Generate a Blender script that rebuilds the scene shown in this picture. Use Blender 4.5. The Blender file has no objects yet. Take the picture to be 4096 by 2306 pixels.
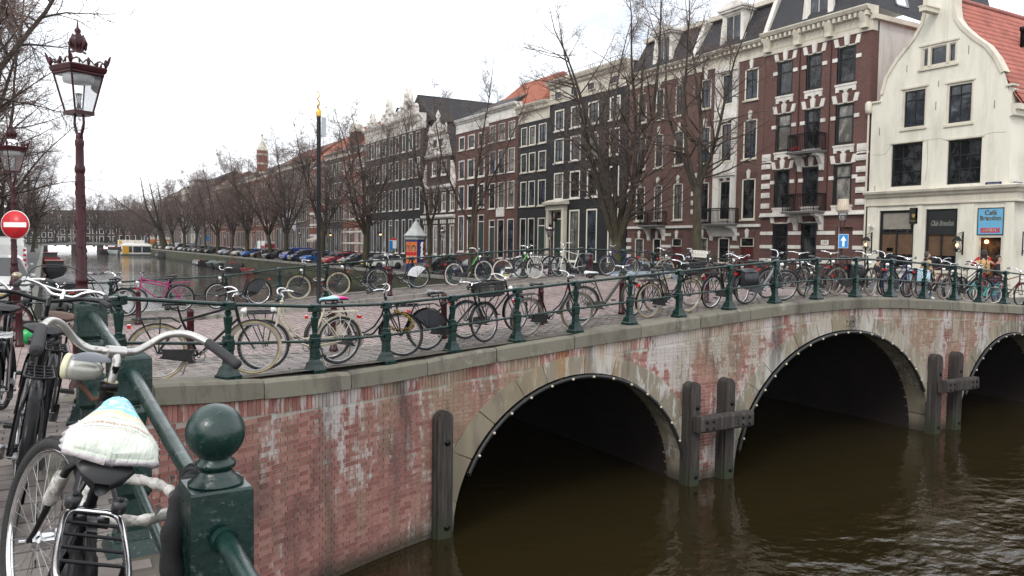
import bpy, math, random
import numpy as np
from math import pi, sin, cos, tan, atan2, sqrt, radians, hypot
from mathutils import Vector as V, Matrix
scene = bpy.context.scene
C = scene.collection
rnd = random.Random(11)

# ---------------------------------------------------------------- camera, sky, sun, exposure
# metres; the camera is the origin of the site survey, Y runs along the canal, X across it
cam_d = bpy.data.cameras.new('camera'); cam = bpy.data.objects.new('camera', cam_d); C.objects.link(cam)
cam_d.sensor_width = 36.0; cam_d.lens = 36.0*3200/4096; cam_d.clip_start = .05; cam_d.clip_end = 3000
_f = V((0, cos(radians(3.1)), -sin(radians(3.1)))); _r = V((1, 0, 0)); _u = _r.cross(_f)
_a = radians(.75); _R = _r*cos(_a)+_u*sin(_a); _U = _u*cos(_a)-_r*sin(_a)
_m = Matrix((( _R.x, _U.x, -_f.x, 0), (_R.y, _U.y, -_f.y, 0), (_R.z, _U.z, -_f.z, 0), (0, 0, 0, 1)))
cam.matrix_world = Matrix.Rotation(radians(-30.297), 4, 'Z') @ _m
scene.camera = cam

SUN_EL, SUN_AZ = 42.0, 238.0      # azimuth of the veiled sun, clockwise from +Y
world = bpy.data.worlds.new('World'); scene.world = world; world.use_nodes = True
nt = world.node_tree; nt.nodes.clear()
def wn(t, **k):
    n = nt.nodes.new(t)
    for a, b in k.items(): setattr(n, a, b)
    return n
out = wn('ShaderNodeOutputWorld'); bg = wn('ShaderNodeBackground'); bg.inputs[1].default_value = .1
sky = wn('ShaderNodeTexSky', sky_type='NISHITA', sun_disc=False, sun_elevation=radians(SUN_EL), sun_rotation=radians(SUN_AZ))
tc = wn('ShaderNodeTexCoord'); mp = wn('ShaderNodeMapping'); mp.inputs['Location'].default_value = (1.9, .35, -.03); mp.inputs['Scale'].default_value = (1, 1, 2.2)
nz = wn('ShaderNodeTexNoise'); nz.inputs['Scale'].default_value = 2.3; nz.inputs['Detail'].default_value = 7; nz.inputs['Roughness'].default_value = .58
cr = wn('ShaderNodeValToRGB'); cr.color_ramp.elements[0].color = (.42,.42,.42,1); cr.color_ramp.elements[0].position = .33; cr.color_ramp.elements[1].position = .47
n2 = wn('ShaderNodeTexNoise'); n2.inputs['Scale'].default_value = 4; n2.inputs['Detail'].default_value = 6
c2 = wn('ShaderNodeValToRGB'); c2.color_ramp.elements[0].color = (12.5, 12.9, 13.6, 1); c2.color_ramp.elements[1].color = (17.5, 17.7, 18, 1)
c2.color_ramp.elements[0].position = .3; c2.color_ramp.elements[1].position = .7
mx = wn('ShaderNodeMix', data_type='RGBA')
nt.links.new(tc.outputs['Generated'], mp.inputs[0]); nt.links.new(mp.outputs[0], nz.inputs['Vector']); nt.links.new(mp.outputs[0], n2.inputs['Vector'])
nt.links.new(nz.outputs[0], cr.inputs[0]); nt.links.new(n2.outputs[0], c2.inputs[0])
nt.links.new(cr.outputs[0], mx.inputs['Factor']); nt.links.new(sky.outputs[0], mx.inputs[6]); nt.links.new(c2.outputs[0], mx.inputs[7])
nt.links.new(mx.outputs[2], bg.inputs[0]); nt.links.new(bg.outputs[0], out.inputs[0])
sd = bpy.data.lights.new('sun', 'SUN'); sd.energy = 1.3; sd.angle = radians(14); sd.color = (1, .96, .9)
so = bpy.data.objects.new('sun', sd); C.objects.link(so)
_d = V((sin(radians(SUN_AZ))*cos(radians(SUN_EL)), cos(radians(SUN_AZ))*cos(radians(SUN_EL)), sin(radians(SUN_EL))))
so.rotation_euler = _d.to_track_quat('Z', 'Y').to_euler()
vs = scene.view_settings; vs.view_transform = 'Standard'; vs.look = 'None'; vs.gamma = 1; vs.exposure = 0.26; vs.use_curve_mapping = False
scene.cycles.max_bounces = 6; scene.cycles.diffuse_bounces = 3; scene.cycles.glossy_bounces = 3; scene.cycles.transmission_bounces = 5; scene.cycles.transparent_max_bounces = 8
scene.cycles.caustics_reflective = False; scene.cycles.caustics_refractive = False; scene.cycles.use_denoising = True

# ---------------------------------------------------------------- mesh building
class MB:
    def __init__(s): s.v = []; s.f = []; s.m = []; s.s = []
    def add(s, vs, fs, m=0, sm=False):
        o = len(s.v); s.v.extend(vs)
        for f in fs: s.f.append([i+o for i in f])
        s.m.extend([m]*len(fs)); s.s.extend([sm]*len(fs)); return s
    def bx(s, x0, x1, y0, y1, z0, z1, m=0):
        return s.add([(x0,y0,z0),(x1,y0,z0),(x1,y1,z0),(x0,y1,z0),(x0,y0,z1),(x1,y0,z1),(x1,y1,z1),(x0,y1,z1)],
            [(0,3,2,1),(4,5,6,7),(0,1,5,4),(1,2,6,5),(2,3,7,6),(3,0,4,7)], m)
    def obx(s, c, ax, ay, az, m=0):      # oriented box: centre and three half-axes
        c, ax, ay, az = V(c), V(ax), V(ay), V(az)
        p = [tuple(c+ax*i+ay*j+az*k) for k in (-1,1) for (i,j) in ((-1,-1),(1,-1),(1,1),(-1,1))]
        return s.add(p, [(0,3,2,1),(4,5,6,7),(0,1,5,4),(1,2,6,5),(2,3,7,6),(3,0,4,7)], m)
    def tube(s, pts, r, n=8, m=0, sm=True, cap=True):
        pts = [V(p) for p in pts]; k = len(pts)
        rs = r if isinstance(r, (list, tuple)) else [r]*k
        t = [(pts[min(i+1,k-1)]-pts[max(i-1,0)]) for i in range(k)]
        for i in range(k):
            if t[i].length < 1e-9: t[i] = V((0,0,1))
            t[i].normalize()
        a = V((0,0,1)) if abs(t[0].z) < .9 else V((1,0,0))
        u = t[0].cross(a).normalized(); vs = []
        for i in range(k):
            u = (u - t[i]*u.dot(t[i]))
            if u.length < 1e-6: u = t[i].orthogonal()
            u.normalize(); w = t[i].cross(u)
            for j in range(n):
                q = 2*pi*j/n; vs.append(tuple(pts[i]+(u*cos(q)+w*sin(q))*rs[i]))
        fs = [(i*n+j, i*n+(j+1)%n, (i+1)*n+(j+1)%n, (i+1)*n+j) for i in range(k-1) for j in range(n)]
        s.add(vs, fs, m, sm)
        if cap: s.add([vs[j] for j in range(n)], [tuple(range(n))[::-1]], m); s.add([vs[(k-1)*n+j] for j in range(n)], [tuple(range(n))], m)
        return s
    def lathe(s, prof, n=16, c=(0,0,0), m=0, sm=True, off=0., M=None, sq=False):
        vs = []; k = len(prof); g = 1/cos(pi/n) if sq else 1
        for r, z in prof:
            for j in range(n):
                q = 2*pi*(j+off)/n; p = V((r*g*cos(q), r*g*sin(q), z))
                if M: p = M @ p
                vs.append((p.x+c[0], p.y+c[1], p.z+c[2]))
        fs = [(i*n+j, i*n+(j+1)%n, (i+1)*n+(j+1)%n, (i+1)*n+j) for i in range(k-1) for j in range(n)]
        fs += [tuple(range(n))[::-1], tuple((k-1)*n+j for j in range(n))]
        return s.add(vs, fs, m, sm)
    def ball(s, c, r, n=12, m=0, sc=(1,1,1)):
        k = max(4, n//2); vs = []
        for i in range(k+1):
            a = pi*i/k
            for j in range(n):
                q = 2*pi*j/n; vs.append((c[0]+r*sc[0]*sin(a)*cos(q), c[1]+r*sc[1]*sin(a)*sin(q), c[2]-r*sc[2]*cos(a)))
        return s.add(vs, [(i*n+j, i*n+(j+1)%n, (i+1)*n+(j+1)%n, (i+1)*n+j) for i in range(k) for j in range(n)], m, True)
    def ring(s, c, R, r, ax='y', N=32, n=6, m=0, a0=0., a1=2*pi, sc=1.):
        full = abs(a1-a0-2*pi) < 1e-6; vs = []; K = N if full else N+1
        for i in range(K):
            a = a0+(a1-a0)*i/N
            for j in range(n):
                b = 2*pi*j/n; q = R+r*cos(b); h = r*sin(b)*sc
                p = {'y': (q*cos(a), h, q*sin(a)), 'z': (q*cos(a), q*sin(a), h), 'x': (h, q*cos(a), q*sin(a))}[ax]
                vs.append((c[0]+p[0], c[1]+p[1], c[2]+p[2]))
        fs = [(i*n+j, i*n+(j+1)%n, ((i+1)%K)*n+(j+1)%n, ((i+1)%K)*n+j) for i in range(N) for j in range(n)]
        return s.add(vs, fs, m, True)
    def prism(s, poly, a, b, ax='y', m=0):     # poly in the two other axes, extruded from a to b
        n = len(poly)
        P = {'y': lambda p, t: (p[0], t, p[1]), 'x': lambda p, t: (t, p[0], p[1]), 'z': lambda p, t: (p[0], p[1], t)}[ax]
        vs = [P(p, a) for p in poly]+[P(p, b) for p in poly]
        fs = [tuple(range(n))[::-1], tuple(range(n, 2*n))]+[(i, (i+1)%n, n+(i+1)%n, n+i) for i in range(n)]
        return s.add(vs, fs, m)
    def quad(s, a, b, c, d, m=0): return s.add([tuple(a), tuple(b), tuple(c), tuple(d)], [(0,1,2,3)], m)
    def grid(s, P, m=0, sm=True):               # P: rows of points
        k = len(P[0]); s.add([tuple(p) for r in P for p in r], [(i*k+j, i*k+j+1, (i+1)*k+j+1, (i+1)*k+j) for i in range(len(P)-1) for j in range(k-1)], m, sm); return s
    def mesh(s, name, mats):
        me = bpy.data.meshes.new(name); me.from_pydata(s.v, [], s.f)
        for q in (mats if isinstance(mats, (list, tuple)) else [mats]): me.materials.append(q)
        me.polygons.foreach_set('material_index', s.m); me.polygons.foreach_set('use_smooth', s.s); me.update(); return me
    def build(s, name, mats, parent=None, **k): return ob(name, s.mesh(name, mats), parent, **k)
def ob(name, data, parent=None, loc=None, rot=None, kind=None, label=None, M=None):
    o = bpy.data.objects.new(name, data); C.objects.link(o)
    if parent: o.parent = parent
    if loc: o.location = loc
    if rot: o.rotation_euler = rot
    if M is not None: o.matrix_local = M
    if kind: o['kind'] = kind
    if label: o['label'] = label
    return o
def tag(o, label, cat, group=None):
    o['label'] = label; o['category'] = cat
    if group: o['group'] = group
    return o
def thing(name, label, cat, loc=(0,0,0), rz=0, group=None):
    return tag(ob(name, None, None, loc, (0,0,rz)), label, cat, group)
_mc = {}
def cached(key, fn, mats, name):
    k = (key, tuple(m.name for m in (mats if isinstance(mats, (list, tuple)) else [mats])))
    if k not in _mc: _mc[k] = fn().mesh(name, mats)
    return _mc[k]
def dup(root, loc, rz=None, label=None, sc=None):
    r = root.copy(); C.objects.link(r); r.location = loc
    if rz is not None: r.rotation_euler = (0,0,rz)
    if label: r['label'] = label
    if sc: r.scale = (sc,)*3 if not isinstance(sc, tuple) else sc
    for ch in list(root.children):
        c = ch.copy(); C.objects.link(c); c.parent = r
        for g in ch.children:
            d = g.copy(); C.objects.link(d); d.parent = c
    return r
def text_mb(txt, size, depth=.004, res=2, align='CENTER', shear=0):
    cu = bpy.data.curves.new('t', 'FONT'); cu.body = txt; cu.size = size; cu.extrude = depth; cu.resolution_u = res; cu.align_x = align; cu.align_y = 'CENTER'; cu.shear = shear
    o = bpy.data.objects.new('t', cu); C.objects.link(o); bpy.context.view_layer.update()
    me = bpy.data.meshes.new_from_object(o.evaluated_get(bpy.context.evaluated_depsgraph_get()))
    b = MB(); b.add([tuple(v.co) for v in me.vertices], [tuple(p.vertices) for p in me.polygons])
    bpy.data.objects.remove(o); bpy.data.curves.remove(cu); bpy.data.meshes.remove(me); return b
def lettering(txt, size, mat, parent, M, name='lettering', shear=0, sx=1., depth=.004, bold=0):
    b = text_mb(txt, size, depth, shear=shear)
    if bold:
        v0 = list(b.v); f0 = [list(f) for f in b.f]
        for dx, dy in ((bold,0),(-bold,0),(0,bold),(0,-bold)): b.add([(x+dx, y+dy, z+.0004) for x, y, z in v0], f0)
    b.v = [tuple(M @ V((x*sx, y, z))) for x, y, z in b.v]
    return b.build(name, mat, parent)
FACE_W = lambda p: Matrix.Translation(p) @ Matrix(((0,0,-1,0),(-1,0,0,0),(0,1,0,0),(0,0,0,1)))   # text on a wall facing -X
FACE_S = lambda p: Matrix.Translation(p) @ Matrix(((1,0,0,0),(0,0,-1,0),(0,1,0,0),(0,0,0,1)))    # text on a wall facing -Y

# ---------------------------------------------------------------- materials
def _nm(name):
    m = bpy.data.materials.new(name); m.use_nodes = True; t = m.node_tree
    return m, t, t.nodes['Principled BSDF']
def _n(t, ty, **k):
    n = t.nodes.new(ty)
    for a, b in k.items():
        if a in n.inputs: n.inputs[a].default_value = b
        else: setattr(n, a, b)
    return n
def col4(c): return (c[0], c[1], c[2], 1)
def mixc(t, fac, a, b, blend='MIX'):
    n = t.nodes.new('ShaderNodeMix'); n.data_type = 'RGBA'; n.blend_type = blend
    for s, i in ((fac, 0), (a, 6), (b, 7)):
        if hasattr(s, 'is_linked') or hasattr(s, 'links'): t.links.new(s, n.inputs[i])
        else: n.inputs[i].default_value = s if i == 0 else col4(s)
    return n.outputs[2]
def math_(t, op, a, b=0.):
    n = t.nodes.new('ShaderNodeMath'); n.operation = op
    for s, i in ((a, 0), (b, 1)):
        if hasattr(s, 'links'): t.links.new(s, n.inputs[i])
        else: n.inputs[i].default_value = s
    return n.outputs[0]
def ramp(t, s, a, b):
    n = t.nodes.new('ShaderNodeMapRange'); n.inputs[1].default_value = a; n.inputs[2].default_value = b; t.links.new(s, n.inputs[0]); return n.outputs[0]
def noise_(t, vec, scale, detail=4, rough=.55):
    n = _n(t, 'ShaderNodeTexNoise'); n.inputs['Scale'].default_value = scale; n.inputs['Detail'].default_value = detail; n.inputs['Roughness'].default_value = rough
    if vec is not None: t.links.new(vec, n.inputs['Vector'])
    return n.outputs[0]
def scaled(t, vec, s, loc=(0,0,0)):
    n = _n(t, 'ShaderNodeMapping'); n.inputs['Scale'].default_value = s; n.inputs['Location'].default_value = loc; t.links.new(vec, n.inputs[0]); return n.outputs[0]
def pos(t): return t.nodes.new('ShaderNodeNewGeometry').outputs['Position']
def bump(t, p, h, strength, dist):
    b = _n(t, 'ShaderNodeBump'); b.inputs['Strength'].default_value = strength; b.inputs['Distance'].default_value = dist
    t.links.new(h, b.inputs['Height']); t.links.new(b.outputs[0], p.inputs['Normal'])
def pm(name, c, rough=.5, metal=0., var=.15, scale=6., dirt=None, bmp=0., bscale=40., coat=0., spec=.5, obj=True, rvar=.0):
    m, t, p = _nm(name)
    vec = (t.nodes.new('ShaderNodeTexCoord').outputs['Object'] if obj else pos(t))
    f = noise_(t, vec, scale, 5)
    cc = mixc(t, ramp(t, f, .3, .7), [x*(1-var) for x in c], [min(1, x*(1+var)) for x in c])
    if dirt: cc = mixc(t, ramp(t, noise_(t, vec, scale*2.7, 6, .7), .56, .7), cc, dirt)
    t.links.new(cc, p.inputs['Base Color'])
    p.inputs['Metallic'].default_value = metal; p.inputs['Specular IOR Level'].default_value = spec; p.inputs['Coat Weight'].default_value = coat
    if rvar: t.links.new(math_(t, 'ADD', math_(t, 'MULTIPLY', noise_(t, vec, scale*1.7, 5), rvar), rough-rvar/2), p.inputs['Roughness'])
    else: p.inputs['Roughness'].default_value = rough
    if bmp: bump(t, p, noise_(t, vec, bscale, 5), bmp, .004)
    return m
def emis(name, c, s):
    m, t, p = _nm(name); p.inputs['Base Color'].default_value = col4(c); p.inputs['Emission Color'].default_value = col4(c); p.inputs['Emission Strength'].default_value = s
    f = noise_(t, t.nodes.new('ShaderNodeTexCoord').outputs['Object'], 9); t.links.new(mixc(t, f, [x*.8 for x in c], c), p.inputs['Emission Color']); return m
def brickmat(name, c1, c2, mortar, bw=.215, rh=.066, ms=.009, soot=.35, rough=.85):
    m, t, p = _nm(name); P = pos(t)
    sx = _n(t, 'ShaderNodeSeparateXYZ'); t.links.new(P, sx.inputs[0])
    u = math_(t, 'ADD', sx.outputs[0], sx.outputs[1]); cb = _n(t, 'ShaderNodeCombineXYZ'); t.links.new(u, cb.inputs[0]); t.links.new(sx.outputs[2], cb.inputs[1])
    b = _n(t, 'ShaderNodeTexBrick'); t.links.new(cb.outputs[0], b.inputs['Vector'])
    for k, v in (('Scale', 1.), ('Brick Width', bw), ('Row Height', rh), ('Mortar Size', ms), ('Mortar Smooth', .3), ('Bias', 0.)): b.inputs[k].default_value = v
    b.inputs['Color1'].default_value = col4(c1); b.inputs['Color2'].default_value = col4(c2); b.inputs['Mortar'].default_value = col4(mortar)
    f = ramp(t, noise_(t, scaled(t, P, (1,1,.5)), .9, 7, .6), .35, .7)
    t.links.new(mixc(t, math_(t, 'MULTIPLY', f, soot), b.outputs['Color'], [x*.45 for x in c1]), p.inputs['Base Color'])
    p.inputs['Roughness'].default_value = rough; p.inputs['Specular IOR Level'].default_value = .3
    bump(t, p, math_(t, 'SUBTRACT', 1., b.outputs['Fac']), .6, .01); return m
def stainmat(name, c1, c2, islands=True, stains=True, rough=.85, grain=60., white=.75, moss=False):
    # bridge masonry: a colour per piece, lime runs, iron stains, soot
    m, t, p = _nm(name); P = pos(t); g = t.nodes.new('ShaderNodeNewGeometry'); oi = t.nodes.new('ShaderNodeObjectInfo')
    r = math_(t, 'FRACT', math_(t, 'ADD', g.outputs['Random Per Island'], oi.outputs['Random']))
    cc = mixc(t, r, c1, c2)
    cc = mixc(t, math_(t, 'MULTIPLY', ramp(t, noise_(t, scaled(t, P, (1.1,1.1,.5)), 1.3, 6, .6), .52, .68), .75), cc, (.055,.042,.04))
    if stains:
        sx = _n(t, 'ShaderNodeSeparateXYZ'); t.links.new(P, sx.inputs[0])
        streak = math_(t, 'ADD', noise_(t, scaled(t, P, (8,8,2.0)), 1., 8, .7), math_(t, 'MULTIPLY', math_(t, 'SUBTRACT', r, .5), .10)); patch = noise_(t, scaled(t, P, (1.0,1.0,.6), (3.3,1.7,.4)), 1., 4)
        hi = ramp(t, sx.outputs[2], -4.6, -1.7); east = ramp(t, sx.outputs[0], 2.5, 7.0)
        w = math_(t, 'ADD', math_(t, 'MULTIPLY', hi, .14), math_(t, 'MULTIPLY', ramp(t, patch, .45, .66), .2)); w = math_(t, 'ADD', w, math_(t, 'MULTIPLY', east, .055))
        wf = math_(t, 'MULTIPLY', ramp(t, math_(t, 'ADD', streak, w), .70, .79), white)
        cc = mixc(t, wf, cc, (.60,.585,.56))
        buff = math_(t, 'MULTIPLY', ramp(t, math_(t, 'ADD', noise_(t, scaled(t, P, (1.6,1.6,.35), (9,2,5)), 1., 5), math_(t, 'MULTIPLY', hi, math_(t, 'MULTIPLY', east, .14))), .55, .68), .6)
        cc = mixc(t, buff, cc, (.30,.25,.165))
        # iron run-off over the crown of the first arch
        ar = math_(t, 'MULTIPLY', ramp(t, math_(t, 'ABSOLUTE', math_(t, 'SUBTRACT', sx.outputs[0], 8.3)), 1.2, .3), ramp(t, sx.outputs[2], -3.2, -2.1))
        of = math_(t, 'MULTIPLY', ar, ramp(t, noise_(t, scaled(t, P, (4,4,.5), (1,4,2)), 1., 4), .45, .6)); cc = mixc(t, math_(t, 'MULTIPLY', of, .75), cc, (.38,.19,.045))
        dk = ramp(t, math_(t, 'ADD', noise_(t, scaled(t, P, (2.2,2.2,.3), (5,8,3)), 1., 6), math_(t, 'MULTIPLY', math_(t, 'SUBTRACT', r, .5), .08)), .56, .70); cc = mixc(t, math_(t, 'MULTIPLY', dk, .7), cc, (.04,.033,.03))
        wl = ramp(t, sx.outputs[2], -4.35, -4.62); cc = mixc(t, math_(t, 'MULTIPLY', wl, .85), cc, (.035,.036,.022))
    if not stains and moss:
        drip = ramp(t, noise_(t, scaled(t, P, (5,5,.7), (2,7,1)), 1., 6, .65), .55, .68); cc = mixc(t, math_(t, 'MULTIPLY', drip, .7), cc, (.045,.042,.034)); lich = ramp(t, noise_(t, P, 2.3, 7, .7), .6, .7); cc = mixc(t, math_(t, 'MULTIPLY', lich, .6), cc, (.36,.36,.31))
    if moss: cc = mixc(t, math_(t, 'MULTIPLY', ramp(t, noise_(t, P, 5, 6, .7), .55, .7), .6), cc, (.11,.115,.05))
    gr = noise_(t, P, grain, 4, .7); cc = mixc(t, math_(t, 'MULTIPLY', gr, .35), cc, (.09,.08,.07))
    t.links.new(cc, p.inputs['Base Color']); p.inputs['Roughness'].default_value = rough; p.inputs['Specular IOR Level'].default_value = .3
    bump(t, p, gr, .5, .006); return m
# ---------------------------------------------------------------- palette
green_iron = pm('bottle_green_paint', (.003,.021,.017), .25, 0, .35, 9, (.02,.035,.03), .2, 55, spec=.45, rvar=.3)
green_worn = pm('worn_green_paint', (.003,.022,.018), .2, 0, .35, 6, (.03,.05,.047), .45, 34, coat=.25, spec=.5, rvar=.25)
m, t, p = _nm('weathered_green_paint'); P = t.nodes.new('ShaderNodeTexCoord').outputs['Object']; G_ = pos(t)
f = noise_(t, G_, 9, 5); cc = mixc(t, ramp(t, f, .3, .7), (.002,.016,.013), (.005,.030,.024)); ch = noise_(t, G_, 26, 8, .72)
cc = mixc(t, math_(t, 'MULTIPLY', ramp(t, ch, .60, .63), .8), cc, (.075,.10,.095)); cc = mixc(t, math_(t, 'MULTIPLY', ramp(t, noise_(t, G_, 14, 8, .75), .68, .70), .9), cc, (.085,.035,.018)); t.links.new(cc, p.inputs['Base Color'])
t.links.new(math_(t, 'ADD', math_(t, 'MULTIPLY', ramp(t, noise_(t, G_, 7, 6, .65), .35, .7), .33), .12), p.inputs['Roughness']); p.inputs['Specular IOR Level'].default_value = .5; p.inputs['Coat Weight'].default_value = .15
bump(t, p, math_(t, 'ADD', ch, math_(t, 'MULTIPLY', noise_(t, G_, 60, 4), .5)), .55, .004); green_worn = m
maroon = pm('maroon_paint', (.034,.0035,.006), .34, 0, .3, 8, (.025,.006,.008), .3, 50, spec=.3, rvar=.2)
white_paint = pm('white_paint', (.72,.70,.64), .55, 0, .06, 3, (.5,.48,.43), .1, 30)
cream_paint = pm('cream_paint', (.66,.63,.53), .6, 0, .05, 3, (.5,.47,.39), .1, 30)
black_paint = pm('black_paint', (.005,.005,.0055), .4, 0, .3, 8, None, .05, 60, spec=.2)
dark_wood = pm('wet_dark_timber', (.022,.018,.016), .7, 0, .5, 5, (.055,.046,.041), .5, 25)
steel = pm('brushed_steel', (.36,.36,.37), .32, 1., .12, 12, (.3,.25,.2), .05, 60)
chrome = pm('chrome', (.72,.72,.73), .14, 1., .05, 9, None)
rubber = pm('black_rubber', (.018,.018,.019), .7, 0, .25, 20, (.05,.05,.05), .2, 90)
plastic_black = pm('black_plastic', (.014,.014,.015), .45, 0, .2, 10, (.04,.04,.04), .1, 60)
m, t, p = _nm('old_timber'); P = pos(t); g_ = noise_(t, scaled(t, P, (30,30,1.6)), 1., 7, .65); cc = mixc(t, ramp(t, g_, .35, .68), (.010,.008,.007), (.060,.050,.044)); cc = mixc(t, math_(t, 'MULTIPLY', ramp(t, noise_(t, scaled(t, P, (9,9,.5)), 1., 5), .55, .7), .6), cc, (.10,.092,.085))
sx = _n(t, 'ShaderNodeSeparateXYZ'); t.links.new(P, sx.inputs[0]); cc = mixc(t, math_(t, 'MULTIPLY', ramp(t, sx.outputs[2], -4.2, -4.55), .8), cc, (.022,.030,.012)); t.links.new(cc, p.inputs['Base Color']); p.inputs['Roughness'].default_value = .8; bump(t, p, g_, .9, .012); dark_wood = m
coping_mat = stainmat('coping_stone', (.15,.14,.112), (.225,.21,.165), False, False, .9, 45, moss=True)
ring_mat = stainmat('arch_stone', (.21,.185,.14), (.31,.27,.205), False, True, .9, 45, white=.7)
brick_mat = stainmat('bridge_brick', (.255,.092,.078), (.44,.205,.172), True, True, .85, 70)
mortar_mat = stainmat('bridge_mortar', (.40,.37,.32), (.40,.37,.32), False, True, .95, 70)
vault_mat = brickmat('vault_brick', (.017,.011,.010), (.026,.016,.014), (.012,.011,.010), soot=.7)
road_brick = pm('clinker', (.2,.13,.12), .75, 0, .3, 1.1, (.11,.09,.08), .15, 60, obj=False)
def pavermat(name, a, b):
    m, t, p = _nm(name); g = t.nodes.new('ShaderNodeNewGeometry'); oi = t.nodes.new('ShaderNodeObjectInfo'); P = g.outputs['Position']
    r = math_(t, 'FRACT', math_(t, 'ADD', g.outputs['Random Per Island'], oi.outputs['Random']))
    cc = mixc(t, r, a, b); f = ramp(t, noise_(t, P, .7, 6, .6), .35, .7)
    cc = mixc(t, math_(t, 'MULTIPLY', f, .5), cc, [x*.5 for x in a]); cc = mixc(t, math_(t, 'MULTIPLY', noise_(t, P, 45, 3), .3), cc, (.12,.1,.09))
    t.links.new(cc, p.inputs['Base Color']); t.links.new(math_(t, 'ADD', math_(t, 'MULTIPLY', f, -.2), .72), p.inputs['Roughness']); return m
road_mat = pavermat('road_clinker', (.205,.148,.138), (.33,.255,.24)); walk_mat = pavermat('pavement_clinker', (.13,.11,.10), (.25,.215,.195))
joint_mat = pm('sand_joint', (.085,.075,.06), .95, 0, .35, 3, (.05,.055,.03), .2, 50, obj=False)
asphalt = pm('asphalt', (.055,.053,.052), .85, 0, .25, .8, (.09,.085,.08), .2, 60, obj=False)
kerb_mat = stainmat('kerb_stone', (.22,.21,.19), (.3,.29,.26), True, False, .9, 50, moss=True)
quay_brick = brickmat('quay_wall_brick', (.05,.042,.034), (.07,.055,.045), (.05,.05,.035), soot=.6)
glass = None

# ---------------------------------------------------------------- ground heights (surveyed)
ZBX = [-40,0,4.4,5.73,6.99,8.25,9.53,10.81,12.23,13.66,15.08,16.53,17.96,19.43,20.87,22.17,23.51,27,30,38,80]
ZBZ = [-2.0,-1.87,-1.83,-1.77,-1.67,-1.57,-1.48,-1.39,-1.29,-1.2,-1.145,-1.13,-1.17,-1.25,-1.33,-1.42,-1.5,-1.78,-1.95,-2.08,-2.3]
WATER = -4.7
def ss(t):
    t = min(1., max(0., t)); return t*t*(3-2*t)
def zg(x, y):
    z = float(np.interp(x, ZBX, ZBZ)) - .2*min(1, max(0, (y-12)/11))*min(1, max(0, (6-x)/5))
    t = ss((y-6)/7.); z = -1.36*(1-t)+z*t
    t = ss((y-24)/22.); return z*(1-t)-2.62*t

# ---------------------------------------------------------------- setting: ground sheets, water
def sheet(name, rows, mat, dz=0., kind='structure'):
    b = MB(); b.grid([[(x, y, zg(x, y)+dz) for x, y in r] for r in rows], 0, True); return b.build(name, mat, kind=kind)
RAIL = [(.47,.9,-1.8),(.40,2.3,-1.67),(.31,3.85,-1.49),(.23,5.35,-1.34),(.235,6.75,-1.40),(.33,8.08,-1.46),(.66,9.34,-1.52),(1.9,10.04,-1.67),(3.16,10.72,-1.78),(4.42,11.3,-1.82)]
RAIL += [(x, 11.72+.045*(x-5.73), z) for x, z in zip((5.73,6.99,8.25,9.53,10.81,12.23,13.66,15.08,16.53,17.96,19.43,20.87,22.17,23.51,24.85,26.2), (-1.77,-1.67,-1.57,-1.48,-1.39,-1.29,-1.2,-1.145,-1.13,-1.17,-1.25,-1.33,-1.42,-1.5,-1.6,-1.71))]
RAIL += [(27.5,12.35,-1.8),(28.6,11.5,-1.9),(29.3,10.3,-1.95)]
def catmull(P, n=14):
    o = []
    for i in range(len(P)-1):
        a, b, c, d = [V(P[min(max(j, 0), len(P)-1)]) for j in (i-1, i, i+1, i+2)]
        for k in range(n):
            t = k/n; o.append(.5*((2*b)+(c-a)*t+(2*a-5*b+4*c-d)*t*t+(3*b-a-3*c+d)*t**3))
    o.append(V(P[-1])); return o
_pl = catmull([(.55,-4,-2.2),(.52,-1.2,-2.0)]+RAIL)
_ps = [0.]
for a, b in zip(_pl, _pl[1:]): _ps.append(_ps[-1]+hypot(b.x-a.x, b.y-a.y))
_px, _py, _pz = [np.array([getattr(p, k) for p in _pl]) for k in 'xyz']; _psa = np.array(_ps); SMAX = _ps[-1]
def path(s, off=0.):
    x, y, z = (float(np.interp(s, _psa, q)) for q in (_px, _py, _pz))
    e = .08; x1, y1 = float(np.interp(s+e, _psa, _px)), float(np.interp(s+e, _psa, _py)); x0, y0 = float(np.interp(s-e, _psa, _px)), float(np.interp(s-e, _psa, _py))
    l = hypot(x1-x0, y1-y0) or 1; dx, dy = (x1-x0)/l, (y1-y0)/l
    return V((x+dy*off, y-dx*off, z)), V((dx, dy, 0)), V((dy, -dx, 0))
def s_of(x, y): return float(_psa[np.argmin((_px-x)**2+(_py-y)**2)])
XS = [-30,-16,-9,-6,-4,-2.5,-1.2,-.4]
rows = []
for i in range(70):
    s = i*s_of(.66, 9.34)/69; p, d, n = path(s, .1); rows.append([(x, p.y) for x in XS]+[(p.x, p.y)])
sheet('pavement', rows, joint_mat, -.012)
rows = [[(x, y) for y in np.linspace(9.34, 12.4, 7)] for x in (-30,-16,-8,-4,-2,-.4,.7)]
for i in range(1, 40):
    s = s_of(.66, 9.34)+i*(s_of(26.2, 12.64)-s_of(.66, 9.34))/39; p, d, n = path(s, .1); y0 = min(p.y, 12.39); rows.append([(p.x, y0+(12.4-y0)*k/6) for k in range(7)])
sheet('pavement', rows, joint_mat, -.012)
sheet('road', [[(x, y) for y in np.linspace(12.4, 23.2, 12)] for x in np.linspace(-30, 60, 91)], joint_mat, -.012)
sheet('road', [[(x, y) for x in (-60,-30,-14,-8,-4,-2,-.35)] for y in list(np.linspace(23.2, 46, 12))+[80,150,260,420]], asphalt, -.02)
sheet('road', [[(x, y) for x in (27.35,29,31,33,35,38,60)] for y in list(np.linspace(23.2, 46, 12))+[60,80,110,150,200,260,340,420]], asphalt, -.02)
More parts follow.
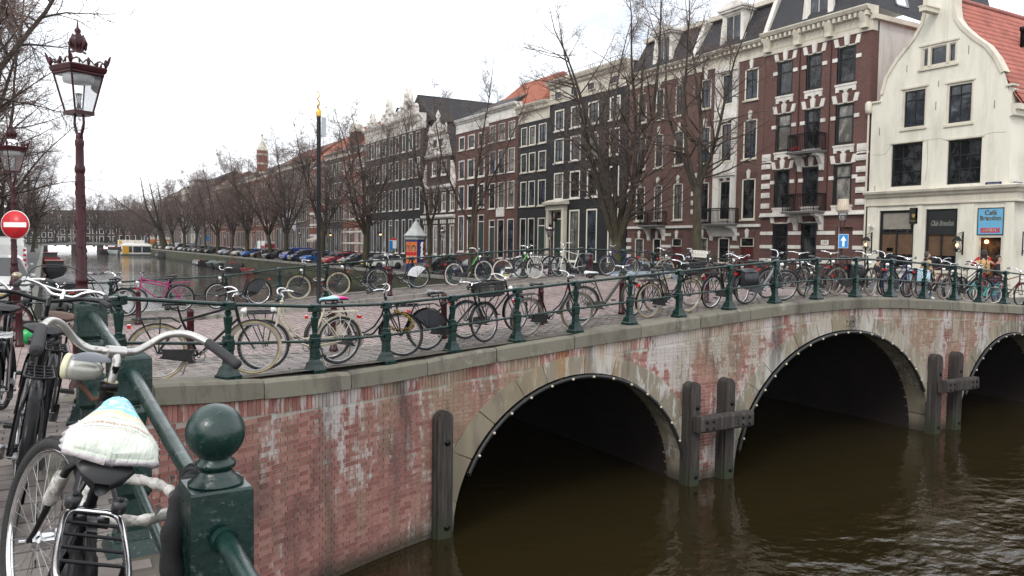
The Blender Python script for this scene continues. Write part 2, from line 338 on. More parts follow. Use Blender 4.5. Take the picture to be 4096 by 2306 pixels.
sheet('pavement', [[(x, y) for x in (26.6,30,34,38,60)] for y in np.linspace(-40, 12.4, 20)], asphalt, -.02)

m, t, p = _nm('canal_water'); P = pos(t)
dist = _n(t, 'ShaderNodeSeparateXYZ'); t.links.new(P, dist.inputs[0])
t.links.new(mixc(t, noise_(t, P, .12, 4), (.013,.0095,.0035), (.024,.0175,.0065)), p.inputs['Base Color'])
p.inputs['Roughness'].default_value = .03; p.inputs['IOR'].default_value = 1.33; p.inputs['Specular IOR Level'].default_value = .85
w1 = noise_(t, scaled(t, P, (1.1,1.5,1)), .95, 2, .5); w2 = noise_(t, scaled(t, P, (1.,1.25,1), (4,2,0)), 3.6, 3, .5)
calm = ramp(t, noise_(t, P, .09, 3), .35, .65)
h = math_(t, 'ADD', math_(t, 'MULTIPLY', w1, 1.), math_(t, 'MULTIPLY', w2, .28)); ruf = math_(t, 'MULTIPLY', ramp(t, dist.outputs[1], 9.5, 4.5), ramp(t, dist.outputs[0], 3., 11.)); h = math_(t, 'MULTIPLY', h, math_(t, 'ADD', math_(t, 'ADD', math_(t, 'MULTIPLY', calm, .4), .35), math_(t, 'MULTIPLY', ruf, 5.5)))
bump(t, p, h, 1., .06); water_mat = m
b = MB(); b.grid([[(x, y, WATER) for x in (-1,10,20,30)] for y in (-60,0,12,24,60,120,240,420)]); b.build('water', water_mat, kind='structure')
b = MB(); b.bx(-1, 30, -60, 420, WATER-3.2, WATER-3); b.build('canal_bed', joint_mat, kind='structure')

# pavers: one small block each; the nearest are objects of their own
_pv = MB().bx(-.5, .5, -.5, .5, -1, 0).mesh('paver', road_mat); _pw = MB().bx(-.5, .5, -.5, .5, -1, 0).mesh('paver', walk_mat)
camp = V((0,0,0)); camf = cam.matrix_world.to_3x3() @ V((0,0,-1)); camr = cam.matrix_world.to_3x3() @ V((1,0,0)); camu = cam.matrix_world.to_3x3() @ V((0,1,0))
def in_view(p, mrg=1.02):
    d = V(p); z = d.dot(camf)
    return z > .1 and abs(d.dot(camr)/z) < .64*mrg and abs(d.dot(camu)/z) < .36*mrg
def pave(x0, x1, y0f, y1f, along, mat, shared, root, nsep, dz=0.):
    L, W, g = .205, .098, .008; items = []; r = random.Random(int(x0*7+along*3+y1f(x0)*13))
    px, py = (W, L) if along else (L, W); i = 0; x = x0
    while x < x1:
        ya, yb = y0f(x), y1f(x); y = ya + ((i % 2)*.5*py if along else 0); j = 0
        while y < yb:
            xx = x + (0 if along else (j % 2)*.5*px)
            cx, cy = xx+px/2, y+py/2; items.append((cx, cy, zg(cx, cy)+dz+r.uniform(-.005, .003), r.uniform(-.012, .012), r.uniform(-.014, .014))); y += py+g; j += 1
        x += px+g; i += 1
    near = sorted(range(len(items)), key=lambda k: (0 if in_view(items[k][:3]) else 1, items[k][0]**2+items[k][1]**2))
    sep = set(near[:nsep]); b = MB()
    for k, (cx, cy, z, tx, ty) in enumerate(items):
        if k in sep:
            o = ob('paver', shared, root); o.location = (cx, cy, z); o.scale = (px, py, .03); o.rotation_euler = (tx, ty, 0)
        else:
            a, c = px/2, py/2; q = [(cx+i*a, cy+j*c, z+ty*i*a*-1+tx*j*c) for i, j in ((-1,-1),(1,-1),(1,1),(-1,1))]
            b.add(q+[(u, v, w-.03) for u, v, w in q], [(0,1,2,3),(0,4,5,1),(1,5,6,2),(2,6,7,3),(3,7,4,0)])
    b.build('paver_field', mat, root, kind='stuff')
def surf(name): return ob(name, None, kind='structure')
def edge_y(x): return 11.95+.045*(x-5.73) if x > 5.5 else float(np.interp(x, [.66,1.9,3.16,4.42,5.5], [9.75,10.32,10.98,11.54,11.94]))
pave(.75, 27, lambda x: 13.45, lambda x: 20.55, True, road_mat, _pv, surf('bridge_roadway'), 300)
pave(.75, 27, edge_y, lambda x: 13.3, False, walk_mat, _pw, surf('bridge_pavement'), 300)
pave(-1.5, 27, lambda x: 20.8, lambda x: 22.75, False, walk_mat, _pw, surf('far_pavement'), 120, .09)
pave(-4.2, .1, lambda x: 2.2, lambda x: 9.9, False, walk_mat, _pw, surf('quay_pavement'), 300)
pave(-6, .7, lambda x: 10.1, lambda x: 20.55, True, road_mat, _pv, surf('corner_roadway'), 120)
b = MB(); b.grid([[(x, y, zg(x, y)+.08) for y in (20.72, 22.9)] for x in np.linspace(-1.6, 27.2, 60)]); b.build('pavement', joint_mat, kind='structure')
ks = surf('kerb')
x = -1.6; i = 0
while x < 27:
    L = .98; z0, z1 = zg(x, 20.7), zg(x+L, 20.7); b = MB()
    b.add([(x+.004,20.6,z0-.1),(x+L,20.6,z1-.1),(x+L,20.78,z1-.1),(x+.004,20.78,z0-.1),(x+.004,20.61,z0+.1),(x+L,20.61,z1+.1),(x+L,20.78,z1+.1),(x+.004,20.78,z0+.1)],
        [(0,3,2,1),(4,5,6,7),(0,1,5,4),(1,2,6,5),(2,3,7,6),(3,0,4,7)]); b.build('kerb_stone', kerb_mat, ks); x += L+.008
b = MB()
for i in range(60):
    x = -6+i*.56; z0, z1 = zg(x, 13.38), zg(x+.55, 13.38); b.add([(x,13.33,z0+.004),(x+.55,13.33,z1+.004),(x+.55,13.44,z1+.004),(x,13.44,z0+.004),(x,13.33,z0-.05),(x+.55,13.33,z1-.05),(x+.55,13.44,z1-.05),(x,13.44,z0-.05)], [(0,1,2,3),(0,4,5,1),(2,6,7,3),(1,5,6,2),(3,7,4,0)])
b.build('edging_strip', kerb_mat, ks)
# ---------------------------------------------------------------- the bridge
bridge = thing('canal_bridge', 'brick canal bridge with three stone rimmed arches and lime streaked walls', 'bridge', (0,0,0))
SB = s_of(.28, 7.4); SE = s_of(29.3, 10.3)
ARCH = [(8.33,2.63,2.45,3.05,2.79), (16.0,3.65,2.88,4.1,3.22), (23.7,2.63,2.45,3.05,2.79)]; ZC = -4.75
def ell(x, i, outer=False):
    cx, a, h, A, H = ARCH[i]; a, h = (A, H) if outer else (a, h); q = (x-cx)/a
    return ZC+h*sqrt(1-q*q) if abs(q) < 1 else None
def arch_z(x, outer=False):
    for i in range(3):
        z = ell(x, i, outer)
        if z is not None: return z
    return None
def cop_bottom(s): return path(s)[0].z-.26
# mortar face with the arch openings
wall = None; b = MB(); ds = .06; s = 0.; prev = None
while s <= SMAX:
    p, d, n = path(s, .1325); az = arch_z(p.x) if p.y > 11 and p.x > 4.6 else None
    lo = az if az is not None else -5.3
    cur = ((p.x, p.y, lo), (p.x, p.y, cop_bottom(s)+.02))
    if prev: b.quad(prev[0], cur[0], cur[1], prev[1])
    prev = cur; s += ds
wall = b.build('wall', mortar_mat, bridge)
# brick courses
bricks = []; rb = random.Random(5); RH = .066; k = 0; z = -4.82
while z < -1.2:
    s = SB-.1+((k % 2)*.055); head = (k % 2 == 0)
    L = .102 if head else .211
    while s < SE:
        sm = s+L/2
        if z+RH < cop_bottom(sm)-.205:
            p, d, n = path(sm, .128); skip = False
            if p.y > 11 and p.x > 4.6:
                zo = arch_z(p.x, True); skip = zo is not None and z+RH*.5 < zo-.05
            if not skip: bricks.append((s, s+L, z, z+RH-.012, rb.uniform(-.0025, .0035)))
        s += L+.012
    z += RH; k += 1
s = SB-.1
while s < SE:                                   # the soldier course under the coping
    p, d, n = path(s+.03, .128); zo = arch_z(p.x, True) if (p.y > 11 and p.x > 4.6) else None
    if zo is None or zo < cop_bottom(s)-.12: bricks.append((s, s+.058, cop_bottom(s)-.203, cop_bottom(s)+.0, rb.uniform(-.002, .003)))
    s += .067
bm = MB().bx(-.5, .5, 0, 1, -.5, .5).mesh('brick', brick_mat)
def bkey(q):
    p, d, n = path((q[0]+q[1])/2, .13); c = V((p.x, p.y, (q[2]+q[3])/2))
    return (0 if in_view(c) and p.y > 9.3 else 1, c.length)
order = sorted(range(len(bricks)), key=lambda i: bkey(bricks[i])); sep = set(order[:300]); b = MB()
for i, (s0, s1, z0, z1, j) in enumerate(bricks):
    p0, d, n = path(s0, .12); p1, _, n1 = path(s1, .12); o = .0215+j
    if i in sep:
        c = (p0+p1)/2; M = Matrix(((d.x, n.x, 0, c.x), (d.y, n.y, 0, c.y), (0, 0, 1, (z0+z1)/2), (0, 0, 0, 1)))
        ob('brick', bm, wall, M=M @ Matrix.Diagonal((s1-s0, o, z1-z0, 1)))
    else:
        a0, a1 = p0+n*o, p1+n1*o
        b.add([(a0.x,a0.y,z0),(a1.x,a1.y,z0),(a1.x,a1.y,z1),(a0.x,a0.y,z1),(p0.x,p0.y,z0),(p1.x,p1.y,z0),(p1.x,p1.y,z1),(p0.x,p0.y,z1)], [(0,1,2,3),(0,4,5,1),(1,5,6,2),(2,6,7,3),(3,7,4,0)])
b.build('brickwork', brick_mat, wall, kind='stuff')
# coping stones
s = .2; rc = random.Random(3)
while s < SMAX-1:
    L = rc.uniform(1.35, 1.65); N = 6; prof = [(-.27,-.02),(-.25,.0),(.13,.0),(.175,-.012),(.2,-.045),(.205,-.25),(.17,-.262),(-.2,-.262)]; P = []
    dz = rc.uniform(-.006, .006)
    for i in range(N+1):
        sk = s+.009+(L-.018)*i/N; f = .02 if i in (0, N) else 0
        row = []
        for o, h in prof:
            p, d, n = path(sk, o-(f if o > .1 else 0)); row.append((p.x, p.y, p.z+h+dz-(f*.6 if h > -.1 else 0)))
        P.append(row+[row[0]])
    b = MB(); b.grid(P, 0, False); m8 = len(prof)+1; b.f.append(list(range(m8-1))); b.f.append([N*m8+i for i in range(m8-1)][::-1]); b.m += [0, 0]; b.s += [False]*2
    b.build('coping_stone', coping_mat, bridge); s += L
# arch rings, vaults
for i, (cx, a, h, A, H) in enumerate(ARCH):
    nst = (12, 15, 12)[i]; ra = random.Random(i)
    cuts = [0]+sorted(min(pi, max(0, pi*(j+ra.uniform(-.25, .25))/nst)) for j in range(1, nst))+[pi]
    for t0, t1 in zip(cuts, cuts[1:]):
        b = MB(); P = []; N = 5; e = .004
        for j in range(N+1):
            q = t0+e+(t1-t0-2*e)*j/N; xi, zi = cx+a*cos(q), ZC+h*sin(q); xo, zo = cx+A*cos(q), ZC+H*sin(q)
            yi = 11.72+.045*(xi-5.73)-.128; yo = 11.72+.045*(xo-5.73)-.128; pr = .022
            lim = float(np.interp(xo, [p.x for p in _pl[120:]], [p.z for p in _pl[120:]]))-.262; zo = min(zo, lim)
            P.append([(xi,yi+.6,zi),(xi,yi-pr,zi),(xo,yo-pr,zo),(xo,yo+.05,zo)])
        b.grid(P, 0, False); b.add(P[0], [(0,1,2,3)]); b.add(P[-1], [(3,2,1,0)]); b.build('arch_stone', ring_mat, bridge)
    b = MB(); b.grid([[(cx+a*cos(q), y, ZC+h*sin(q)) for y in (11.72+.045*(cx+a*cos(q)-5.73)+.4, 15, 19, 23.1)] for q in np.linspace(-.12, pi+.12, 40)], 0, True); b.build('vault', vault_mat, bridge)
b = MB(); x = .5; prev = None
while x < 28:
    az = arch_z(x); lo = az if az else -5.3; cur = ((x, 23.1, lo), (x, 23.1, zg(x, 23)-.02))
    if prev: b.quad(cur[0], prev[0], prev[1], cur[1])
    prev = cur; x += .1
b.build('far_wall', quay_brick, bridge)
b = MB()
for x0 in (-.3, 11.2, 19.9, 26.6):
    pass
x = .5; prev = None
while x < 27.6:
    cur = [(x, 22.75, zg(x, 23)+.1), (x, 23.2, zg(x, 23)+.1), (x, 23.2, zg(x, 23)-.2)]
    if prev: b.quad(prev[0], cur[0], cur[1], prev[1]); b.quad(prev[1], cur[1], cur[2], prev[2])
    prev = cur; x += .5
b.build('far_coping', coping_mat, bridge)
b = lettering('1737', .2, ring_mat, bridge, FACE_S((16.1, 12.02, -1.72)), 'date_figures', depth=.012)
# light strings round the arches
bulb_mat = pm('bulb_glass', (.46,.42,.31), .15, 0, .1, 30, None, coat=.6)
for i, lab in enumerate(('black cable of round bulbs rimming the nearest bridge arch', 'black cable of round bulbs rimming the wide middle bridge arch', 'black cable of round bulbs rimming the bridge arch cut by the photo edge')):
    cx, a, h, A, H = ARCH[i]; r = thing('light_string', lab, 'light string', (cx, 11.5, ZC), 0, 'light strings on the bridge arches'); b = MB()
    lo, hi = ((.05, 2.72), (.42, 2.95), (.2, 2.75))[i]
    pts = []
    for q in np.linspace(lo, hi, 60):
        x, z = (a-.05)*cos(q), (h-.05)*sin(q); pts.append((x, 11.72+.045*(cx+x-5.73)-.19-11.5, z))
    b.tube(pts, .035, 8); 
    for q in range(3, 60, 7): b.ring(pts[q], .04, .008, 'y', 10, 4)
    b.build('cable', plastic_black, r)
    bl = MB().ball((0,0,0), .026, 12).mesh('bulb', bulb_mat); L = 0; acc = 0
    for p, q in zip(pts, pts[1:]):
        L += (V(q)-V(p)).length
        if L > .36: L = 0; ob('bulb', bl, r, (q[0], q[1]-.05, q[2]-.005))
# timber fenders
def fender_post():
    b = MB(); w, d = .165, .13
    for (x0, x1) in ((-w, w),):
        prof = [(-w,-.4),(-w,1.92)]+[(w*-cos(q), 1.92+.13*sin(q)) for q in np.linspace(0, pi, 9)]+[(w,1.92),(w,-.4)]
        b.prism(prof, .0, -.2, 'y'); pf = [(x*.72, z if z < 1 else 1.92+(z-1.92)*.8) for x, z in prof]; b.prism(pf, -.199, -.255, 'y')
    for z in (.18, 1.55): b.lathe([(.055,0),(.055,.012),(.03,.013),(.025,.03)], 10, (.04,-.25,z), 1, M=Matrix.Rotation(pi/2, 3, 'X').to_4x4())
    return b
fp = fender_post().mesh('fender_post', [dark_wood, black_paint])
def fender(x, y, xs, beam, lab):
    r = thing('timber_fender', lab, 'fender', (x, y, WATER), 0, 'timber fenders against the bridge piers')
    for q in xs: ob('post', fp, r, (q, .045*q, 0))
    if beam:
        b = MB(); x0, x1 = xs[0]-.1, xs[1]+.34; b.prism([(-.28,1.1),(-.28,1.38),(-.36,1.42),(-.5,1.42),(-.52,1.37),(-.52,1.14),(-.48,1.1)], x0, x1, 'x')
        for q in (x0+.15, x0+.32, x1-.3, x1-.12):
            for z in (1.18, 1.31): b.lathe([(.03,0),(.03,.015),(.018,.02)], 8, (q,-.52,z), 1, M=Matrix.Rotation(pi/2, 3, 'X').to_4x4())
        b.build('beam', [dark_wood, black_paint], r)
fender(5.43, 11.58, (0,), False, 'single dark timber post standing left of the nearest bridge arch')
fender(10.98, 11.83, (0,.98), True, 'dark timber post pair with crossbeam between the near and middle arches')
fender(19.65, 12.22, (0,.98), True, 'dark timber post pair with crossbeam right of the middle arch')
# ---------------------------------------------------------------- railings
def p_post():
    b = MB(); b.lathe([(.113,0),(.113,.045),(.104,.052),(.098,.06),(.082,.115),(.078,.145),(.066,.15),(.062,.165)], 4, sm=False, off=.5, sq=True)
    b.lathe([(.056,.165),(.05,.19),(.045,.35),(.054,.37),(.054,.485),(.047,.495),(.047,.54)], 4, sm=False, off=.5, sq=True)
    b.lathe([(.034,.54),(.04,.55),(.036,.565),(.056,.755),(.057,.775),(.043,.79),(.031,.80),(.042,.815),(.042,.835),(.032,.85),(.036,.862)], 8, sm=False, off=.5)
    b.lathe([(.058,.862),(.063,.867),(.063,.955),(.058,.96),(.012,.985),(.004,.992)], 4, sm=False, off=.5, sq=True); return b
def q_ball():
    b = MB(); b.lathe([(.085,.60),(.085,.0)][::-1], 12); b.lathe([(.06,.5),(.105,.62),(.105,.67),(.07,.69),(.07,.71)], 20)
    b.lathe([(.077,.71),(.082,.716),(.082,.992),(.078,.999)], 4, sm=False, off=.5, sq=True)
    b.lathe([(.074,.999),(.074,1.006),(.055,1.02),(.045,1.034),(.043,1.04),(.052,1.046),(.055,1.054),(.052,1.062),(.044,1.067),(.042,1.08)], 24)
    b.ball((0,0,1.142), .079, 36); return b
def q_post():
    b = MB(); b.lathe([(.113,0),(.113,.045),(.098,.06),(.082,.115),(.066,.15)], 4, sm=False, off=.5, sq=True)
    b.lathe([(.056,.15),(.05,.19),(.048,.33),(.062,.36),(.062,.52),(.05,.53),(.05,.54)], 4, sm=False, off=.5, sq=True)
    b.lathe([(.05,.54),(.055,.56),(.045,.575),(.062,.70),(.064,.72),(.05,.735),(.046,.745),(.055,.75),(.055,.76)], 16)
    b.lathe([(.06,.76),(.066,.766),(.066,.945),(.062,.955),(.015,.99),(.004,.993)], 4, sm=False, off=.5, sq=True); return b
pp = p_post().mesh('post', green_iron); qp = q_post().mesh('post', green_worn); qb = q_ball().mesh('post', green_worn)
def railing(r, pts, top, mid, rad, mesh, mat, scale=(1,1,1), skip=()):
    for i, (x, y, z) in enumerate(pts):
        a = pts[max(i-1, 0)]; c = pts[min(i+1, len(pts)-1)]
        if i not in skip:
            o = ob('post', mesh, r, (x, y, z)); o.rotation_euler = (0, 0, atan2(c[1]-a[1], c[0]-a[0])); o.scale = scale
        if i:
            a = V(pts[i-1]); c = V((x, y, z))
            for h, nm in ((top, 'top_rail'), (mid, 'mid_rail')):
                b = MB(); b.tube([a+V((0,0,h)), c+V((0,0,h))], rad*(1 if h == top else .8), 12); e = (c-a).normalized()*.075
                b.tube([a+V((0,0,h))+e*.6, a+V((0,0,h))+e], rad*1.3, 12); b.tube([c+V((0,0,h))-e*.6, c+V((0,0,h))-e], rad*1.3, 12); b.build(nm, mat, r)
nr = thing('bridge_railing', 'green iron railing on the near bridge edge above the arches', 'railing')
railing(nr, RAIL[3:][1:26], .905, .43, .024, pp, green_iron, (1,1,.97))
qr = thing('quay_railing', 'thick green railing in front ending in a ball topped post', 'railing')
QP = [(.23,5.35,-1.335),(.31,3.85,-1.46),(.40,2.3,-1.67)]
railing(qr, QP, .90, .45, .0275, qp, green_worn, (1.24,1.24,1.0), skip=(2,))
o = ob('post', qb, qr, (.40,2.3,-1.67)); o.rotation_euler = (0,0,.04)
b = MB(); b.tube([(.40,2.3,-.79),(.47,.75,-.96)], .0275, 16); b.tube([(.40,2.21,-.8),(.405,2.19,-.803)], .036, 16); b.build('top_rail', green_worn, qr)
b = MB(); b.tube([(.40,2.3,-1.22),(.47,.75,-1.42)], .0275, 16); b.build('mid_rail', green_worn, qr)
fr = thing('far_railing', 'green iron railing on the far bridge edge behind the parked bicycles', 'railing')
FP = [(-1.2,24.3,-2.12),(.15,23.8,-2.08),(1.48,23.3,-2.03),(2.88,23.1,-1.94),(4.3,22.95,-1.87)]+[(x, 22.9, zg(x, 22.9)+.1) for x in (5.74,7.1,8.45,9.8,11.1,12.45,13.8,15.2,16.6,18.0,19.4,20.8,22.2,23.6,25.0,26.4)]
railing(fr, FP, .905, .43, .024, pp, green_iron, (1,1,.97))
# ---------------------------------------------------------------- quay walls beyond the bridge
qw = thing('quay_wall', 'long mossy canal wall below the row of parked cars', 'wall')
m, t, p = _nm('mossy_quay'); P = pos(t); f = noise_(t, scaled(t, P, (.4,.4,1.5)), 1., 6, .65); sx = _n(t, 'ShaderNodeSeparateXYZ'); t.links.new(P, sx.inputs[0])
cc = mixc(t, ramp(t, f, .4, .62), (.026,.022,.017), (.055,.065,.018)); cc = mixc(t, ramp(t, sx.outputs[2], -4.2, -4.6), cc, (.012,.012,.009)); t.links.new(cc, p.inputs['Base Color']); p.inputs['Roughness'].default_value = .9; bump(t, p, noise_(t, P, 8, 5), .5, .02); mossy = m
b = MB(); rows = []
ys = [23.1,26,29,32,36,40,46,60,90,130,180,240,330]
b.grid([[(27.3, y, -5.2) for y in ys], [(27.3, y, zg(28, y)-.02) for y in ys]], 0, False); b.build('wall_face', mossy, qw)
b = MB()
for a, c in zip(ys, ys[1:]):
    z0, z1 = zg(28, a), zg(28, c); b.quad((27.24,a,z0-.18),(27.24,c,z1-.18),(27.24,c,z1+.06),(27.24,a,z0+.06)); b.quad((27.24,a,z0+.06),(27.24,c,z1+.06),(27.6,c,z1+.06),(27.6,a,z0+.06))
b.build('wall_capping', kerb_mat, qw)
lw = thing('quay_wall', 'dark canal wall on the left bank beyond the lamp posts', 'wall'); b = MB()
b.grid([[(-.3, y, zg(-1, y)+.02) for y in ys], [(-.3, y, -5.2) for y in ys]], 0, False); b.build('wall_face', mossy, lw)
b = MB()
for a, c in zip(ys, ys[1:]): b.quad((-.3,a,zg(-1,a)+.02),(-.3,c,zg(-1,c)+.02),(-.7,c,zg(-1,c)+.02),(-.7,a,zg(-1,a)+.02))
b.build('wall_capping', kerb_mat, lw)
w2 = thing('quay_wall', 'brick canal wall running on right of the third arch', 'wall'); b = MB(); b.grid([[(27.32, y, -5.2) for y in (-40,-10,0,11.5)], [(27.32, y, -1.95) for y in (-40,-10,0,11.5)]]); b.build('wall_face', quay_brick, w2)
# ---------------------------------------------------------------- houses
def tilemat(name, c1, c2, rh=.2): return brickmat(name, c1, c2, [x*.25 for x in c1], .24, rh, .03, .5, .7)
red_brick = brickmat('dark_red_brick', (.09,.033,.027), (.13,.054,.043), (.20,.16,.145), .215, .068, .008, .35)
pair_brick = brickmat('brown_red_brick', (.10,.046,.037), (.14,.066,.053), (.19,.15,.13), .215, .068, .008, .35)
black_brick = brickmat('black_tarred_brick', (.012,.012,.0135), (.018,.017,.019), (.010,.010,.011), .215, .068, .006, .3, .6)
brown_brick = brickmat('brown_brick', (.10,.047,.037), (.135,.062,.048), (.09,.055,.045), .215, .068, .007, .35)
dark_brick = brickmat('dark_brown_brick', (.045,.03,.027), (.065,.042,.036), (.045,.035,.03), .215, .068, .007, .3)
grey_brick = brickmat('grey_brown_brick', (.10,.075,.065), (.125,.095,.08), (.10,.08,.07), .215, .068, .007, .3)
orange_brick = brickmat('orange_red_brick', (.20,.055,.035), (.25,.08,.05), (.2,.15,.12), .215, .068, .008, .3)
def plaster(name, c, dirt):
    m, t, p = _nm(name); P = pos(t); f = noise_(t, scaled(t, P, (1.2,1.2,.35)), 1.1, 7, .65)
    dr = ramp(t, noise_(t, scaled(t, P, (5,5,.25)), 1., 5), .58, .75); cc = mixc(t, math_(t, 'MULTIPLY', ramp(t, f, .45, .72), .75), c, dirt); cc = mixc(t, math_(t, 'MULTIPLY', dr, .35), cc, [x*.8 for x in dirt]); cc = mixc(t, math_(t, 'MULTIPLY', noise_(t, P, 14, 4), .12), cc, dirt)
    t.links.new(cc, p.inputs['Base Color']); p.inputs['Roughness'].default_value = .85; p.inputs['Specular IOR Level'].default_value = .25; bump(t, p, noise_(t, P, 25, 4), .25, .008); return m
cream_plaster = plaster('cream_plaster', (.66,.635,.545), (.44,.42,.35)); white_plaster = plaster('white_plaster', (.62,.60,.56), (.40,.38,.36)); trim_white = plaster('white_stone_trim', (.68,.65,.60), (.36,.34,.31))
trim_cream = plaster('cream_trim', (.58,.54,.45), (.36,.33,.28)); stone_grey = plaster('grey_stone', (.22,.21,.20), (.12,.115,.11))
slate = brickmat('slate_tiles', (.028,.029,.033), (.04,.04,.045), (.012,.012,.013), .3, .17, .012, .4, .6)
tile_red = pm('red_pantile', (.31,.095,.068), .65, 0, .28, 1.2, (.17,.075,.06), .2, 30, obj=False); tile_orange = tilemat('orange_pantile', (.38,.10,.045), (.48,.14,.07)); tile_dark = tilemat('dark_glazed_pantile', (.032,.032,.036), (.055,.053,.056)); tile_brown = tilemat('brown_red_pantile', (.22,.07,.045), (.28,.09,.055))
lead = pm('lead_sheet', (.24,.26,.28), .45, .3, .15, 2, None, .1, 20)
def glassmat(name, c, c2, rough=.06):
    m, t, p = _nm(name); P = pos(t)
    t.links.new(mixc(t, ramp(t, noise_(t, scaled(t, P, (1,1,.7)), 1.5, 7, .7), .48, .66), c, c2), p.inputs['Base Color']); p.inputs['Roughness'].default_value = rough; p.inputs['Specular IOR Level'].default_value = .5
    bump(t, p, noise_(t, P, 1.1, 2), .25, .06); return m
pane_dark = glassmat('window_glass', (.007,.008,.009), (.065,.068,.07)); pane_blue = glassmat('painted_sky_glass', (.02,.026,.032), (.075,.09,.11)); pane_curtain = glassmat('curtained_glass', (.10,.095,.085), (.34,.32,.29)); pane_warm = glassmat('warm_glass', (.02,.012,.008), (.16,.075,.03))  # dark and blue panes: tree and sky reflections painted into the colour
sash_dark = pm('dark_sash_paint', (.008,.009,.009), .55, 0, .2, 8); sash_cream = cream_paint; sash_green = pm('dark_green_sash', (.012,.028,.02), .4, 0, .2, 8)
XF = 37.5
def window_mesh(w, h, hbars, nv, fw, sw, arch=0.):
    b = MB(); hw = w/2
    # local: x into the wall, y along it, z up from the sill
    b.bx(-.02, .10, -hw, -hw+fw, 0, h); b.bx(-.02, .10, hw-fw, hw, 0, h); b.bx(-.021, .10, -hw+fw, hw-fw, h-fw*.9, h); b.bx(-.021, .10, -hw+fw, hw-fw, 0, fw*.8)
    iw = hw-fw; z0, z1 = fw*.8, h-fw*.9
    for a, c in ((-iw, -iw+sw), (iw-sw, iw)): b.bx(.02, .09, a, c, z0, z1, 1)
    b.bx(.021, .09, -iw+sw, iw-sw, z0, z0+sw*1.3, 1); b.bx(.021, .09, -iw+sw, iw-sw, z1-sw, z1, 1)
    for q in hbars: b.bx(.012, .085, -iw+sw*.5, iw-sw*.5, z0+(z1-z0)*q-sw*.5, z0+(z1-z0)*q+sw*.5, 1)
    for i in range(1, nv+1): y = -iw+2*iw*i/(nv+1); b.bx(.025, .08, y-sw*.28, y+sw*.28, z0+sw, z1-sw, 1)
    return b
def window(parent, yl, yr, zb, zt, frame, sash, pane, hbars=(.55,), nv=1, fw=.09, sw=.05, X=XF, rev=.12, sill=None, sub='window'):
    w, h = round(yl-yr, 2), round(zt-zb, 2); me = cached(('win', w, h, tuple(hbars), nv, fw, sw), lambda: window_mesh(w, h, hbars, nv, fw, sw), [frame, sash], 'window')
    o = ob(sub, me, parent, (X+rev-.1, (yl+yr)/2, zb))
    ob('pane', cached(('pane', w, h), lambda: MB().quad((0,w/2,0),(0,-w/2,0),(0,-w/2,h),(0,w/2,h)), [pane], 'pane'), o, (.062, 0, 0))
    if sill is not None: ob('sill', cached(('sill', w), lambda: MB().bx(-.13, .06, -w/2-.08, w/2+.08, -.1, -.002), [sill], 'sill'), o)
    return o
def facade(parent, yl, yr, z0, z1, openings, mat, X=XF, rev=.13, depth=11., side=True, name='wall'):
    b = MB(); ys = sorted({yl, yr} | {q for o in openings for q in o[:2]}); zs = sorted({z0, z1} | {q for o in openings for q in o[2:4]})
    for a, c in zip(ys, ys[1:]):
        for d, e in zip(zs, zs[1:]):
            m, k = (a+c)/2, (d+e)/2
            if not any(o[1] < m < o[0] and o[2] < k < o[3] for o in openings): b.quad((X,c,d),(X,a,d),(X,a,e),(X,c,e))
    for l, r, d, e in [o[:4] for o in openings]:
        b.quad((X,l,d),(X+rev,l,d),(X+rev,l,e),(X,l,e)); b.quad((X,r,d),(X,r,e),(X+rev,r,e),(X+rev,r,d)); b.quad((X,l,d),(X,r,d),(X+rev,r,d),(X+rev,l,d)); b.quad((X,l,e),(X+rev,l,e),(X+rev,r,e),(X,r,e))
        b.quad((X+rev+.1,l,d),(X+rev+.1,r,d),(X+rev+.1,r,e),(X+rev+.1,l,e))
    if side: b.quad((X,yl,z0),(X+depth,yl,z0),(X+depth,yl,z1),(X,yl,z1)); b.quad((X,yr,z0),(X,yr,z1),(X+depth,yr,z1),(X+depth,yr,z0)); b.quad((X+depth,yl,z0),(X+depth,yr,z0),(X+depth,yr,z1),(X+depth,yl,z1))
    return b.build(name, mat, parent)
def cornice(parent, yl, yr, zb, zt, mat, proj=.5, dent=0, X=XF):
    h = zt-zb; b = MB()
    prof = [(X+.02,zb),(X-.06,zb),(X-.06,zb+.12),(X-.03,zb+.14),(X-.03,zb+h*.62),(X-proj*.4,zb+h*.70),(X-proj*.45,zb+h*.78),(X-proj*.8,zb+h*.82),(X-proj,zb+h*.95),(X-proj,zt),(X+.4,zt+.02)]
    b.grid([[(x, y, z) for x, z in prof] for y in (yl, yr)], 0, False); n = len(prof)
    for y, fl in ((yl, 1), (yr, 0)):
        pts = [(x, y, z) for x, z in prof]+[(X+.4, y, zb)]; f = list(range(n+1)); b.add(pts, [f if fl else f[::-1]])
    if dent:
        k = int((yl-yr)/dent)
        for i in range(k): y = yr+(i+.5)*(yl-yr)/k; b.bx(X-proj*.72, X-.03, y-dent*.22, y+dent*.22, zb+h*.60, zb+h*.79)
    return b.build('cornice', mat, parent)
def ridge_roof(parent, yl, yr, ze, zr, mat, X=XF, depth=11., hip=0., name='roof'):
    m = X+depth/2; b = MB(); h0, h1 = yr+hip, yl-hip
    b.quad((X-.1,yl,ze),(X-.1,yr,ze),(m,h0,zr),(m,h1,zr)); b.quad((X+depth,yr,ze),(X+depth,yl,ze),(m,h1,zr),(m,h0,zr)); b.add([(X-.1,yr,ze),(X+depth,yr,ze),(m,h0,zr)], [(0,1,2)]); b.add([(X-.1,yl,ze),(m,h1,zr),(X+depth,yl,ze)], [(0,1,2)])
    return b.build(name, mat, parent)
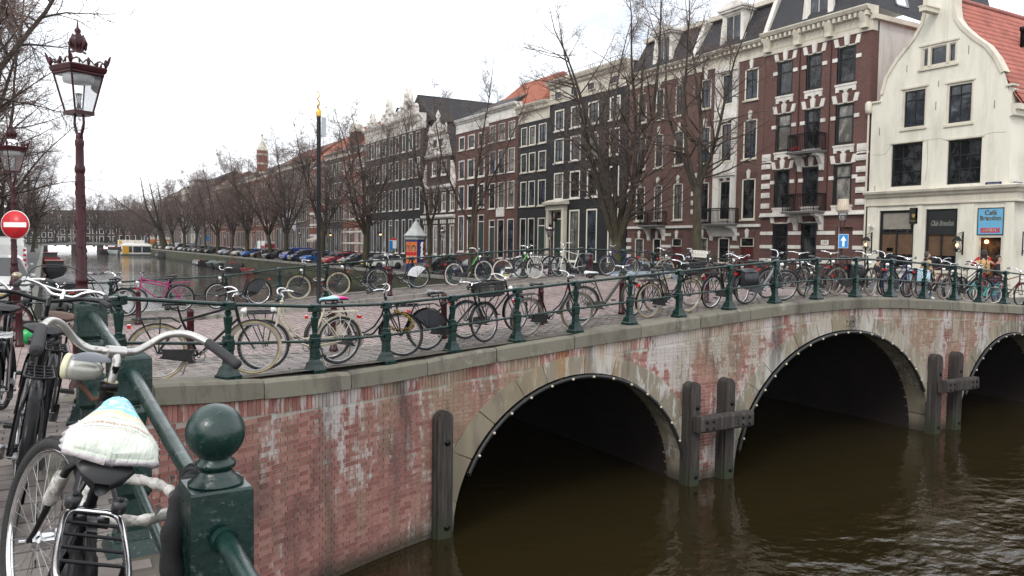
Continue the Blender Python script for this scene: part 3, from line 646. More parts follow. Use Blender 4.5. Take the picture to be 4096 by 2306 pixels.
def cross_roof(parent, yl, yr, ze, zr, mat, X=XF, depth=16., name='roof'):      # ridge runs back from the street
    m = (yl+yr)/2; b = MB(); b.quad((X+.1,yr,ze),(X+depth,yr,ze),(X+depth,m,zr),(X+.1,m,zr)); b.quad((X+depth,yl,ze),(X+.1,yl,ze),(X+.1,m,zr),(X+depth,m,zr)); b.add([(X+.1,yl,ze),(X+.1,yr,ze),(X+.1,m,zr)], [(0,1,2)])
    b.tube([(X+.1,m,zr+.02),(X+depth,m,zr+.02)], .09, 6); o = b.build(name, mat, parent); q = MB(); n_ = int(depth/.34)
    for i in range(n_):
        x = X+.2+i*.34
        for ye in (yr, yl): q.add([(x,ye,ze+.01),(x+.2,ye,ze+.01),(x+.1,ye,ze+.10),(x,m,zr+.01),(x+.2,m,zr+.01),(x+.1,m,zr+.10)], [(0,2,5,3),(2,1,4,5)])
    q.build('pantile_rows', mat, o, kind='stuff'); return o
def mansard(parent, yl, yr, z0, z1, mat, inset=1.4, X=XF, depth=11.):
    b = MB(); i = inset; P0 = [(X-.05,yl,z0),(X-.05,yr,z0),(X+depth,yr,z0),(X+depth,yl,z0)]; P1 = [(X+i,yl-.3,z1),(X+i,yr+.3,z1),(X+depth-i,yr+.3,z1),(X+depth-i,yl-.3,z1)]
    b.add(P0+P1, [(0,1,5,4),(1,2,6,5),(2,3,7,6),(3,0,4,7),(4,5,6,7)]); return b.build('roof', mat, parent)
def dormer(parent, yc, w, z0, h, X=XF, frame=None, pane=None, ornate=True):
    b = MB(); f = frame or trim_white; hw = w/2
    b.bx(X+.2, X+1.9, yc-hw, yc-hw+.16, z0, z0+h); b.bx(X+.2, X+1.9, yc+hw-.16, yc+hw, z0, z0+h); b.bx(X+.2, X+1.9, yc-hw+.16, yc+hw-.16, z0+h-.16, z0+h); b.bx(X+.2, X+.5, yc-hw+.16, yc+hw-.16, z0, z0+.12)
    b.bx(X+.02, X+2.0, yc-hw-.16, yc+hw+.16, z0+h, z0+h+.14); b.bx(X-.06, X+2.05, yc-hw-.26, yc+hw+.26, z0+h+.14, z0+h+.26)
    if ornate:
        b.prism([(yc+hw+.2, z0+h+.26)]+[(yc+(hw+.1)*cos(q), z0+h+.26+.38*sin(q)) for q in np.linspace(.15, pi-.15, 9)]+[(yc-hw-.2, z0+h+.26)], X+.1, X+.45, 'x')
        for s in (-1, 1): b.prism([(yc+s*hw, z0), (yc+s*(hw+.35), z0), (yc+s*(hw+.2), z0+.35), (yc+s*(hw+.08), z0+h*.7), (yc+s*hw, z0+h*.8)], X+.2, X+.4, 'x')
    o = b.build('dormer', f, parent); window(o, yc+hw-.16, yc-hw+.16, z0+.12, z0+h-.16, f, sash_cream, pane or pane_blue, (), 1, .05, .05, X+.28, .1, sub='dormer_window'); return o
def house(label, yl, yr, zt, wall, cols, rows, frame=cream_paint, sash=None, corn=None, corn_h=1.2, proj=.45, dent=0, door=None, gfl=None, sillm=None, hb=(.55,), nv=1, roof=None, group=None, seed=1, X=XF, depth=11., fw=.09, z0=None, cat='house', curtains=.2, doorm=None, dstep=True):
    z0 = zg(X-1, (yl+yr)/2)-.25 if z0 is None else z0; r = thing('canal_house', label, cat, (0,0,0), 0, group); rr = random.Random(seed); ops = []
    for i, row in enumerate(rows):
        for j, (a, c) in enumerate(cols):
            if row is rows[-1] and door is not None and j == door: ops.append((a, c, z0+.35, row[1], 'd')); continue
            ops.append((a, c, row[0], row[1], 'w'))
    facade(r, yl, yr, z0, zt-corn_h+.05 if corn else zt, ops, wall, X, depth=depth)
    for a, c, d, e, k in ops:
        if k == 'd':
            o = MB(); hw = (a-c)/2; y = (a+c)/2
            o.bx(X+.02, X+.12, c, c+.1, d, e); o.bx(X+.02, X+.12, a-.1, a, d, e); o.bx(X+.02, X+.12, c+.1, a-.1, e-.1, e); o.bx(X+.021, X+.12, c+.1, a-.1, e-.75, e-.66)
            df = o.build('door_frame', frame, r); b = MB(); b.bx(X+.06, X+.11, c+.1, a-.1, d, e-.75)
            for zz in (.25, 1.15): b.bx(X+.045, X+.06, c+.2, a-.2, d+zz, d+zz+.7)
            b.build('door', doorm or sash_green, df); MB().quad((X+.08,a-.1,e-.66),(X+.08,c+.1,e-.66),(X+.08,c+.1,e-.1),(X+.08,a-.1,e-.1)).build('pane', pane_dark, df)
            if dstep: b = MB(); [b.bx(X-.3*(3-q), X-.001*q, c-.15, a+.15, z0+.12*q, z0+.12*(q+1)-.001) for q in range(3)]; b.build('step', stone_grey, r)
        else: window(r, a, c, d, e, frame, sash or frame, pane_curtain if rr.random() < curtains else (pane_blue if rr.random() < .35 else pane_dark), hb, nv, fw, X=X, sill=sillm)
    if corn: cornice(r, yl, yr, zt-corn_h, zt, corn, proj, dent, X)
    MB().bx(X-.03, X+.1, yr+.002, yl-.002, z0-.3, z0+.55).build('plinth', stone_grey, r)
    if roof == 'ridge_orange': ridge_roof(r, yl, yr, zt-.1, zt+4.6, tile_orange, X, depth)
    elif roof == 'ridge_dark': ridge_roof(r, yl, yr, zt-.1, zt+2.8, tile_dark, X, depth)
    elif roof == 'ridge_brown': ridge_roof(r, yl, yr, zt-.1, zt+3.4, tile_brown, X, depth)
    elif roof == 'flat': MB().quad((X,yl,zt-.05),(X,yr,zt-.05),(X+depth,yr,zt-.05),(X+depth,yl,zt-.05)).build('roof', lead, r)
    return r
def balcony(parent, yl, yr, z, proj=.9, X=XF, mat=None):
    s = MB(); s.bx(X-proj, X, yr, yl, z-.14, z); s.bx(X-proj-.05, X, yr-.05, yl+.05, z-.06, z-.02)
    o = s.build('balcony', mat or stone_grey, parent); b = MB(); h = .95
    def run(a, c):
        a, c = V(a), V(c); n = max(2, int((c-a).length/.11)); b.tube([a+V((0,0,h)), c+V((0,0,h))], .032, 6); b.tube([a+V((0,0,.08)), c+V((0,0,.08))], .014, 5); b.tube([a+V((0,0,h-.14)), c+V((0,0,h-.14))], .01, 5)
        for i in range(n+1): q = a+(c-a)*i/n; b.tube([q+V((0,0,.0)), q+V((0,0,h))], .017 if i % n else .03, 5)
        for i in range(n): q = a+(c-a)*(i+.5)/n; b.ring(tuple(q+V((0,0,h-.07))), .05, .014, 'x' if abs((c-a).y) > .01 else 'y', 8, 4)
    run((X-proj+.06, yl-.05, z), (X-proj+.06, yr+.05, z)); run((X-proj+.06, yl-.05, z), (X-.03, yl-.05, z)); run((X-proj+.06, yr+.05, z), (X-.03, yr+.05, z)); b.build('balustrade', black_paint, o)
    for y in (yl-.25, yr+.25): c = MB(); c.prism([(X,z-.14),(X-proj*.8,z-.14),(X-proj*.8,z-.26),(X-proj*.45,z-.34),(X-proj*.3,z-.55),(X-.14,z-.75),(X-.1,z-1.05),(X,z-1.1)], y-.13, y+.13, 'y'); c.build('console', trim_white, o)
    return o
def lintels(parent, cols, zts, zbs, mat=None, kd=True, side=True):
    b = MB(); X = XF; bb = MB()
    for zt, zb in zip(zts, zbs):
        for a, c in cols:
            w = a-c; y = (a+c)/2
            for s in (-1, 1): b.prism([(y+s*(w/2-.06), zt+.03), (y+s*(w/2+.2), zt+.03), (y+s*(w/2+.3), zt+.47), (y+s*(w/2+.06), zt+.47)][::s], X-.06, X+.02, 'x')
            if kd: b.prism([(y-.11, zt+.03), (y+.11, zt+.03), (y+.17, zt+.5), (y, zt+.66), (y-.17, zt+.5)], X-.09, X+.02, 'x')
            for k in range(9):
                q = y-w/2+.12+(w-.24)*k/8
                if abs(q-y) > .17: bb.prism([(q-.028, zt+.04), (q+.028, zt+.04), (q+.028+(q-y)*.12, zt+.44), (q-.028+(q-y)*.12, zt+.44)], X-.02, X+.01, 'x')
            if side:
                for s in (-1, 1): b.bx(X-.055, X+.02, y+s*(w/2+.19)-.15, y+s*(w/2+.19)+.15, zb+(zt-zb)*.62, zb+(zt-zb)*.62+.2)
            b.bx(X-.1, X+.02, c-.12, a+.12, zb-.14, zb-.04); b.bx(X-.07, X+.02, c-.08, a+.08, zb-.34, zb-.14); b.bx(X-.065, X+.02, c-.08, c+.12, zb-.46, zb-.34); b.bx(X-.065, X+.02, a-.12, a+.08, zb-.46, zb-.34); b.prism([(y-.18,zb-.34),(y+.18,zb-.34),(y+.1,zb-.43),(y-.1,zb-.43)], X-.062, X+.02, 'x')
    b.build('stone_trim', trim_white, parent, kind='stuff'); bb.build('flat_arch', red_brick, parent, kind='stuff')
def quoins(parent, y0, y1, zs, h=.3, mat=None):
    for z in zs: b = MB(); b.bx(XF-.07, XF+.02, y0, y1, z, z+h); b.bx(XF-.09, XF-.06, y0+.1, y1-.1, z+.08, z+h-.08); b.build('quoin', mat or trim_white, parent)

# --- the red brick house with white stone trim
colsB = [(33.4,32.33),(31.33,30.32),(29.27,28.17)]; rowsB = [(8.95,10.92),(5.67,7.87),(2.42,4.62),(-1.0,1.45)]
hb_ = thing('canal_house', 'tall dark red brick house with white stone blocks and two small balconies', 'house')
ops = [(a,c,d,e) for d, e in rowsB[:3] for a, c in colsB]+[(a,c,-1.0,1.45) for a, c in colsB[:2]]+[(29.0,28.0,-2.15,1.2)]
facade(hb_, 34.4, 27.25, -2.4, 11.5, ops, red_brick, side=False)
b = MB(); b.quad((XF,34.4,-2.4),(XF,34.4,11.5),(XF+11,34.4,11.5),(XF+11,34.4,-2.4)); b.build('party_wall', white_plaster, hb_)
b = MB(); b.quad((XF+.6,27.25,-2.4),(XF+.6,27.25,12.0),(XF+12,27.25,12.0),(XF+12,27.25,-2.4)); b.build('side_wall', white_plaster, hb_); MB().quad((XF,27.25,-2.4),(XF,27.25,11.5),(XF+.6,27.25,11.5),(XF+.6,27.25,-2.4)).build('wall_return', red_brick, hb_)
for i, (a, c, d, e) in enumerate(ops[:-1]):
    window(hb_, a, c, d, e, sash_dark, sash_dark, pane_curtain if i in (3, 5, 8) else pane_dark, (.68,), 1 if i in (4, 7) else 0, .07, .06)
    MB().bx(XF+.0, XF+.13, a-.002, a+.07, d, e).build('jamb', cream_paint, hb_); MB().bx(XF-.004, XF+.02, c-.02, a+.07, e-.001, e+.07).build('head_strip', cream_paint, hb_)
MB().bx(XF+.9, XF+1.0, 28.0, 29.0, -2.2, 1.2).build('door', black_paint, hb_)
lintels(hb_, colsB, (10.92, 7.87, 4.62), (8.95, 5.67, 2.42)); lintels(hb_, colsB[:2], (1.45,), (-1.0,), kd=False, side=False)
for y0, y1 in ((34.4-.62, 34.4), (27.25, 27.25+.62)):
    quoins(hb_, y0, y1, (1.75+.62, 3.0, 3.55, 4.1), .3); quoins(hb_, y0-.02, y1+.02, (4.72,), .28); quoins(hb_, y0-.07, y1+.0, (5.08,), .1); quoins(hb_, y0-.0, y1+.0, (5.22,), .38)
for z in (.78, -.02, -.82):
    for a, c in ((34.4, 33.45), (32.28, 31.38), (30.27, 29.1), (27.95, 27.25)): MB().bx(XF-.05, XF+.01, c, a, z, z+.2).build('stone_band', trim_white, hb_)
b = MB(); b.bx(XF-.12, XF, 27.25, 34.4, 1.93, 2.08); b.bx(XF-.2, XF, 27.25, 34.4, 1.85, 1.93); b.build('string_course', trim_white, hb_)
cornice(hb_, 34.5, 27.2, 11.45, 12.72, trim_cream, .55, .32)
b = MB()
for y in (34.1, 31.9, 29.8, 27.6): b.bx(XF-.32, XF-.0, y-.2, y+.2, 11.6, 12.35); b.prism([(XF-.3,12.35),(XF-.5,12.35),(XF-.34,11.9),(XF-.3,11.75)], y-.17, y+.17, 'y')
for y0, y1 in ((33.8,32.2),(31.6,30.1),(29.5,27.9)): b.bx(XF-.05, XF-.02, y1, y0, 11.75, 12.15)
b.build('frieze_block', trim_cream, hb_)
for y in (31.83, 29.72): MB().tube([(XF-.04,y,11.4),(XF-.04,y,2.1)], .03, 6).build('rain_pipe', maroon, hb_)
balcony(hb_, 31.85, 29.85, 5.45); balcony(hb_, 32.0, 29.75, 2.1, 1.0)
pl = MB()
for k in range(26): pl.ball((XF-.7+rnd.uniform(-.06,.06), 31.4+rnd.uniform(-.35,.3), 5.55+rnd.uniform(0,.16)), rnd.uniform(.04,.07), 6)
pl.build('red_flowers', pm('red_petals', (.35,.02,.02), .6, 0, .4, 20), hb_, kind='stuff')
b = MB(); xi, zt_ = 1.5, 15.6; y0, y1 = 27.25, 34.4
b.add([(XF+.1,y1,12.7),(XF+.1,y0,12.7),(XF+12,y0,12.1),(XF+12,y1,12.1),(XF+xi,y1,zt_),(XF+xi,y0+1.0,zt_),(XF+12,y0+1.0,zt_),(XF+12,y1,zt_)], [(0,1,5,4),(1,2,6,5),(3,0,4,7),(4,5,6,7)]); rf = b.build('roof', slate, hb_)
b = MB(); b.bx(XF-.1, XF+12, 27.0, 27.3, 12.0, 12.25); b.build('gutter', trim_cream, hb_); b = MB(); b.bx(XF+1.2, XF+12, 27.9, 34.4, 15.55, 15.9); b.build('roof_edge', trim_cream, hb_)
for x0, x1, z0, z1 in ((39.6, 40.7, 13.05, 14.7), (42.4, 43.5, 12.75, 14.4)):
    b = MB(); f = lambda x, z, o: (x, 27.25+(z-12.4)*(1.0/3.4)-o, z+o*.3)
    for (a, c, d, e) in ((x0,x0+.08,z0,z1),(x1-.08,x1,z0,z1),(x0,x1,z0,z0+.08),(x0,x1,z1-.08,z1)): b.add([f(a,d,.1),f(c,d,.1),f(c,e,.1),f(a,e,.1),f(a,d,0),f(c,d,0),f(c,e,0),f(a,e,0)], [(0,1,2,3),(0,4,5,1),(1,5,6,2),(2,6,7,3),(3,7,4,0)])
    o = b.build('skylight', lead, hb_); MB().quad(f(x0,z0,.06), f(x1,z0,.06), f(x1,z1,.06), f(x0,z1,.06)).build('pane', chrome, o)
dormer(hb_, 31.0, 1.7, 12.7, 2.3, XF+.1)
lettering('133', .22, black_paint, hb_, FACE_W((XF-.012, 29.75, .35)), 'house_number', depth=.004); MB().bx(XF-.011, XF+.0, 29.5, 30.0, .22, .48).build('number_plate', trim_white, hb_)
# --- the pair of brown red houses
def pair(label, yl, yr, cols, rows, bay, seed, dtop, balc, doorcol):
    r = thing('canal_house', label, 'house'); ops = [(a,c,d,e) for d, e in rows[:3] for a, c in cols]+[(a,c,rows[3][0],rows[3][1]) for i, (a, c) in enumerate(cols) if i != doorcol]
    da, dc = cols[doorcol]; ops2 = ops+[(da,dc,-2.2,rows[3][1])]; facade(r, yl, yr, -2.5, 11.55, ops2, pair_brick, side=False); MB().quad((XF,yl,-2.4),(XF,yl,11.5),(XF+11,yl,11.5),(XF+11,yl,-2.4)).build('side_wall', dark_brick, r)
    rr = random.Random(seed)
    for a, c, d, e in ops:
        window(r, a, c, d, e, cream_paint, sash_dark, pane_blue if d > 5 and rr.random() < .6 else (pane_curtain if rr.random() < .5 else pane_dark), (.64,), 1, .08, .05, sill=trim_cream)
    b = MB(); b.bx(XF+.1, XF+.16, dc+.08, da-.08, -2.2, rows[3][1]-.55); o = b.build('door', pm('red_door_paint_%d' % seed, (.10,.012,.012), .35, 0, .2, 6), r); window(o, da, dc, rows[3][1]-.55, rows[3][1], cream_paint, sash_dark, pane_dark, (), 0, .05, .04, sub='fanlight')
    b = MB(); bb = MB()
    for row in rows:
        for a, c in cols:
            zt, w, y = row[1], a-c, (a+c)/2
            for k in range(11): q = y-w/2-.05+(w+.1)*k/10; bb.prism([(q-.03,zt+.02-.08*(abs(q-y)/w*2)**2),(q+.03,zt+.02-.08*(abs(q-y)/w*2)**2),(q+.03+(q-y)*.12,zt+.38),(q-.03+(q-y)*.12,zt+.38)], XF-.025, XF+.01, 'x')
            b.prism([(y-.1,zt),(y+.1,zt),(y+.15,zt+.45),(y,zt+.58),(y-.15,zt+.45)], XF-.08, XF+.02, 'x')
    b.build('keystone_trim', trim_white, r, kind='stuff'); bb.build('flat_arch', red_brick, r, kind='stuff')
    if bay:
        y0, y1 = bay; b = MB(); a, c = cols[1]
        b.bx(XF-.12, XF, a+.02, y1, .7, 11.5); b.bx(XF-.12, XF, y0, c-.02, .7, 11.5)
        for z0, z1 in ((rows[0][1]+.05, 11.5), (rows[1][1]+.1, rows[0][0]-.12), (rows[2][1]+.15, rows[1][0]-.12), (.7, rows[2][0]-.12)): b.bx(XF-.115, XF, c-.02, a+.02, z0, z1)
        for z in (rows[0][1]+.15, rows[1][1]+.25, rows[2][1]+.3): b.prism([(y0,z),(y1,z),(y1-.1,z+.2),((y0+y1)/2,z+.42),(y0+.1,z+.2)], XF-.22, XF-.1, 'x')
        b.build('plaster_bay', trim_white, r)
    for z in (.75, -.05, -.85): MB().bx(XF-.05, XF+.01, cols[-1][0]+.1, cols[1][1]-.1, z, z+.18).build('stone_band', trim_white, r)
    b = MB(); b.bx(XF-.14, XF, yr, yl, 1.28, 1.45); b.build('string_course', trim_white, r)
    balcony(r, *balc)
    cornice(r, yl, yr, 11.5, 12.5, trim_cream, .5, .4); mansard(r, yl, yr, 12.5, 15.0, tile_dark, 1.3); 
    MB().bx(XF+1.0, XF+10, yr+.2, yl-.2, 14.95, 15.25).build('roof_edge', trim_cream, r)
    for y in (yr+.22,): MB().prism([(XF-.05,12.5),(XF+.45,12.5),(XF+1.55,15.1),(XF+1.05,15.1)], y-.16, y+.16, 'y').build('roof_edge', trim_white, r)
    dormer(r, dtop, 1.7, 12.5, 2.35); return r
p1 = pair('brown red brick house with a white plaster bay and dark red door', 40.5, 34.42, [(39.82,38.88),(37.92,36.95),(36.0,34.92)], [(9.05,10.95),(5.45,7.86),(1.75,4.25),(-1.0,.62)], (36.5,38.45), 4, 37.4, (38.75,36.2,1.5,.95), 2)
quoins(p1, 39.95, 40.48, (2.2,2.8,3.4,4.0,4.6), .3)
p2 = pair('brown red brick house with quoins behind the largest tree', 47.3, 40.52, [(46.33,45.35),(44.33,43.48),(42.3,41.36)], [(8.93,11.05),(5.57,7.9),(1.85,4.33),(-1.1,.58)], None, 5, 44.0, (45.0,42.9,1.5,.85), 2)
quoins(p2, 46.75, 47.28, (-.9,-.3,.3,2.1,2.7,3.3,3.9,4.5,5.0), .3)
# --- black wide house
bw = house('wide black brick house with white attic band and pale door surround', 58.15, 47.45, 13.85, black_brick, [(57.35,55.95),(54.97,53.5),(52.55,51.1),(49.72,48.4)], [(9.6,11.35),(6.92,8.95),(3.86,6.1),(-1.3,2.92)], cream_paint, sash_dark, trim_cream, 1.95, .5, 0, 0, hb=(.58,), nv=1, roof='flat', seed=7, fw=.13, sillm=trim_white)
for a, c in ((57.2,56.15),(54.8,53.7),(52.5,51.5),(49.6,48.5)): window(bw, a, c, 12.25, 12.85, trim_white, sash_dark, pane_dark, (), 1, .06, .04, XF-.1, .05)
b = MB(); b.bx(XF-.35, XF, 55.3, 55.65, -2.5, 3.1); b.bx(XF-.35, XF, 57.65, 58.0, -2.5, 3.1); b.bx(XF-.38, XF, 55.25, 58.05, 2.96, 3.4); b.prism([(XF,3.4),(XF-.7,3.4),(XF-.75,3.6),(XF,3.85)], 55.0, 58.1, 'y'); b.build('door_surround', trim_cream, bw)
b = MB(); b.ball((XF-.35,56.6,2.2), .22, 10); b.tube([(XF-.35,56.6,2.4),(XF-.35,56.6,3.0)], .02, 5); b.build('hanging_lantern', maroon, bw)
b = MB(); 
for i in range(40): b.tube([(XF-.4,47.6+i*.26,13.85),(XF-.4,47.6+i*.26,14.15)], .012, 4)
b.tube([(XF-.4,47.6,14.15),(XF-.4,57.8,14.15)], .02, 5); b.build('roof_fence', black_paint, bw)
nb = house('narrow black brick house with a deep cream cornice', 63.4, 58.17, 12.45, black_brick, [(62.9,61.85),(61.5,60.4),(59.9,58.65)], [(8.87,10.55),(6.5,8.2),(3.45,5.7),(-1.4,2.4)], cream_paint, sash_dark, trim_cream, 1.55, .55, .3, 2, hb=(.5,), nv=1, roof=None, seed=8, sillm=trim_cream); ridge_roof(nb, 63.4, 58.2, 12.3, 14.6, tile_dark, XF+.6, 10)
br2 = house('brown brick house with a white raised cornice block and stone tablet', 69.0, 63.42, 13.05, brown_brick, [(68.9-.05,67.65),(67.1,65.85),(65.25,64.0)], [(9.83,11.45),(6.75,8.98),(3.45,5.92),(-1.3,2.4)], trim_white, sash_dark, trim_white, 1.3, .45, 0, 0, hb=(.5,), nv=0, roof=None, seed=9, sillm=trim_white, curtains=.5)
b = MB(); b.bx(XF-.08, XF+.0, 65.8, 67.3, 2.65, 3.35); b.bx(XF-.1, XF-.07, 65.9, 67.2, 2.75, 3.25); b.build('stone_tablet', trim_white, br2)
b = MB()
for q in np.linspace(0, pi, 10): b.tube([(XF-.35*sin(q)-.03, 66.5+.75*cos(q), 6.0), (XF-.5*sin(q)-.03, 66.5+.8*cos(q), 6.75)], .02, 4)
b.ring((XF-.03,66.5,6.75), .7, .03, 'z', 20, 5, 0, pi/2, pi*1.5); b.build('flower_balcony', black_paint, br2)
ridge_roof(br2, 75.8, 63.6, 12.7, 17.0, tile_orange, XF+2, 9, 2.2)
br1 = house('brown brick house with white window frames and bleached cornice', 76.2, 69.02, 12.85, brown_brick, [(75.55,74.2),(73.5,72.0),(71.2,69.85)], [(9.67,11.1),(6.7,8.65),(3.62,6.05),(-.8,2.96)], trim_white, sash_dark, white_plaster, 1.4, .35, 0, 2, hb=(.5,), nv=2, roof='ridge_dark', seed=10, fw=.16, sillm=trim_white)
# --- stepped gable house
sg = thing('canal_house', 'ornate dark brick gable house trimmed in white with urns and scrolls', 'house'); colsS = [(84.25,82.95),(81.85,80.75),(79.7,78.6),(77.6,76.5)]
ops = [(a,c,-1.2,2.05) for a, c in colsS]+[(a,c,3.5,5.58) for a, c in colsS]; facade(sg, 84.7, 76.25, -2.8, 6.2, ops, dark_brick, side=True)
ops2 = [(82.25,81.05,7.45,9.1),(79.9,78.5,7.45,9.1)]; facade(sg, 83.7, 77.3, 6.2, 9.7, ops2, dark_brick, side=False)
ops3 = [(82.1,81.0,10.55,11.55),(80.6,79.45,10.55,11.55)]; facade(sg, 82.7, 78.8, 9.7, 12.2, ops3, trim_white, side=False)
for a, c, d, e in ops+ops2+ops3: window(sg, a, c, d, e, trim_white, trim_white if d < 9.5 else sash_dark, pane_dark, (.5,), 1, .1, .06, sill=trim_white)
b = MB()
for z, h, y0, y1, pj in ((2.9,.25,76.25,84.7,.3),(6.1,.3,76.2,84.75,.35),(9.6,.22,77.3,83.7,.25),(12.1,.25,78.5,83.0,.3)): b.bx(XF-pj, XF+.05, y0, y1, z, z+h); b.bx(XF-pj*.6, XF+.05, y0, y1, z-.14, z)
for a, c in colsS:
    for z in (2.2, 5.75):
        for s in (0, .5, 1): y = c+(a-c)*s; b.bx(XF-.1, XF+.02, y-.13, y+.13, z, z+.42)
for z0, z1, y, w in ((6.4,9.6,84.2,1.),(6.4,9.6,76.8,-1.)):
    b.prism([(y+.5*w*.8,6.4),(y-.55*w,6.4),(y-.55*w,8.9),(y-.2*w,8.6),(y+.05*w,7.9),(y+.1*w,7.2),(y+.4*w,6.9)], XF-.1, XF+.2, 'x')
for s, y in ((1,83.3),(-1,78.2)): b.prism([(y+.6*s,9.8),(y-.6*s,9.8),(y-.6*s,11.9),(y-.2*s,11.6),(y+.1*s,10.7)], XF-.08, XF+.2, 'x')
b.prism([(78.5,12.35),(83.0,12.35),(80.75,13.5)], XF-.25, XF+.15, 'x')
for y, z, q in ((80.75,13.45,1.),(82.8,12.4,.6),(78.7,12.4,.6),(84.5,6.4,.9),(76.5,6.4,.9)): b.lathe([(.22*q,0),(.25*q,.1*q),(.1*q,.2*q),(.3*q,.55*q),(.2*q,.8*q),(.1*q,.95*q),(.03*q,1.2*q)], 10, (XF,y,z))
b.build('stone_ornament', trim_white, sg); cross_roof(sg, 84.4, 76.6, 8.5, 13.1, tile_dark, XF+.3, 14)
# --- black house with three white ornate gable tops
bb_ = house('long black brick canal house with tall white ornate gable tops', 103.6, 84.75, 14.9, black_brick, [(103.3,102.45),(101.55,100.4),(99.65,98.4),(97.5,96.25),(95.2,94.0),(93.1,92.0),(90.9,89.85),(88.85,87.7),(86.8,85.6)], [(10.95,13.0),(7.7,10.0),(4.0,6.6),(-1.2,2.88)], trim_white, sash_dark, trim_white, 1.75, .6, 0, 4, hb=(.5,), nv=1, seed=12, sillm=trim_white, curtains=.15, fw=.12)
for yc, k in ((89.2,1.),(95.3,.9),(101.2,.62)):
    z0 = 14.9; b = MB(); P = [(2.6,0),(2.6,.9),(2.2,.95),(2.1,.5),(1.75,.6),(1.5,1.15),(1.2,1.2),(1.2,1.75),(.95,1.9),(.7,2.5),(.5,3.0),(.28,3.4),(0,3.5)]; 
    pts = [(yc+y*k, z0+z*k) for y, z in P]+[(yc-y*k, z0+z*k) for y, z in P[:-1][::-1]]; b.prism(pts, XF-.2, XF+.3, 'x')
    b.bx(XF-.45, XF+.3, yc+.55*k, yc+1.5*k, z0+1.2*k, z0+1.45*k); b.bx(XF-.45, XF+.3, yc-1.5*k, yc-.55*k, z0+1.2*k, z0+1.45*k)
    b.ring((XF-.2,yc,z0-.1), .95*k, .2, 'x', 14, 6, 0, 0, pi); b.ball((XF-.25,yc,z0+2.7*k), .3*k, 8, 0, (1,1,1.4)); b.ball((XF-.22,yc,z0+1.9*k), .45*k, 8, 0, (.6,1,1))
    for s in (-1, 1): b.ball((XF,yc+s*2.4*k,z0+1.05*k), .34*k, 10); b.ball((XF-.1,yc+s*1.7*k,z0+.35*k), .35*k, 8, 0, (.7,1,1))
    b.build('ornate_gable', trim_white, bb_)
    if k > .7: MB().prism([(yc+.6*cos(q), 14.0+.6*sin(q)) for q in np.linspace(0, pi, 9)]+[(yc-.6,13.4),(yc+.6,13.4)], XF-.12, XF-.0, 'x').build('arched_window', pane_dark, bb_)
b = MB()
for i in range(18): b.bx(XF-.5, XF, 85.2+i*1.02-.12, 85.2+i*1.02+.12, 14.1, 14.5)
b.build('cornice_bracket', trim_white, bb_)
for y0, y1, z in ((84.8,93.2,17.6),(91.6,99.4,17.0),(98.2,103.5,15.8)): cross_roof(bb_, y1, y0, 14.2, z, tile_dark, XF+1., 22)
# --- the row beyond
def auto(label, yl, yr, zt, mat, sash=None, frame=cream_paint, corn=trim_cream, roof='ridge_dark', seed=1, ch=.9, rows=None, sp=2.0, hb=(.5,), nv=1, door=True, **k):
    n = max(2, int((yl-yr)/sp)); w = (yl-yr)/n; cols = [(yl-w*i-w*.22, yl-w*i-w*.80) for i in range(n)]
    h = zt-ch; rows = rows or [(h-2.6, h-.7), (h-5.9, h-3.6), (h-9.4, h-6.9), (-1.3, h-10.4)]
    return house(label, yl, yr, zt, mat, cols, rows, frame, sash or sash_dark, corn, ch, .45, 0, min(n-1, 1) if door else None, hb=hb, nv=nv, roof=roof, seed=seed, curtains=.15, dstep=(yl < 140), **k)
h1 = auto('red brick house with white stone bands below a tiled orange roof', 113.4, 103.65, 13.3, orange_brick, trim_white, trim_white, trim_white, 'ridge_orange', 21)
b = MB(); [b.bx(XF-.06, XF, 103.7, 113.3, z, z+.25) for z in (3.2, 6.6, -.2, 10.2, 1.4)]; b.build('stone_band', trim_white, h1)
b = MB(); b.bx(XF-.1, XF+1.2, 107.6, 109.8, 12.5, 15.4); b.build('hoist_dormer', brown_brick, h1); b = MB(); b.prism([(107.2,15.4),(110.2,15.4),(109.7,16.1),(108.7,16.6),(107.7,16.1)], XF-.2, XF+1.2, 'x'); b.build('dormer_pediment', trim_cream, h1)
auto('plain near black brick house between two red and white facades', 121.8, 113.45, 13.3, black_brick, None, cream_paint, trim_cream, 'ridge_orange', 22)
h3 = auto('narrow red and white striped house with a shop awning', 130.0, 121.85, 12.6, orange_brick, trim_white, trim_white, trim_white, 'ridge_orange', 23)
b = MB(); [b.bx(XF-.06, XF, 121.9, 129.9, z, z+.3) for z in (.9, 2.6, 4.4, 6.2, 8.0, 9.8)]; b.build('stone_band', trim_white, h3)
b = MB(); b.prism([(XF,1.0),(XF-1.6,.3),(XF-1.6,.0),(XF,.6)], 122.3, 126.5, 'y'); b.build('awning', pm('pale_canvas', (.5,.42,.38), .8, 0, .1, 2), h3)
auto('broad grey brown brick house with a steep rust red roof', 152.3, 130.05, 13.7, grey_brick, None, trim_white, trim_cream, 'ridge_brown', 24, sp=2.3)
h5 = auto('red and cream brick house with a slender ball topped turret', 173.9, 152.35, 13.4, orange_brick, trim_white, trim_cream, trim_cream, 'ridge_dark', 25, sp=2.2)
b = MB(); b.bx(XF-.3, XF+1.5, 164.6, 166.4, 12.9, 18.2); t_o = b.build('turret', orange_brick, h5); b = MB(); [b.bx(XF-.4, XF+1.6, 164.5, 166.5, z, z+.35) for z in (13.6, 15.4, 17.2, 18.2)]; b.lathe([(1.0,0),(.8,.6),(.45,1.2),(.2,1.7),(.16,2.6)], 8, (XF+.6,165.5,18.5)); b.ball((XF+.6,165.5,21.3), .32, 8); b.build('turret_trim', trim_cream, t_o)
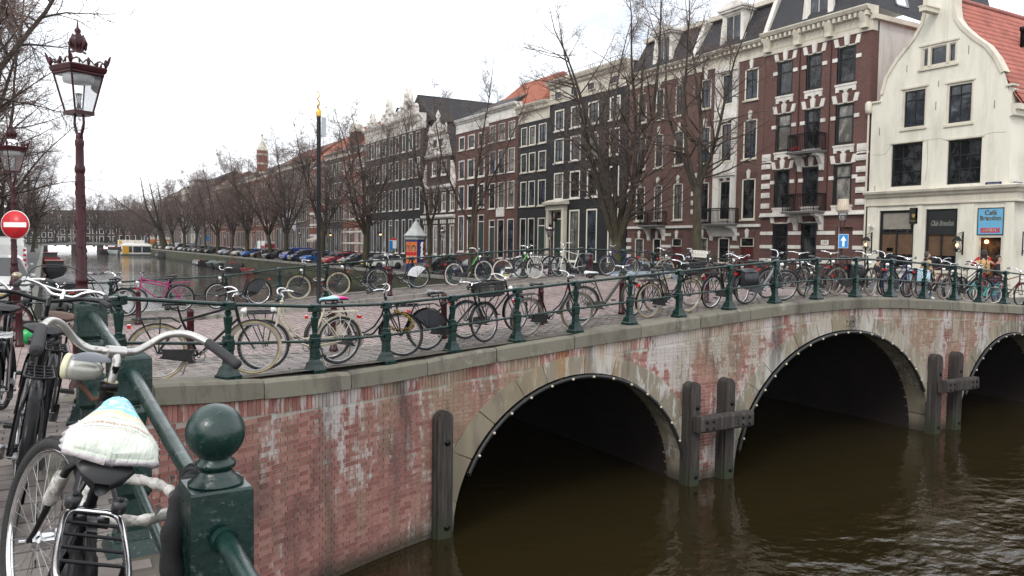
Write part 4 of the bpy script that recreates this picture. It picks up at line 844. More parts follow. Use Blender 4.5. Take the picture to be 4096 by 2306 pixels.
far = [('brown brick house with slate roof right of the red ribbed one', 200, 174, 13.4, brown_brick, 'ridge_dark'), ('red and beige house with pale window bands', 217, 200, 13.6, orange_brick, 'ridge_brown'), ('brown brick house with a white dormer row', 236, 217, 15.5, brown_brick, 'ridge_dark'), ('slim black house with white frames next to the white gable', 243.5, 236, 15.5, black_brick, 'ridge_dark'),
 ('tall white gable house with a dark mansard', 255.5, 243.5, 17.5, white_plaster, 'flat'), ('brown brick house seen through the tangled elm', 262, 255.5, 15., dark_brick, 'ridge_dark'), ('pale narrow stone house behind the leaning elm', 273, 262, 16, trim_cream, 'ridge_dark'), ('far brown house with a row of red dormers', 292, 273, 15.5, brown_brick, 'ridge_brown'), ('far red roofed house near the end of the row', 312, 292, 14.5, dark_brick, 'ridge_brown'), ('last house of the row before the far bridge', 333, 312, 15, brown_brick, 'ridge_dark')]
for i, (lab, yl, yr, zt, mt, rf_) in enumerate(far):
    auto(lab, yl, yr+.05, zt, mt, None, trim_white, trim_white if i in (4, 6) else trim_cream, rf_, 40+i, sp=2.4)
# houses across the end of the canal
endl = [('brown gabled house at the far end of the canal', -34, -20, 11, brown_brick), ('grey brick house closing the canal view', -20, -9, 12.5, grey_brick), ('black house with a white clock gable at the canal end', -9, 3.5, 10.5, black_brick), ('pale shop house at the canal end left of the lamp post', 3.5, 16, 12, grey_brick), ('dark red house at the canal end', 16, 30, 12.5, dark_brick), ('broad brown house at the canal end', 30, 46, 13, brown_brick)]
for i, (lab, x0, x1, zt, mt) in enumerate(endl):
    r = thing('canal_house', lab, 'house'); Y = 420.; n = int((x1-x0)/2.4); w = (x1-x0)/n
    MB().bx(x0, x1-.05, Y, Y+10, -3, zt).build('wall', mt, r)
    for k in range(n):
        for z0, z1 in ((zt-3.2, zt-1.2), (zt-6.6, zt-4.3), (zt-10, zt-7.6), (-1.5, zt-11)):
            if z1-z0 < .8: continue
            o = ob('window', cached(('fw', round(w, 1), round(z1-z0, 1)), lambda: MB().bx(-w*.32, w*.32, -.08, .02, 0, z1-z0), [trim_white], 'window'), r, (x0+w*(k+.5), Y, z0))
            ob('pane', cached(('fp', round(w, 1), round(z1-z0, 1)), lambda: MB().bx(-w*.25, w*.25, -.1, -.05, .15, z1-z0-.15), [pane_dark], 'pane'), o)
    m_ = (x0+x1)/2; MB().prism([(x0-.05, zt), (x0+.4, zt+1.1), (x1-.4, zt+1.1), (x1+.05, zt)], Y-.2, Y+10, 'y').build('roof', grey_brick, r)
# left bank: glimpsed behind the trees and mirrored in the windows opposite
for i in range(13):
    y0 = 30+i*11.; mt = (brown_brick, dark_brick, grey_brick, black_brick, orange_brick)[i % 5]; zt = 12.5+((i*37) % 5)*.5; r = thing('canal_house', 'left bank house behind bare trees, %s from the bridge, %s brick' % (('first','second','third','fourth','fifth','sixth','seventh','eighth','ninth','tenth','eleventh','twelfth','thirteenth')[i], ('brown', 'dark brown', 'grey', 'black', 'orange')[i % 5]), 'house', (0,0,0), 0, 'left bank houses')
    b = MB(); b.bx(-25, -13, y0, y0+10.9, -3, zt); b.build('wall', mt, r); b = MB(); b.add([(-12.9,y0,zt),(-12.9,y0+10.9,zt),(-19,y0+10.9,zt+3.5),(-19,y0,zt+3.5),(-25,y0,zt),(-25,y0+10.9,zt)], [(0,1,2,3),(3,2,5,4),(0,3,4),(1,5,2)]); b.build('roof', tile_dark if i % 2 else tile_brown, r)
    for k in range(5):
        for z0, z1 in ((9.2,11.2),(5.9,8.1),(2.4,4.8),(-1.2,1.3)):
            o = ob('window', cached(('lw', round(z1-z0, 1)), lambda: MB().bx(-.02, .08, -.6, .6, 0, z1-z0), [trim_white], 'window'), r, (-13.05, y0+1.2+k*2.15, z0)); ob('pane', cached(('lp', round(z1-z0, 1)), lambda: MB().bx(.05, .1, -.5, .5, .1, z1-z0-.1), [pane_dark], 'pane'), o)
# ---------------------------------------------------------------- the cream cafe on the corner
cf = thing('corner_cafe', 'cream plastered corner cafe with a bell gable and red tiled roof', 'cafe'); X = XF
L_, R_ = 27.1, 20.2; g0_ = -2.4
wins = [(25.87,24.2,3.2,5.35),(22.92,21.3,3.15,5.25),(25.38,24.1,6.07,8.02),(23.08,21.8,6.0,7.94),(24.49,22.64,8.9,9.97)]
gl = [(27.05,7.6),(26.63,7.68),(26.6,8.0),(26.37,8.86),(25.79,9.66),(25.21,10.23),(24.86,10.6),(24.55,11.09),(24.42,11.6),(24.40,12.5)]
gr = [(20.02,7.4),(20.24,7.5),(20.44,8.09),(20.77,8.77),(21.23,9.42),(21.89,9.99),(22.43,10.56),(22.72,11.01),(22.82,11.6),(22.84,12.5)]
# upper wall as a polygon strip with window openings: bands between heights
def gx(side, z):
    q = sorted(side, key=lambda p: p[1]); return float(np.interp(z, [p[1] for p in q], [p[0] for p in q]))
b = MB(); zs = sorted(set([2.65,7.6]+[w[2] for w in wins]+[w[3] for w in wins]+list(np.arange(7.6, 12.51, .14))+[12.5]))
for d, e in zip(zs, zs[1:]):
    k = (d+e)/2; l0, l1 = (L_, L_) if e <= 7.6 else (gx(gl, d), gx(gl, e)); r0, r1 = (19.72+.48*(d-g0_)/9.8, 19.72+.48*(e-g0_)/9.8) if e <= 7.5 else (gx(gr, d), gx(gr, e))
    hs = sorted([w for w in wins if w[2] < k < w[3]], key=lambda w: -w[0]); a0, a1 = l0, l1
    for w in hs: b.quad((X,a0,d),(X,w[0],d),(X,w[0],e),(X,a1,e)); a0 = a1 = w[1]
    b.quad((X,a0,d),(X,r0,d),(X,r1,e),(X,a1,e))
for l, r, d, e in wins:
    q = .14; b.quad((X,l,d),(X+q,l,d),(X+q,l,e),(X,l,e)); b.quad((X,r,d),(X,r,e),(X+q,r,e),(X+q,r,d)); b.quad((X,l,d),(X,r,d),(X+q,r,d),(X+q,l,d)); b.quad((X,l,e),(X+q,l,e),(X+q,r,e),(X,r,e))
b.build('gable_wall', cream_plaster, cf)
for g_, s in ((gl, 1), (gr, -1)):              # raised coping along the bell outline
    b = MB(); pts = g_[2:]; rows = []
    for i, (y, z) in enumerate(pts):
        a, c = V(pts[max(i-1, 0)]), V(pts[min(i+1, len(pts)-1)]); t_ = (c-a).normalized(); n_ = V((t_.y, -t_.x))*s; o = V((y, z))+n_*.0; w = n_*.14*-1
        rows.append([(X-.07, o.x-w.x*.2, o.y-w.y*.2), (X-.07, o.x+w.x, o.y+w.y), (X+.45, o.x+w.x, o.y+w.y), (X+.45, o.x-w.x*.2, o.y-w.y*.2), (X-.07, o.x-w.x*.2, o.y-w.y*.2)])
    b.grid(rows, 0, False); b.build('gable_coping', trim_cream, cf)
    y, z = g_[0]; MB().bx(X-.1, X+.4, min(y, g_[1][0])-.06, max(y, g_[1][0])+.06, z, z+.09).build('shoulder_stone', trim_cream, cf)
MB().bx(X-.08, X+.5, 22.6, 24.65, 12.5, 12.75).build('gable_cap', trim_cream, cf)
kw = dict(sill=trim_cream)
for i, (l, r, d, e) in enumerate(wins):
    if i < 2: window(cf, l, r, d, e, sash_dark, sash_dark, pane_dark, (.34,.66), 2, .05, .035, X, .2)
    elif i < 4: window(cf, l, r, d, e, trim_cream, sash_dark, pane_blue, (.74,), 1, .1, .06, X, .16, **kw)
    else:
        o = window(cf, l, r, d, e, trim_cream, trim_cream, pane_blue, (), 0, .1, .05, X, .14, **kw)
        for a in (24.03, 23.1): MB().bx(X-.03, X+.1, a-.07, a+.07, d+.08, e-.08).build('mullion', trim_cream, cf)
    y0, y1 = r-.1, l+.1; MB().bx(X-.04, X+.01, y0, y1, e+.02, e+.1).build('drip_strip', trim_cream, cf)
for z, y, h in ((9.2,22.1,.4),(8.9,25.2,.35),(6.8,23.6,.4),(5.9,26.6,.4),(7.9,23.5,.3),(6.5,20.8,.35),(3.0,26.75,.3)): MB().bx(X-.02, X, y-.015, y+.015, z, z+h).build('wall_anchor', stone_grey, cf)
b = MB(); b.bx(X-1.1, X, 23.63, 23.95, 11.42, 11.62); b.bx(X-1.12, X, 23.58, 24.0, 11.62, 11.68); b.build('hoist_beam', trim_cream, cf); b = MB(); b.tube([(X-.95,23.8,11.42),(X-.95,23.8,11.25)], .012, 6); b.ring((X-.95,23.8,11.17), .07, .014, 'x', 14, 5, 0, -2.4, 1.6); b.build('hoist_hook', trim_cream, cf)
b = MB(); rk = random.Random(3)
for pts in ([(27.0,4.95),(26.3,4.9),(25.9,5.36)],[(24.18,5.36),(23.5,5.42),(22.95,5.3)],[(21.28,5.3),(20.8,5.36),(20.26,5.4)],[(24.0,3.4),(23.9,4.2),(23.95,5.4)]):
    q = catmull([V((X-.001, y+rk.uniform(-.03,.03), z+rk.uniform(-.03,.03))) for y, z in pts], 8); b.tube([p+V((0,rk.uniform(-.012,.012),rk.uniform(-.015,.015))) for p in q], .008, 4)
b.build('plaster_crack', stone_grey, cf)
# ground floor
g0 = -2.4; gw = [(26.43,24.5,-.95,2.0),(23.9,22.3,-.98,2.0),(21.3,20.55,-2.05,1.98)]
gw[2] = (21.35,20.15,-2.05,1.98)
facade(cf, L_, 19.72, g0, 2.3, gw, cream_plaster, X, .22, side=False, name='shopfront_wall')
b = MB(); prof = [(X,2.25),(X-.1,2.25),(X-.1,2.33),(X-.06,2.35),(X-.06,2.62),(X-.16,2.7),(X-.2,2.78),(X-.32,2.86),(X-.36,2.97),(X,3.05)]
b.grid([[(x, y, z) for x, z in prof] for y in (27.22, 19.72)], 0, False)
P = [[(x, 19.72-(X-x), z) for x, z in prof], [(X+13, 19.72-(X-x), z) for x, z in prof]]; b.grid(P, 0, False); b.grid([[(x, 19.72, z) for x, z in prof], P[0]], 0, False); b.build('cornice', trim_cream, cf)
for a, c in ((27.1,26.55),(24.4,24.0),(22.2,21.5),(20.08,19.74)): MB().bx(X-.05, X-.001, c, a, -1.5, 2.2).build('pilaster', cream_plaster, cf)
MB().bx(X-.06, X+.02, 21.45, 27.12, g0, -1.4).build('plinth', stone_grey, cf)
for l, r, d, e in gw[:2]:
    o = window(cf, l, r, d, e, sash_dark, sash_dark, pane_dark if r > 23 else pane_dark, (.62,), 0, .06, .06, X, .2)
    MB().bx(X+.075, X+.125, (l+r)/2-.04, (l+r)/2+.04, d+.1, d+(e-d)*.6).build('mullion', sash_dark, cf)
    b = MB(); b.quad((X+.155,l-.12,d+.72),(X+.155,r+.12,d+.72),(X+.155,r+.12,d+1.78),(X+.155,l-.12,d+1.78)); b.build('inner_blind', pm('warm_blind', (.10,.055,.028), .8, 0, .3, 3), cf)
o = MB(); o.quad((X+.155,26.3,1.05),(X+.155,24.75,1.05),(X+.155,24.75,1.9),(X+.155,26.3,1.9)); o.build('roller_blind', pm('grey_blind', (.22,.20,.17), .8, 0, .15, 4), cf)
for l, r, d, e in gw[:2]: MB().bx(X-.12, X+.1, r-.1, l+.1, d-.12, d-.002).build('sill', trim_cream, cf)
MB().bx(X+.155, X+.17, 25.7, 26.05, -.1, .1).build('notice', white_paint, cf)
MB().bx(X+.155, X+.165, 24.6, 25.3, -.93, -.8).build('window_sticker', white_paint, cf)
# door and signs
b = MB(); b.bx(X+.02, X+.2, 20.15, 20.25, -2.05, 1.98); b.bx(X+.02, X+.2, 21.25, 21.35, -2.05, 1.98); b.bx(X+.021, X+.2, 20.25, 21.25, .62, .74); b.build('door_frame', trim_cream, cf)
MB().bx(X+.26, X+.31, 20.15, 21.35, -2.1, .7).build('doorway', pane_warm, cf)
lampw = emis('warm_lamp_glow', (1., .55, .2), 6.)
MB().ball((X+.2,21.0,.42), .09, 10).build('globe_lamp', lampw, cf)
blue_sign = pm('blue_sign', (.13,.36,.55), .4, 0, .06, 3); red_sign = pm('red_sign', (.45,.03,.06), .4, 0, .06, 3); gold = pm('gold_leaf', (.62,.42,.14), .35, .6, .1, 9); navy = pm('enamel_navy', (.012,.012,.10), .25, 0, .1, 5, coat=.4)
sg_ = MB().bx(X-.0, X+.06, 20.19, 21.32, .76, 1.95).build('cafe_sign', blue_sign, cf); MB().bx(X-.008, X-.001, 20.32, 21.18, .84, 1.06).build('sign_panel', red_sign, sg_)
lettering('AMSTELPILS', .16, white_paint, sg_, FACE_W((X-.012, 20.75, .95)), depth=.003, sx=.9, bold=.007); lettering('Café', .3, gold, sg_, FACE_W((X-.006, 20.75, 1.75)), depth=.003, bold=.007); lettering('Brandon', .31, gold, sg_, FACE_W((X-.006, 20.75, 1.5)), depth=.003, sx=.9, bold=.007)
b = MB(); b.bx(X-.015, X+.1, 20.15, 20.19, .73, 1.98); b.bx(X-.015, X+.1, 21.315, 21.35, .73, 1.98); b.bx(X-.015, X+.1, 20.19, 21.315, 1.945, 1.98); b.bx(X-.015, X+.1, 20.19, 21.315, .73, .765); b.build('sign_frame', sash_dark, sg_)
o = MB().bx(X+.08, X+.11, 22.42, 23.78, .75, 1.93).build('window_board', sash_dark, cf); lettering('Club Brandon', .34, white_paint, o, FACE_W((X+.074, 23.1, 1.3)), depth=.003, shear=.35, sx=.60, bold=.009)
o = MB().bx(X-.05, X-.02, 24.28, 24.72, 1.3, 2.1).build('hanging_board', sash_dark, cf); lettering('Hertog Jan', .085, gold, o, FACE_W((X-.055, 24.5, 1.45)), depth=.003); MB().prism([(24.42,1.78),(24.58,1.78),(24.58,1.68),(24.5,1.58),(24.42,1.68)], X-.058, X-.05, 'x').build('shield', gold, o)
s1 = thing('street_sign', 'dark blue enamel plate on the cream corner wall above the cornice', 'street sign', (X-.02,20.68,3.05)); MB().bx(-.012, .0, -.36, .36, -.1, .1).build('plate', navy, s1); lettering('KEIZERSGRACHT', .085, white_paint, s1, FACE_W((-.016,0,.025)), depth=.002, sx=.85, bold=.002); lettering('CENTRUM', .04, white_paint, s1, FACE_W((-.016,-.2,-.06)), depth=.002)
s2 = thing('street_sign', 'small dark blue enamel plate on the side wall round the cafe corner', 'street sign', (X+.45,19.86,3.03)); MB().bx(-.36, .36, -.012, 0, -.1, .1).build('plate', navy, s2); lettering('LEIDSEGRACHT', .085, white_paint, s2, FACE_S((0,-.016,.025)), depth=.002, sx=.85, bold=.002); lettering('CENTRUM', .04, white_paint, s2, FACE_S((.2,-.016,-.06)), depth=.002)
# side wall, roof
b = MB(); b.quad((X,19.72,g0),(X,20.2,7.4),(X+13,20.2,6.6),(X+13,19.72,g0)); b.build('side_wall', cream_plaster, cf)
b = MB(); b.bx(X+.02, X+13, 19.75, 20.2, 6.35, 6.6); b.bx(X+.02, X+13, 19.9, 20.2, 6.1, 6.35); b.build('gutter', trim_cream, cf)
b = MB(); x0, x1, z0, z1 = X+1.3, X+4, 3.35, 5.6; [b.bx(*q) for q in ((x0,x0+.06,19.82,19.95,z0,z1),(x1,x1+.06,19.82,19.95,z0,z1),(x0,x1,19.83,19.95,z0,z0+.06),(x0,x1,19.83,19.95,z1,z1+.06))]; b.build('panel_frame', trim_white, cf)
ez, ey, rz_, ry = 6.6, 19.75, 12.3, 23.6
b = MB(); b.quad((X+.3,ey,ez-.05),(X+14,ey,ez-.05),(X+14,ry,rz_-.05),(X+.3,ry,rz_-.05)); b.quad((X+14,27.3,ez),(X+.3,27.3,ez),(X+.3,ry,rz_-.05),(X+14,ry,rz_-.05)); b.tube([(X+.3,ry,rz_),(X+14,ry,rz_)], .12, 8); rf = b.build('roof', tile_red, cf)
sl = V((0, ry-ey, rz_-ez)); sn = sl.length; su = sl/sn; nn = V((0, -su.z, su.y)); tw, tl = .22, .33
def tile_pts(): return [(u*tw, h) for u, h in ((0,.012),(.12,.002),(.3,-.004),(.5,.002),(.68,.022),(.84,.04),(1.02,.03),(1.1,.012))]
tb = MB(); tp = tile_pts(); tb.grid([[(u, -.01, h) for u, h in tp], [(u, tl*1.12, h-.03) for u, h in tp]]); tb.add([(u, -.01, h) for u, h in tp]+[(u, -.01, h-.02) for u, h in tp], [(i, i+8, i+9, i+1) for i in range(7)]); tm = tb.mesh('tile', tile_red)
M0 = Matrix(((1,0,0,0),(0,su.y,nn.y,0),(0,su.z,nn.z,0),(0,0,0,1))); items = []
for i in range(int(sn/tl)):
    for j in range(int(13.4/tw)): items.append((X+.45+j*tw, i*tl))
def tpos(q): return V((q[0], ey, ez))+su*q[1]+nn*.03
items.sort(key=lambda q: (0 if in_view(tpos(q), 1.) and q[1] > (gx(gr, 8.)*0) else 1, tpos(q).length)); b = MB()
for k, q in enumerate(items):
    M = Matrix.Translation(tpos(q)) @ M0 @ Matrix.Rotation(rnd.uniform(-.012, .012), 4, 'Z')
    if k < 300: ob('tile', tm, rf, M=M)
    else: b.add([tuple(M @ V(v)) for v in tb.v], tb.f[:], 0, False)
b.build('tile_field', tile_red, rf, kind='stuff')
b = MB(); b.lathe([(.13,0),(.13,.75),(.17,.78),(.17,.95),(.13,.97)], 10, (X+4.4,22.0,10.1)); b.build('vent_pipe', black_paint, cf)
b = MB(); b.tube([(X-.08,27.22,7.2),(X-.08,27.22,-2.2)], .05, 8); b.lathe([(.16,0),(.18,.2),(.18,.5),(.1,.62)], 8, (X-.1,27.22,7.1)); b.build('drain_pipe', trim_cream, cf)
b = MB(); b.obx((X-.22,26.75,1.2),(.16,0,-.05),(0,.06,0),(.02,0,.06)); b.tube([(X-.02,26.75,1.05),(X-.2,26.75,1.12)], .02, 6); b.build('camera_box', white_paint, cf)
# wall lanterns
def wall_lantern(label, loc, rz):
    r = thing('wall_lantern', label, 'wall lantern', loc, rz, 'lit lanterns on the cafe wall'); b = MB(); b.bx(-.03, 0, -.03, .03, -.55, .55); b.tube([(-.02,0,.42),(-.2,0,.5),(-.42,0,.42),(-.48,0,.34)], .016, 6); b.ring((-.2,0,.3), .1, .012, 'y', 14, 5); b.ring((-.1,0,-.38), .07, .01, 'y', 12, 5); b.tube([(0,0,-.3),(-.25,0,-.42),(-.42,0,-.36)], .014, 6); b.build('bracket', black_paint, r)
    b = MB(); b.lathe([(.05,.32),(.09,.27),(.22,.12),(.235,.09),(.2,.08)][::-1], 6, (-.48,0,0), sm=False); b.lathe([(.13,-.3),(.15,-.28),(.14,-.25)], 6, (-.48,0,0), sm=False); b.lathe([(.03,-.42),(.05,-.3)], 6, (-.48,0,0))
    for k in range(6): a = 2*pi*k/6; b.tube([(-.48+.13*cos(a),.13*sin(a),-.26),(-.48+.2*cos(a),.2*sin(a),.09)], .01, 4)
    b.build('cage', black_paint, r); MB().ball((-.48,0,-.1), .055, 10, 0, (1,1,1.5)).build('bulb', lampw, r)
wall_lantern('lit black lantern at left end of the cream cafe front', (X-.05,26.78,.35), 0); wall_lantern('lit black lantern between the club window and cafe door', (X-.05,21.95,.35), 0); wall_lantern('lit black lantern on the cafe side wall by the frame edge', (X+.75,19.7,.35), pi/2)
# ---------------------------------------------------------------- bare trees
def barkmat(name, c, moss, mz):
    m, t, p = _nm(name); P = t.nodes.new('ShaderNodeTexCoord').outputs['Object']; sx = _n(t, 'ShaderNodeSeparateXYZ'); t.links.new(P, sx.inputs[0])
    f = noise_(t, scaled(t, P, (6,6,1.2)), 1.5, 6, .65); cc = mixc(t, ramp(t, f, .35, .65), [x*.55 for x in c], [x*1.5 for x in c])
    mo = math_(t, 'MULTIPLY', ramp(t, noise_(t, P, 1.4, 4), .4, .6), ramp(t, sx.outputs[2], mz, 0)); cc = mixc(t, math_(t, 'MULTIPLY', mo, .8), cc, moss)
    t.links.new(cc, p.inputs['Base Color']); p.inputs['Roughness'].default_value = .9; p.inputs['Specular IOR Level'].default_value = .2; bump(t, p, f, .8, .03); return m
bark = barkmat('elm_bark', (.05,.04,.031), (.07,.075,.022), 5.); twig_mat = pm('twig_bark', (.15,.106,.092), .9, 0, .3, 1.5, None, spec=.2)
def perp(d, r):
    a = d.orthogonal().normalized(); b = d.cross(a); q = r.uniform(0, 2*pi); return a*cos(q)+b*sin(q)
def grow_tree(seed, h, r0, fork, leaders, spread, n1, n2, n3, l1=(.16,.34), droop=0., up=.25, lean=(0,0)):
    r = random.Random(seed); T = MB(); K = MB()
    def limb(mb, p, d, L, ra, rb, k, wob, tro, n):
        pts = [V(p)]; d = V(d).normalized(); rad = [ra]
        for i in range(k):
            d = (d+V((r.gauss(0, wob), r.gauss(0, wob), r.gauss(0, wob)*.7+tro))).normalized(); pts.append(pts[-1]+d*L/k); rad.append(ra+(rb-ra)*((i+1)/k)**.8)
        mb.tube(pts, rad, n, 0, True, False); return pts, rad
    def at(pts, rad, t):
        f = t*(len(pts)-1); i = min(int(f), len(pts)-2); q = f-i; return pts[i].lerp(pts[i+1], q), (pts[i+1]-pts[i]).normalized(), rad[i]+(rad[i+1]-rad[i])*q
    tp, tr = limb(T, (0,0,-.3), (lean[0], lean[1], 1), fork+.3, r0, r0*.78, 5, .03, 0, 14)
    T.lathe([(r0*1.5,-.3),(r0*1.22,0),(r0*1.03,.5)], 12); ld = []
    for i in range(leaders):
        a = 2*pi*(i+r.uniform(-.25,.25))/leaders; s = spread*r.uniform(.55, 1.2) if i else spread*.25
        ld.append(limb(T, tp[-1]-V((0,0,r.uniform(0,.25)*fork*.5)), (s*cos(a)+lean[0]*.5, s*sin(a)+lean[1]*.5, 1), (h-fork)*r.uniform(.75, 1.), r0*r.uniform(.42,.6), .014, 10, .085, .05, 8))
    for pts, rad in ld:
        for i in range(n1):
            t = r.uniform(.06, .98)**.9; p, d, ra = at(pts, rad, t); o = perp(d, r); dd = d*r.uniform(.35, .9)+o*r.uniform(.6, 1.); L = (h-fork)*r.uniform(*l1)*(1.15-t*.75)
            p1, r1 = limb(T if ra > .045 else K, p, dd, L, min(ra*.62, .07), .008, 6, .13, up*.16-droop, 5)
            for j in range(n2):
                t2 = r.uniform(.12, 1.); q, d2, rb = at(p1, r1, t2); L2 = L*r.uniform(.22, .5)*(1.1-.5*t2)
                p2, r2 = limb(K, q, d2*.7+perp(d2, r)*.75, L2, min(rb*.6, .02), .005, 4, .17, up*.12-droop, 4)
                for k in range(n3):
                    t3 = r.uniform(.1, 1.); q3, d3, _ = at(p2, r2, t3); limb(K, q3, d3*.7+perp(d3, r)*.8, r.uniform(.25, .75)*(1.2-.4*t3), .0065, .0035, 2, .2, .03, 3)
    return T, K
def tree(label, loc, spec, group=None, rz=0., sc=1.):
    t = thing('bare_tree', label, 'tree', loc, rz, group); T, K = grow_tree(*spec[0], **spec[1]); T.build('trunk', bark, t); K.build('crown', twig_mat, t); t.scale = (sc,)*3; return t
tree('largest bare tree with many upright leaders in front of the black wide house', (29.0, 37.6, zg(29,37.6)), ((3, 19.5, .40, 2.6, 7, .50, 19, 8, 6), dict(up=.22, l1=(.16,.36))))
tree('tall slim bare tree before the white plaster bay', (29.0, 30.7, zg(29,30.7)), ((8, 17.5, .27, 5.2, 4, .46, 19, 8, 5), dict(up=.2, l1=(.16,.36))))
protoA = tree('dark bare tree in front of the long black gabled house', (29.0, 80.0, -2.62), ((14, 17.5, .36, 3.4, 6, .62, 23, 10, 7), dict(up=.12, l1=(.2,.4))), 'bare trees along the quay', .6)
protoB = tree('spindly bare tree rising behind the poster column', (29.0, 63.8, -2.62), ((21, 15.5, .2, 4.2, 4, .5, 18, 8, 6), dict(up=.2, l1=(.18,.36))), 'bare trees along the quay', 2.)
protoC = tree('bare tree seen past the black pole with the gold tip', (29.0, 95.5, -2.62), ((33, 20.0, .36, 4.0, 7, .55, 21, 10, 7), dict(up=.15, l1=(.18,.38))), 'bare trees along the quay', 1.)
spots = [(protoB,29,56.3,4.1,1.1,'slim bare tree before the narrow black house'),(protoA,29,112,2.2,1.05,'wide forked bare tree right of the red and white van'),(protoC,29,121,4.4,.9,'bare tree behind the red and white van'),(protoA,29,137,5.1,1.05,'bare tree before the grey brown house with flags'),(protoC,29,150,3.,.9,'bare tree before the turret house'),(protoA,29,163,.4,1.05,'bare tree left of the turret house'),(protoB,29,176,1.3,1.2,'thin bare tree by the brown ribbed roof'),(protoC,29,190,2.6,.95,'bare tree before the red and beige house'),(protoA,29,206,3.7,1.1,'bare tree with a low fork near the white gable'),(protoC,29,224,5.5,1.0,'bare tree beside the leaning elm')]
for pr, x, y, rz, sc, lab in spots: dup(pr, (x, y, -2.62), rz, lab, sc)
tree('big gnarled elm leaning over the canal beyond the parked cars', (28.6, 236, -2.62), ((51, 25.0, .95, 6.0, 5, .95, 10, 6, 4), dict(up=.1, lean=(-.35,-.1), l1=(.2,.4))))
for i, (x, y, rz, sc) in enumerate([(28.8,250,1.,.95),(28.8,264,2.2,.8),(28.8,280,.3,1.),(28.6,295,4.,.9),(28.6,312,5.,1.),(28.,330,2.,1.05)]): dup((protoA, protoC)[i % 2], (x, y, -2.62), rz, 'hazy bare tree far down the right quay, trunk %s' % ('by the yellow houseboat', 'behind white van', 'beside orange hoarding', 'left of orange hoarding', 'over the moored boats', 'next to far bridge')[i], sc)
for i, (x, y, rz, sc) in enumerate([(21.,352,.5,1.),(12.,356,2.,1.1),(3.5,352,1.,.95),(27.,350,3.,1.1),(-5,350,4.,1.)]): dup((protoC, protoA)[i % 2], (x, y, -2.6), rz, 'distant bare tree behind the far bridge, %s' % ('second from its right end', 'near its middle', 'left of the tall lamp post', 'at its right end', 'at its left end')[i], sc*1.05)
for i, (x, y, rz, sc) in enumerate([(7.5,348,.2,1.15),(16.5,349,2.9,1.2),(24.,346,4.4,1.15),(-1.,347,5.6,1.1),(-9,352,1.9,1.2),(31,343,3.7,1.2)]): dup((protoA, protoC)[i % 2], (x, y, -2.6), rz, 'bushy bare tree closing the canal view, %s' % ('right of the tall lamp post','above the far bridge middle','behind the yellow houseboat','beside the tall lamp post','above the left bank van','at the end of the right quay')[i], sc)
# left bank
tree('mossy trunked bare tree spreading over the left lamp posts', (-2.6, 27.5, zg(-2.6,27.5)), ((61, 16.0, .28, 3.0, 7, .8, 29, 11, 7), dict(up=.03, l1=(.18,.34), lean=(.02,0))))
for i, (x, y, rz, sc) in enumerate([(-3.2,48.,2.3,.95),(-2.8,80.,5.5,.9),(-2.4,120.,3.3,.95),(-2.,180.,2.7,1.),(-2.,250.,4.9,1.05)]): dup((protoA, protoC)[i % 2], (x, y, zg(x, y)), rz, 'left bank bare tree, %s along the water beyond the white van' % ('first','second','third','fourth','last')[i], sc)
# ---------------------------------------------------------------- street lamps
lamp_glass = None
m, t, p = _nm('lantern_glass'); p.inputs['Base Color'].default_value = (.9,.92,.93,1); p.inputs['Roughness'].default_value = .05; p.inputs['Specular IOR Level'].default_value = .5
tr = t.nodes.new('ShaderNodeBsdfTransparent'); ms = t.nodes.new('ShaderNodeMixShader'); fr_ = t.nodes.new('ShaderNodeFresnel'); fr_.inputs[0].default_value = 1.5; g = t.nodes.new('ShaderNodeBsdfGlossy'); g.inputs['Roughness'].default_value = .05
nzn = noise_(t, t.nodes.new('ShaderNodeTexCoord').outputs['Object'], 9, 4); dm = t.nodes.new('ShaderNodeMixShader'); df = t.nodes.new('ShaderNodeBsdfDiffuse'); df.inputs[0].default_value = (.7,.72,.73,1)
t.links.new(math_(t, 'ADD', math_(t, 'MULTIPLY', nzn, .16), .04), dm.inputs[0]); t.links.new(tr.outputs[0], dm.inputs[1]); t.links.new(df.outputs[0], dm.inputs[2])
t.links.new(fr_.outputs[0], ms.inputs[0]); t.links.new(dm.outputs[0], ms.inputs[1]); t.links.new(g.outputs[0], ms.inputs[2]); t.links.new(ms.outputs[0], t.nodes['Material Output'].inputs[0]); lamp_glass = m
lamp_white = pm('lantern_reflector', (.72,.73,.73), .4, 0, .06, 6)
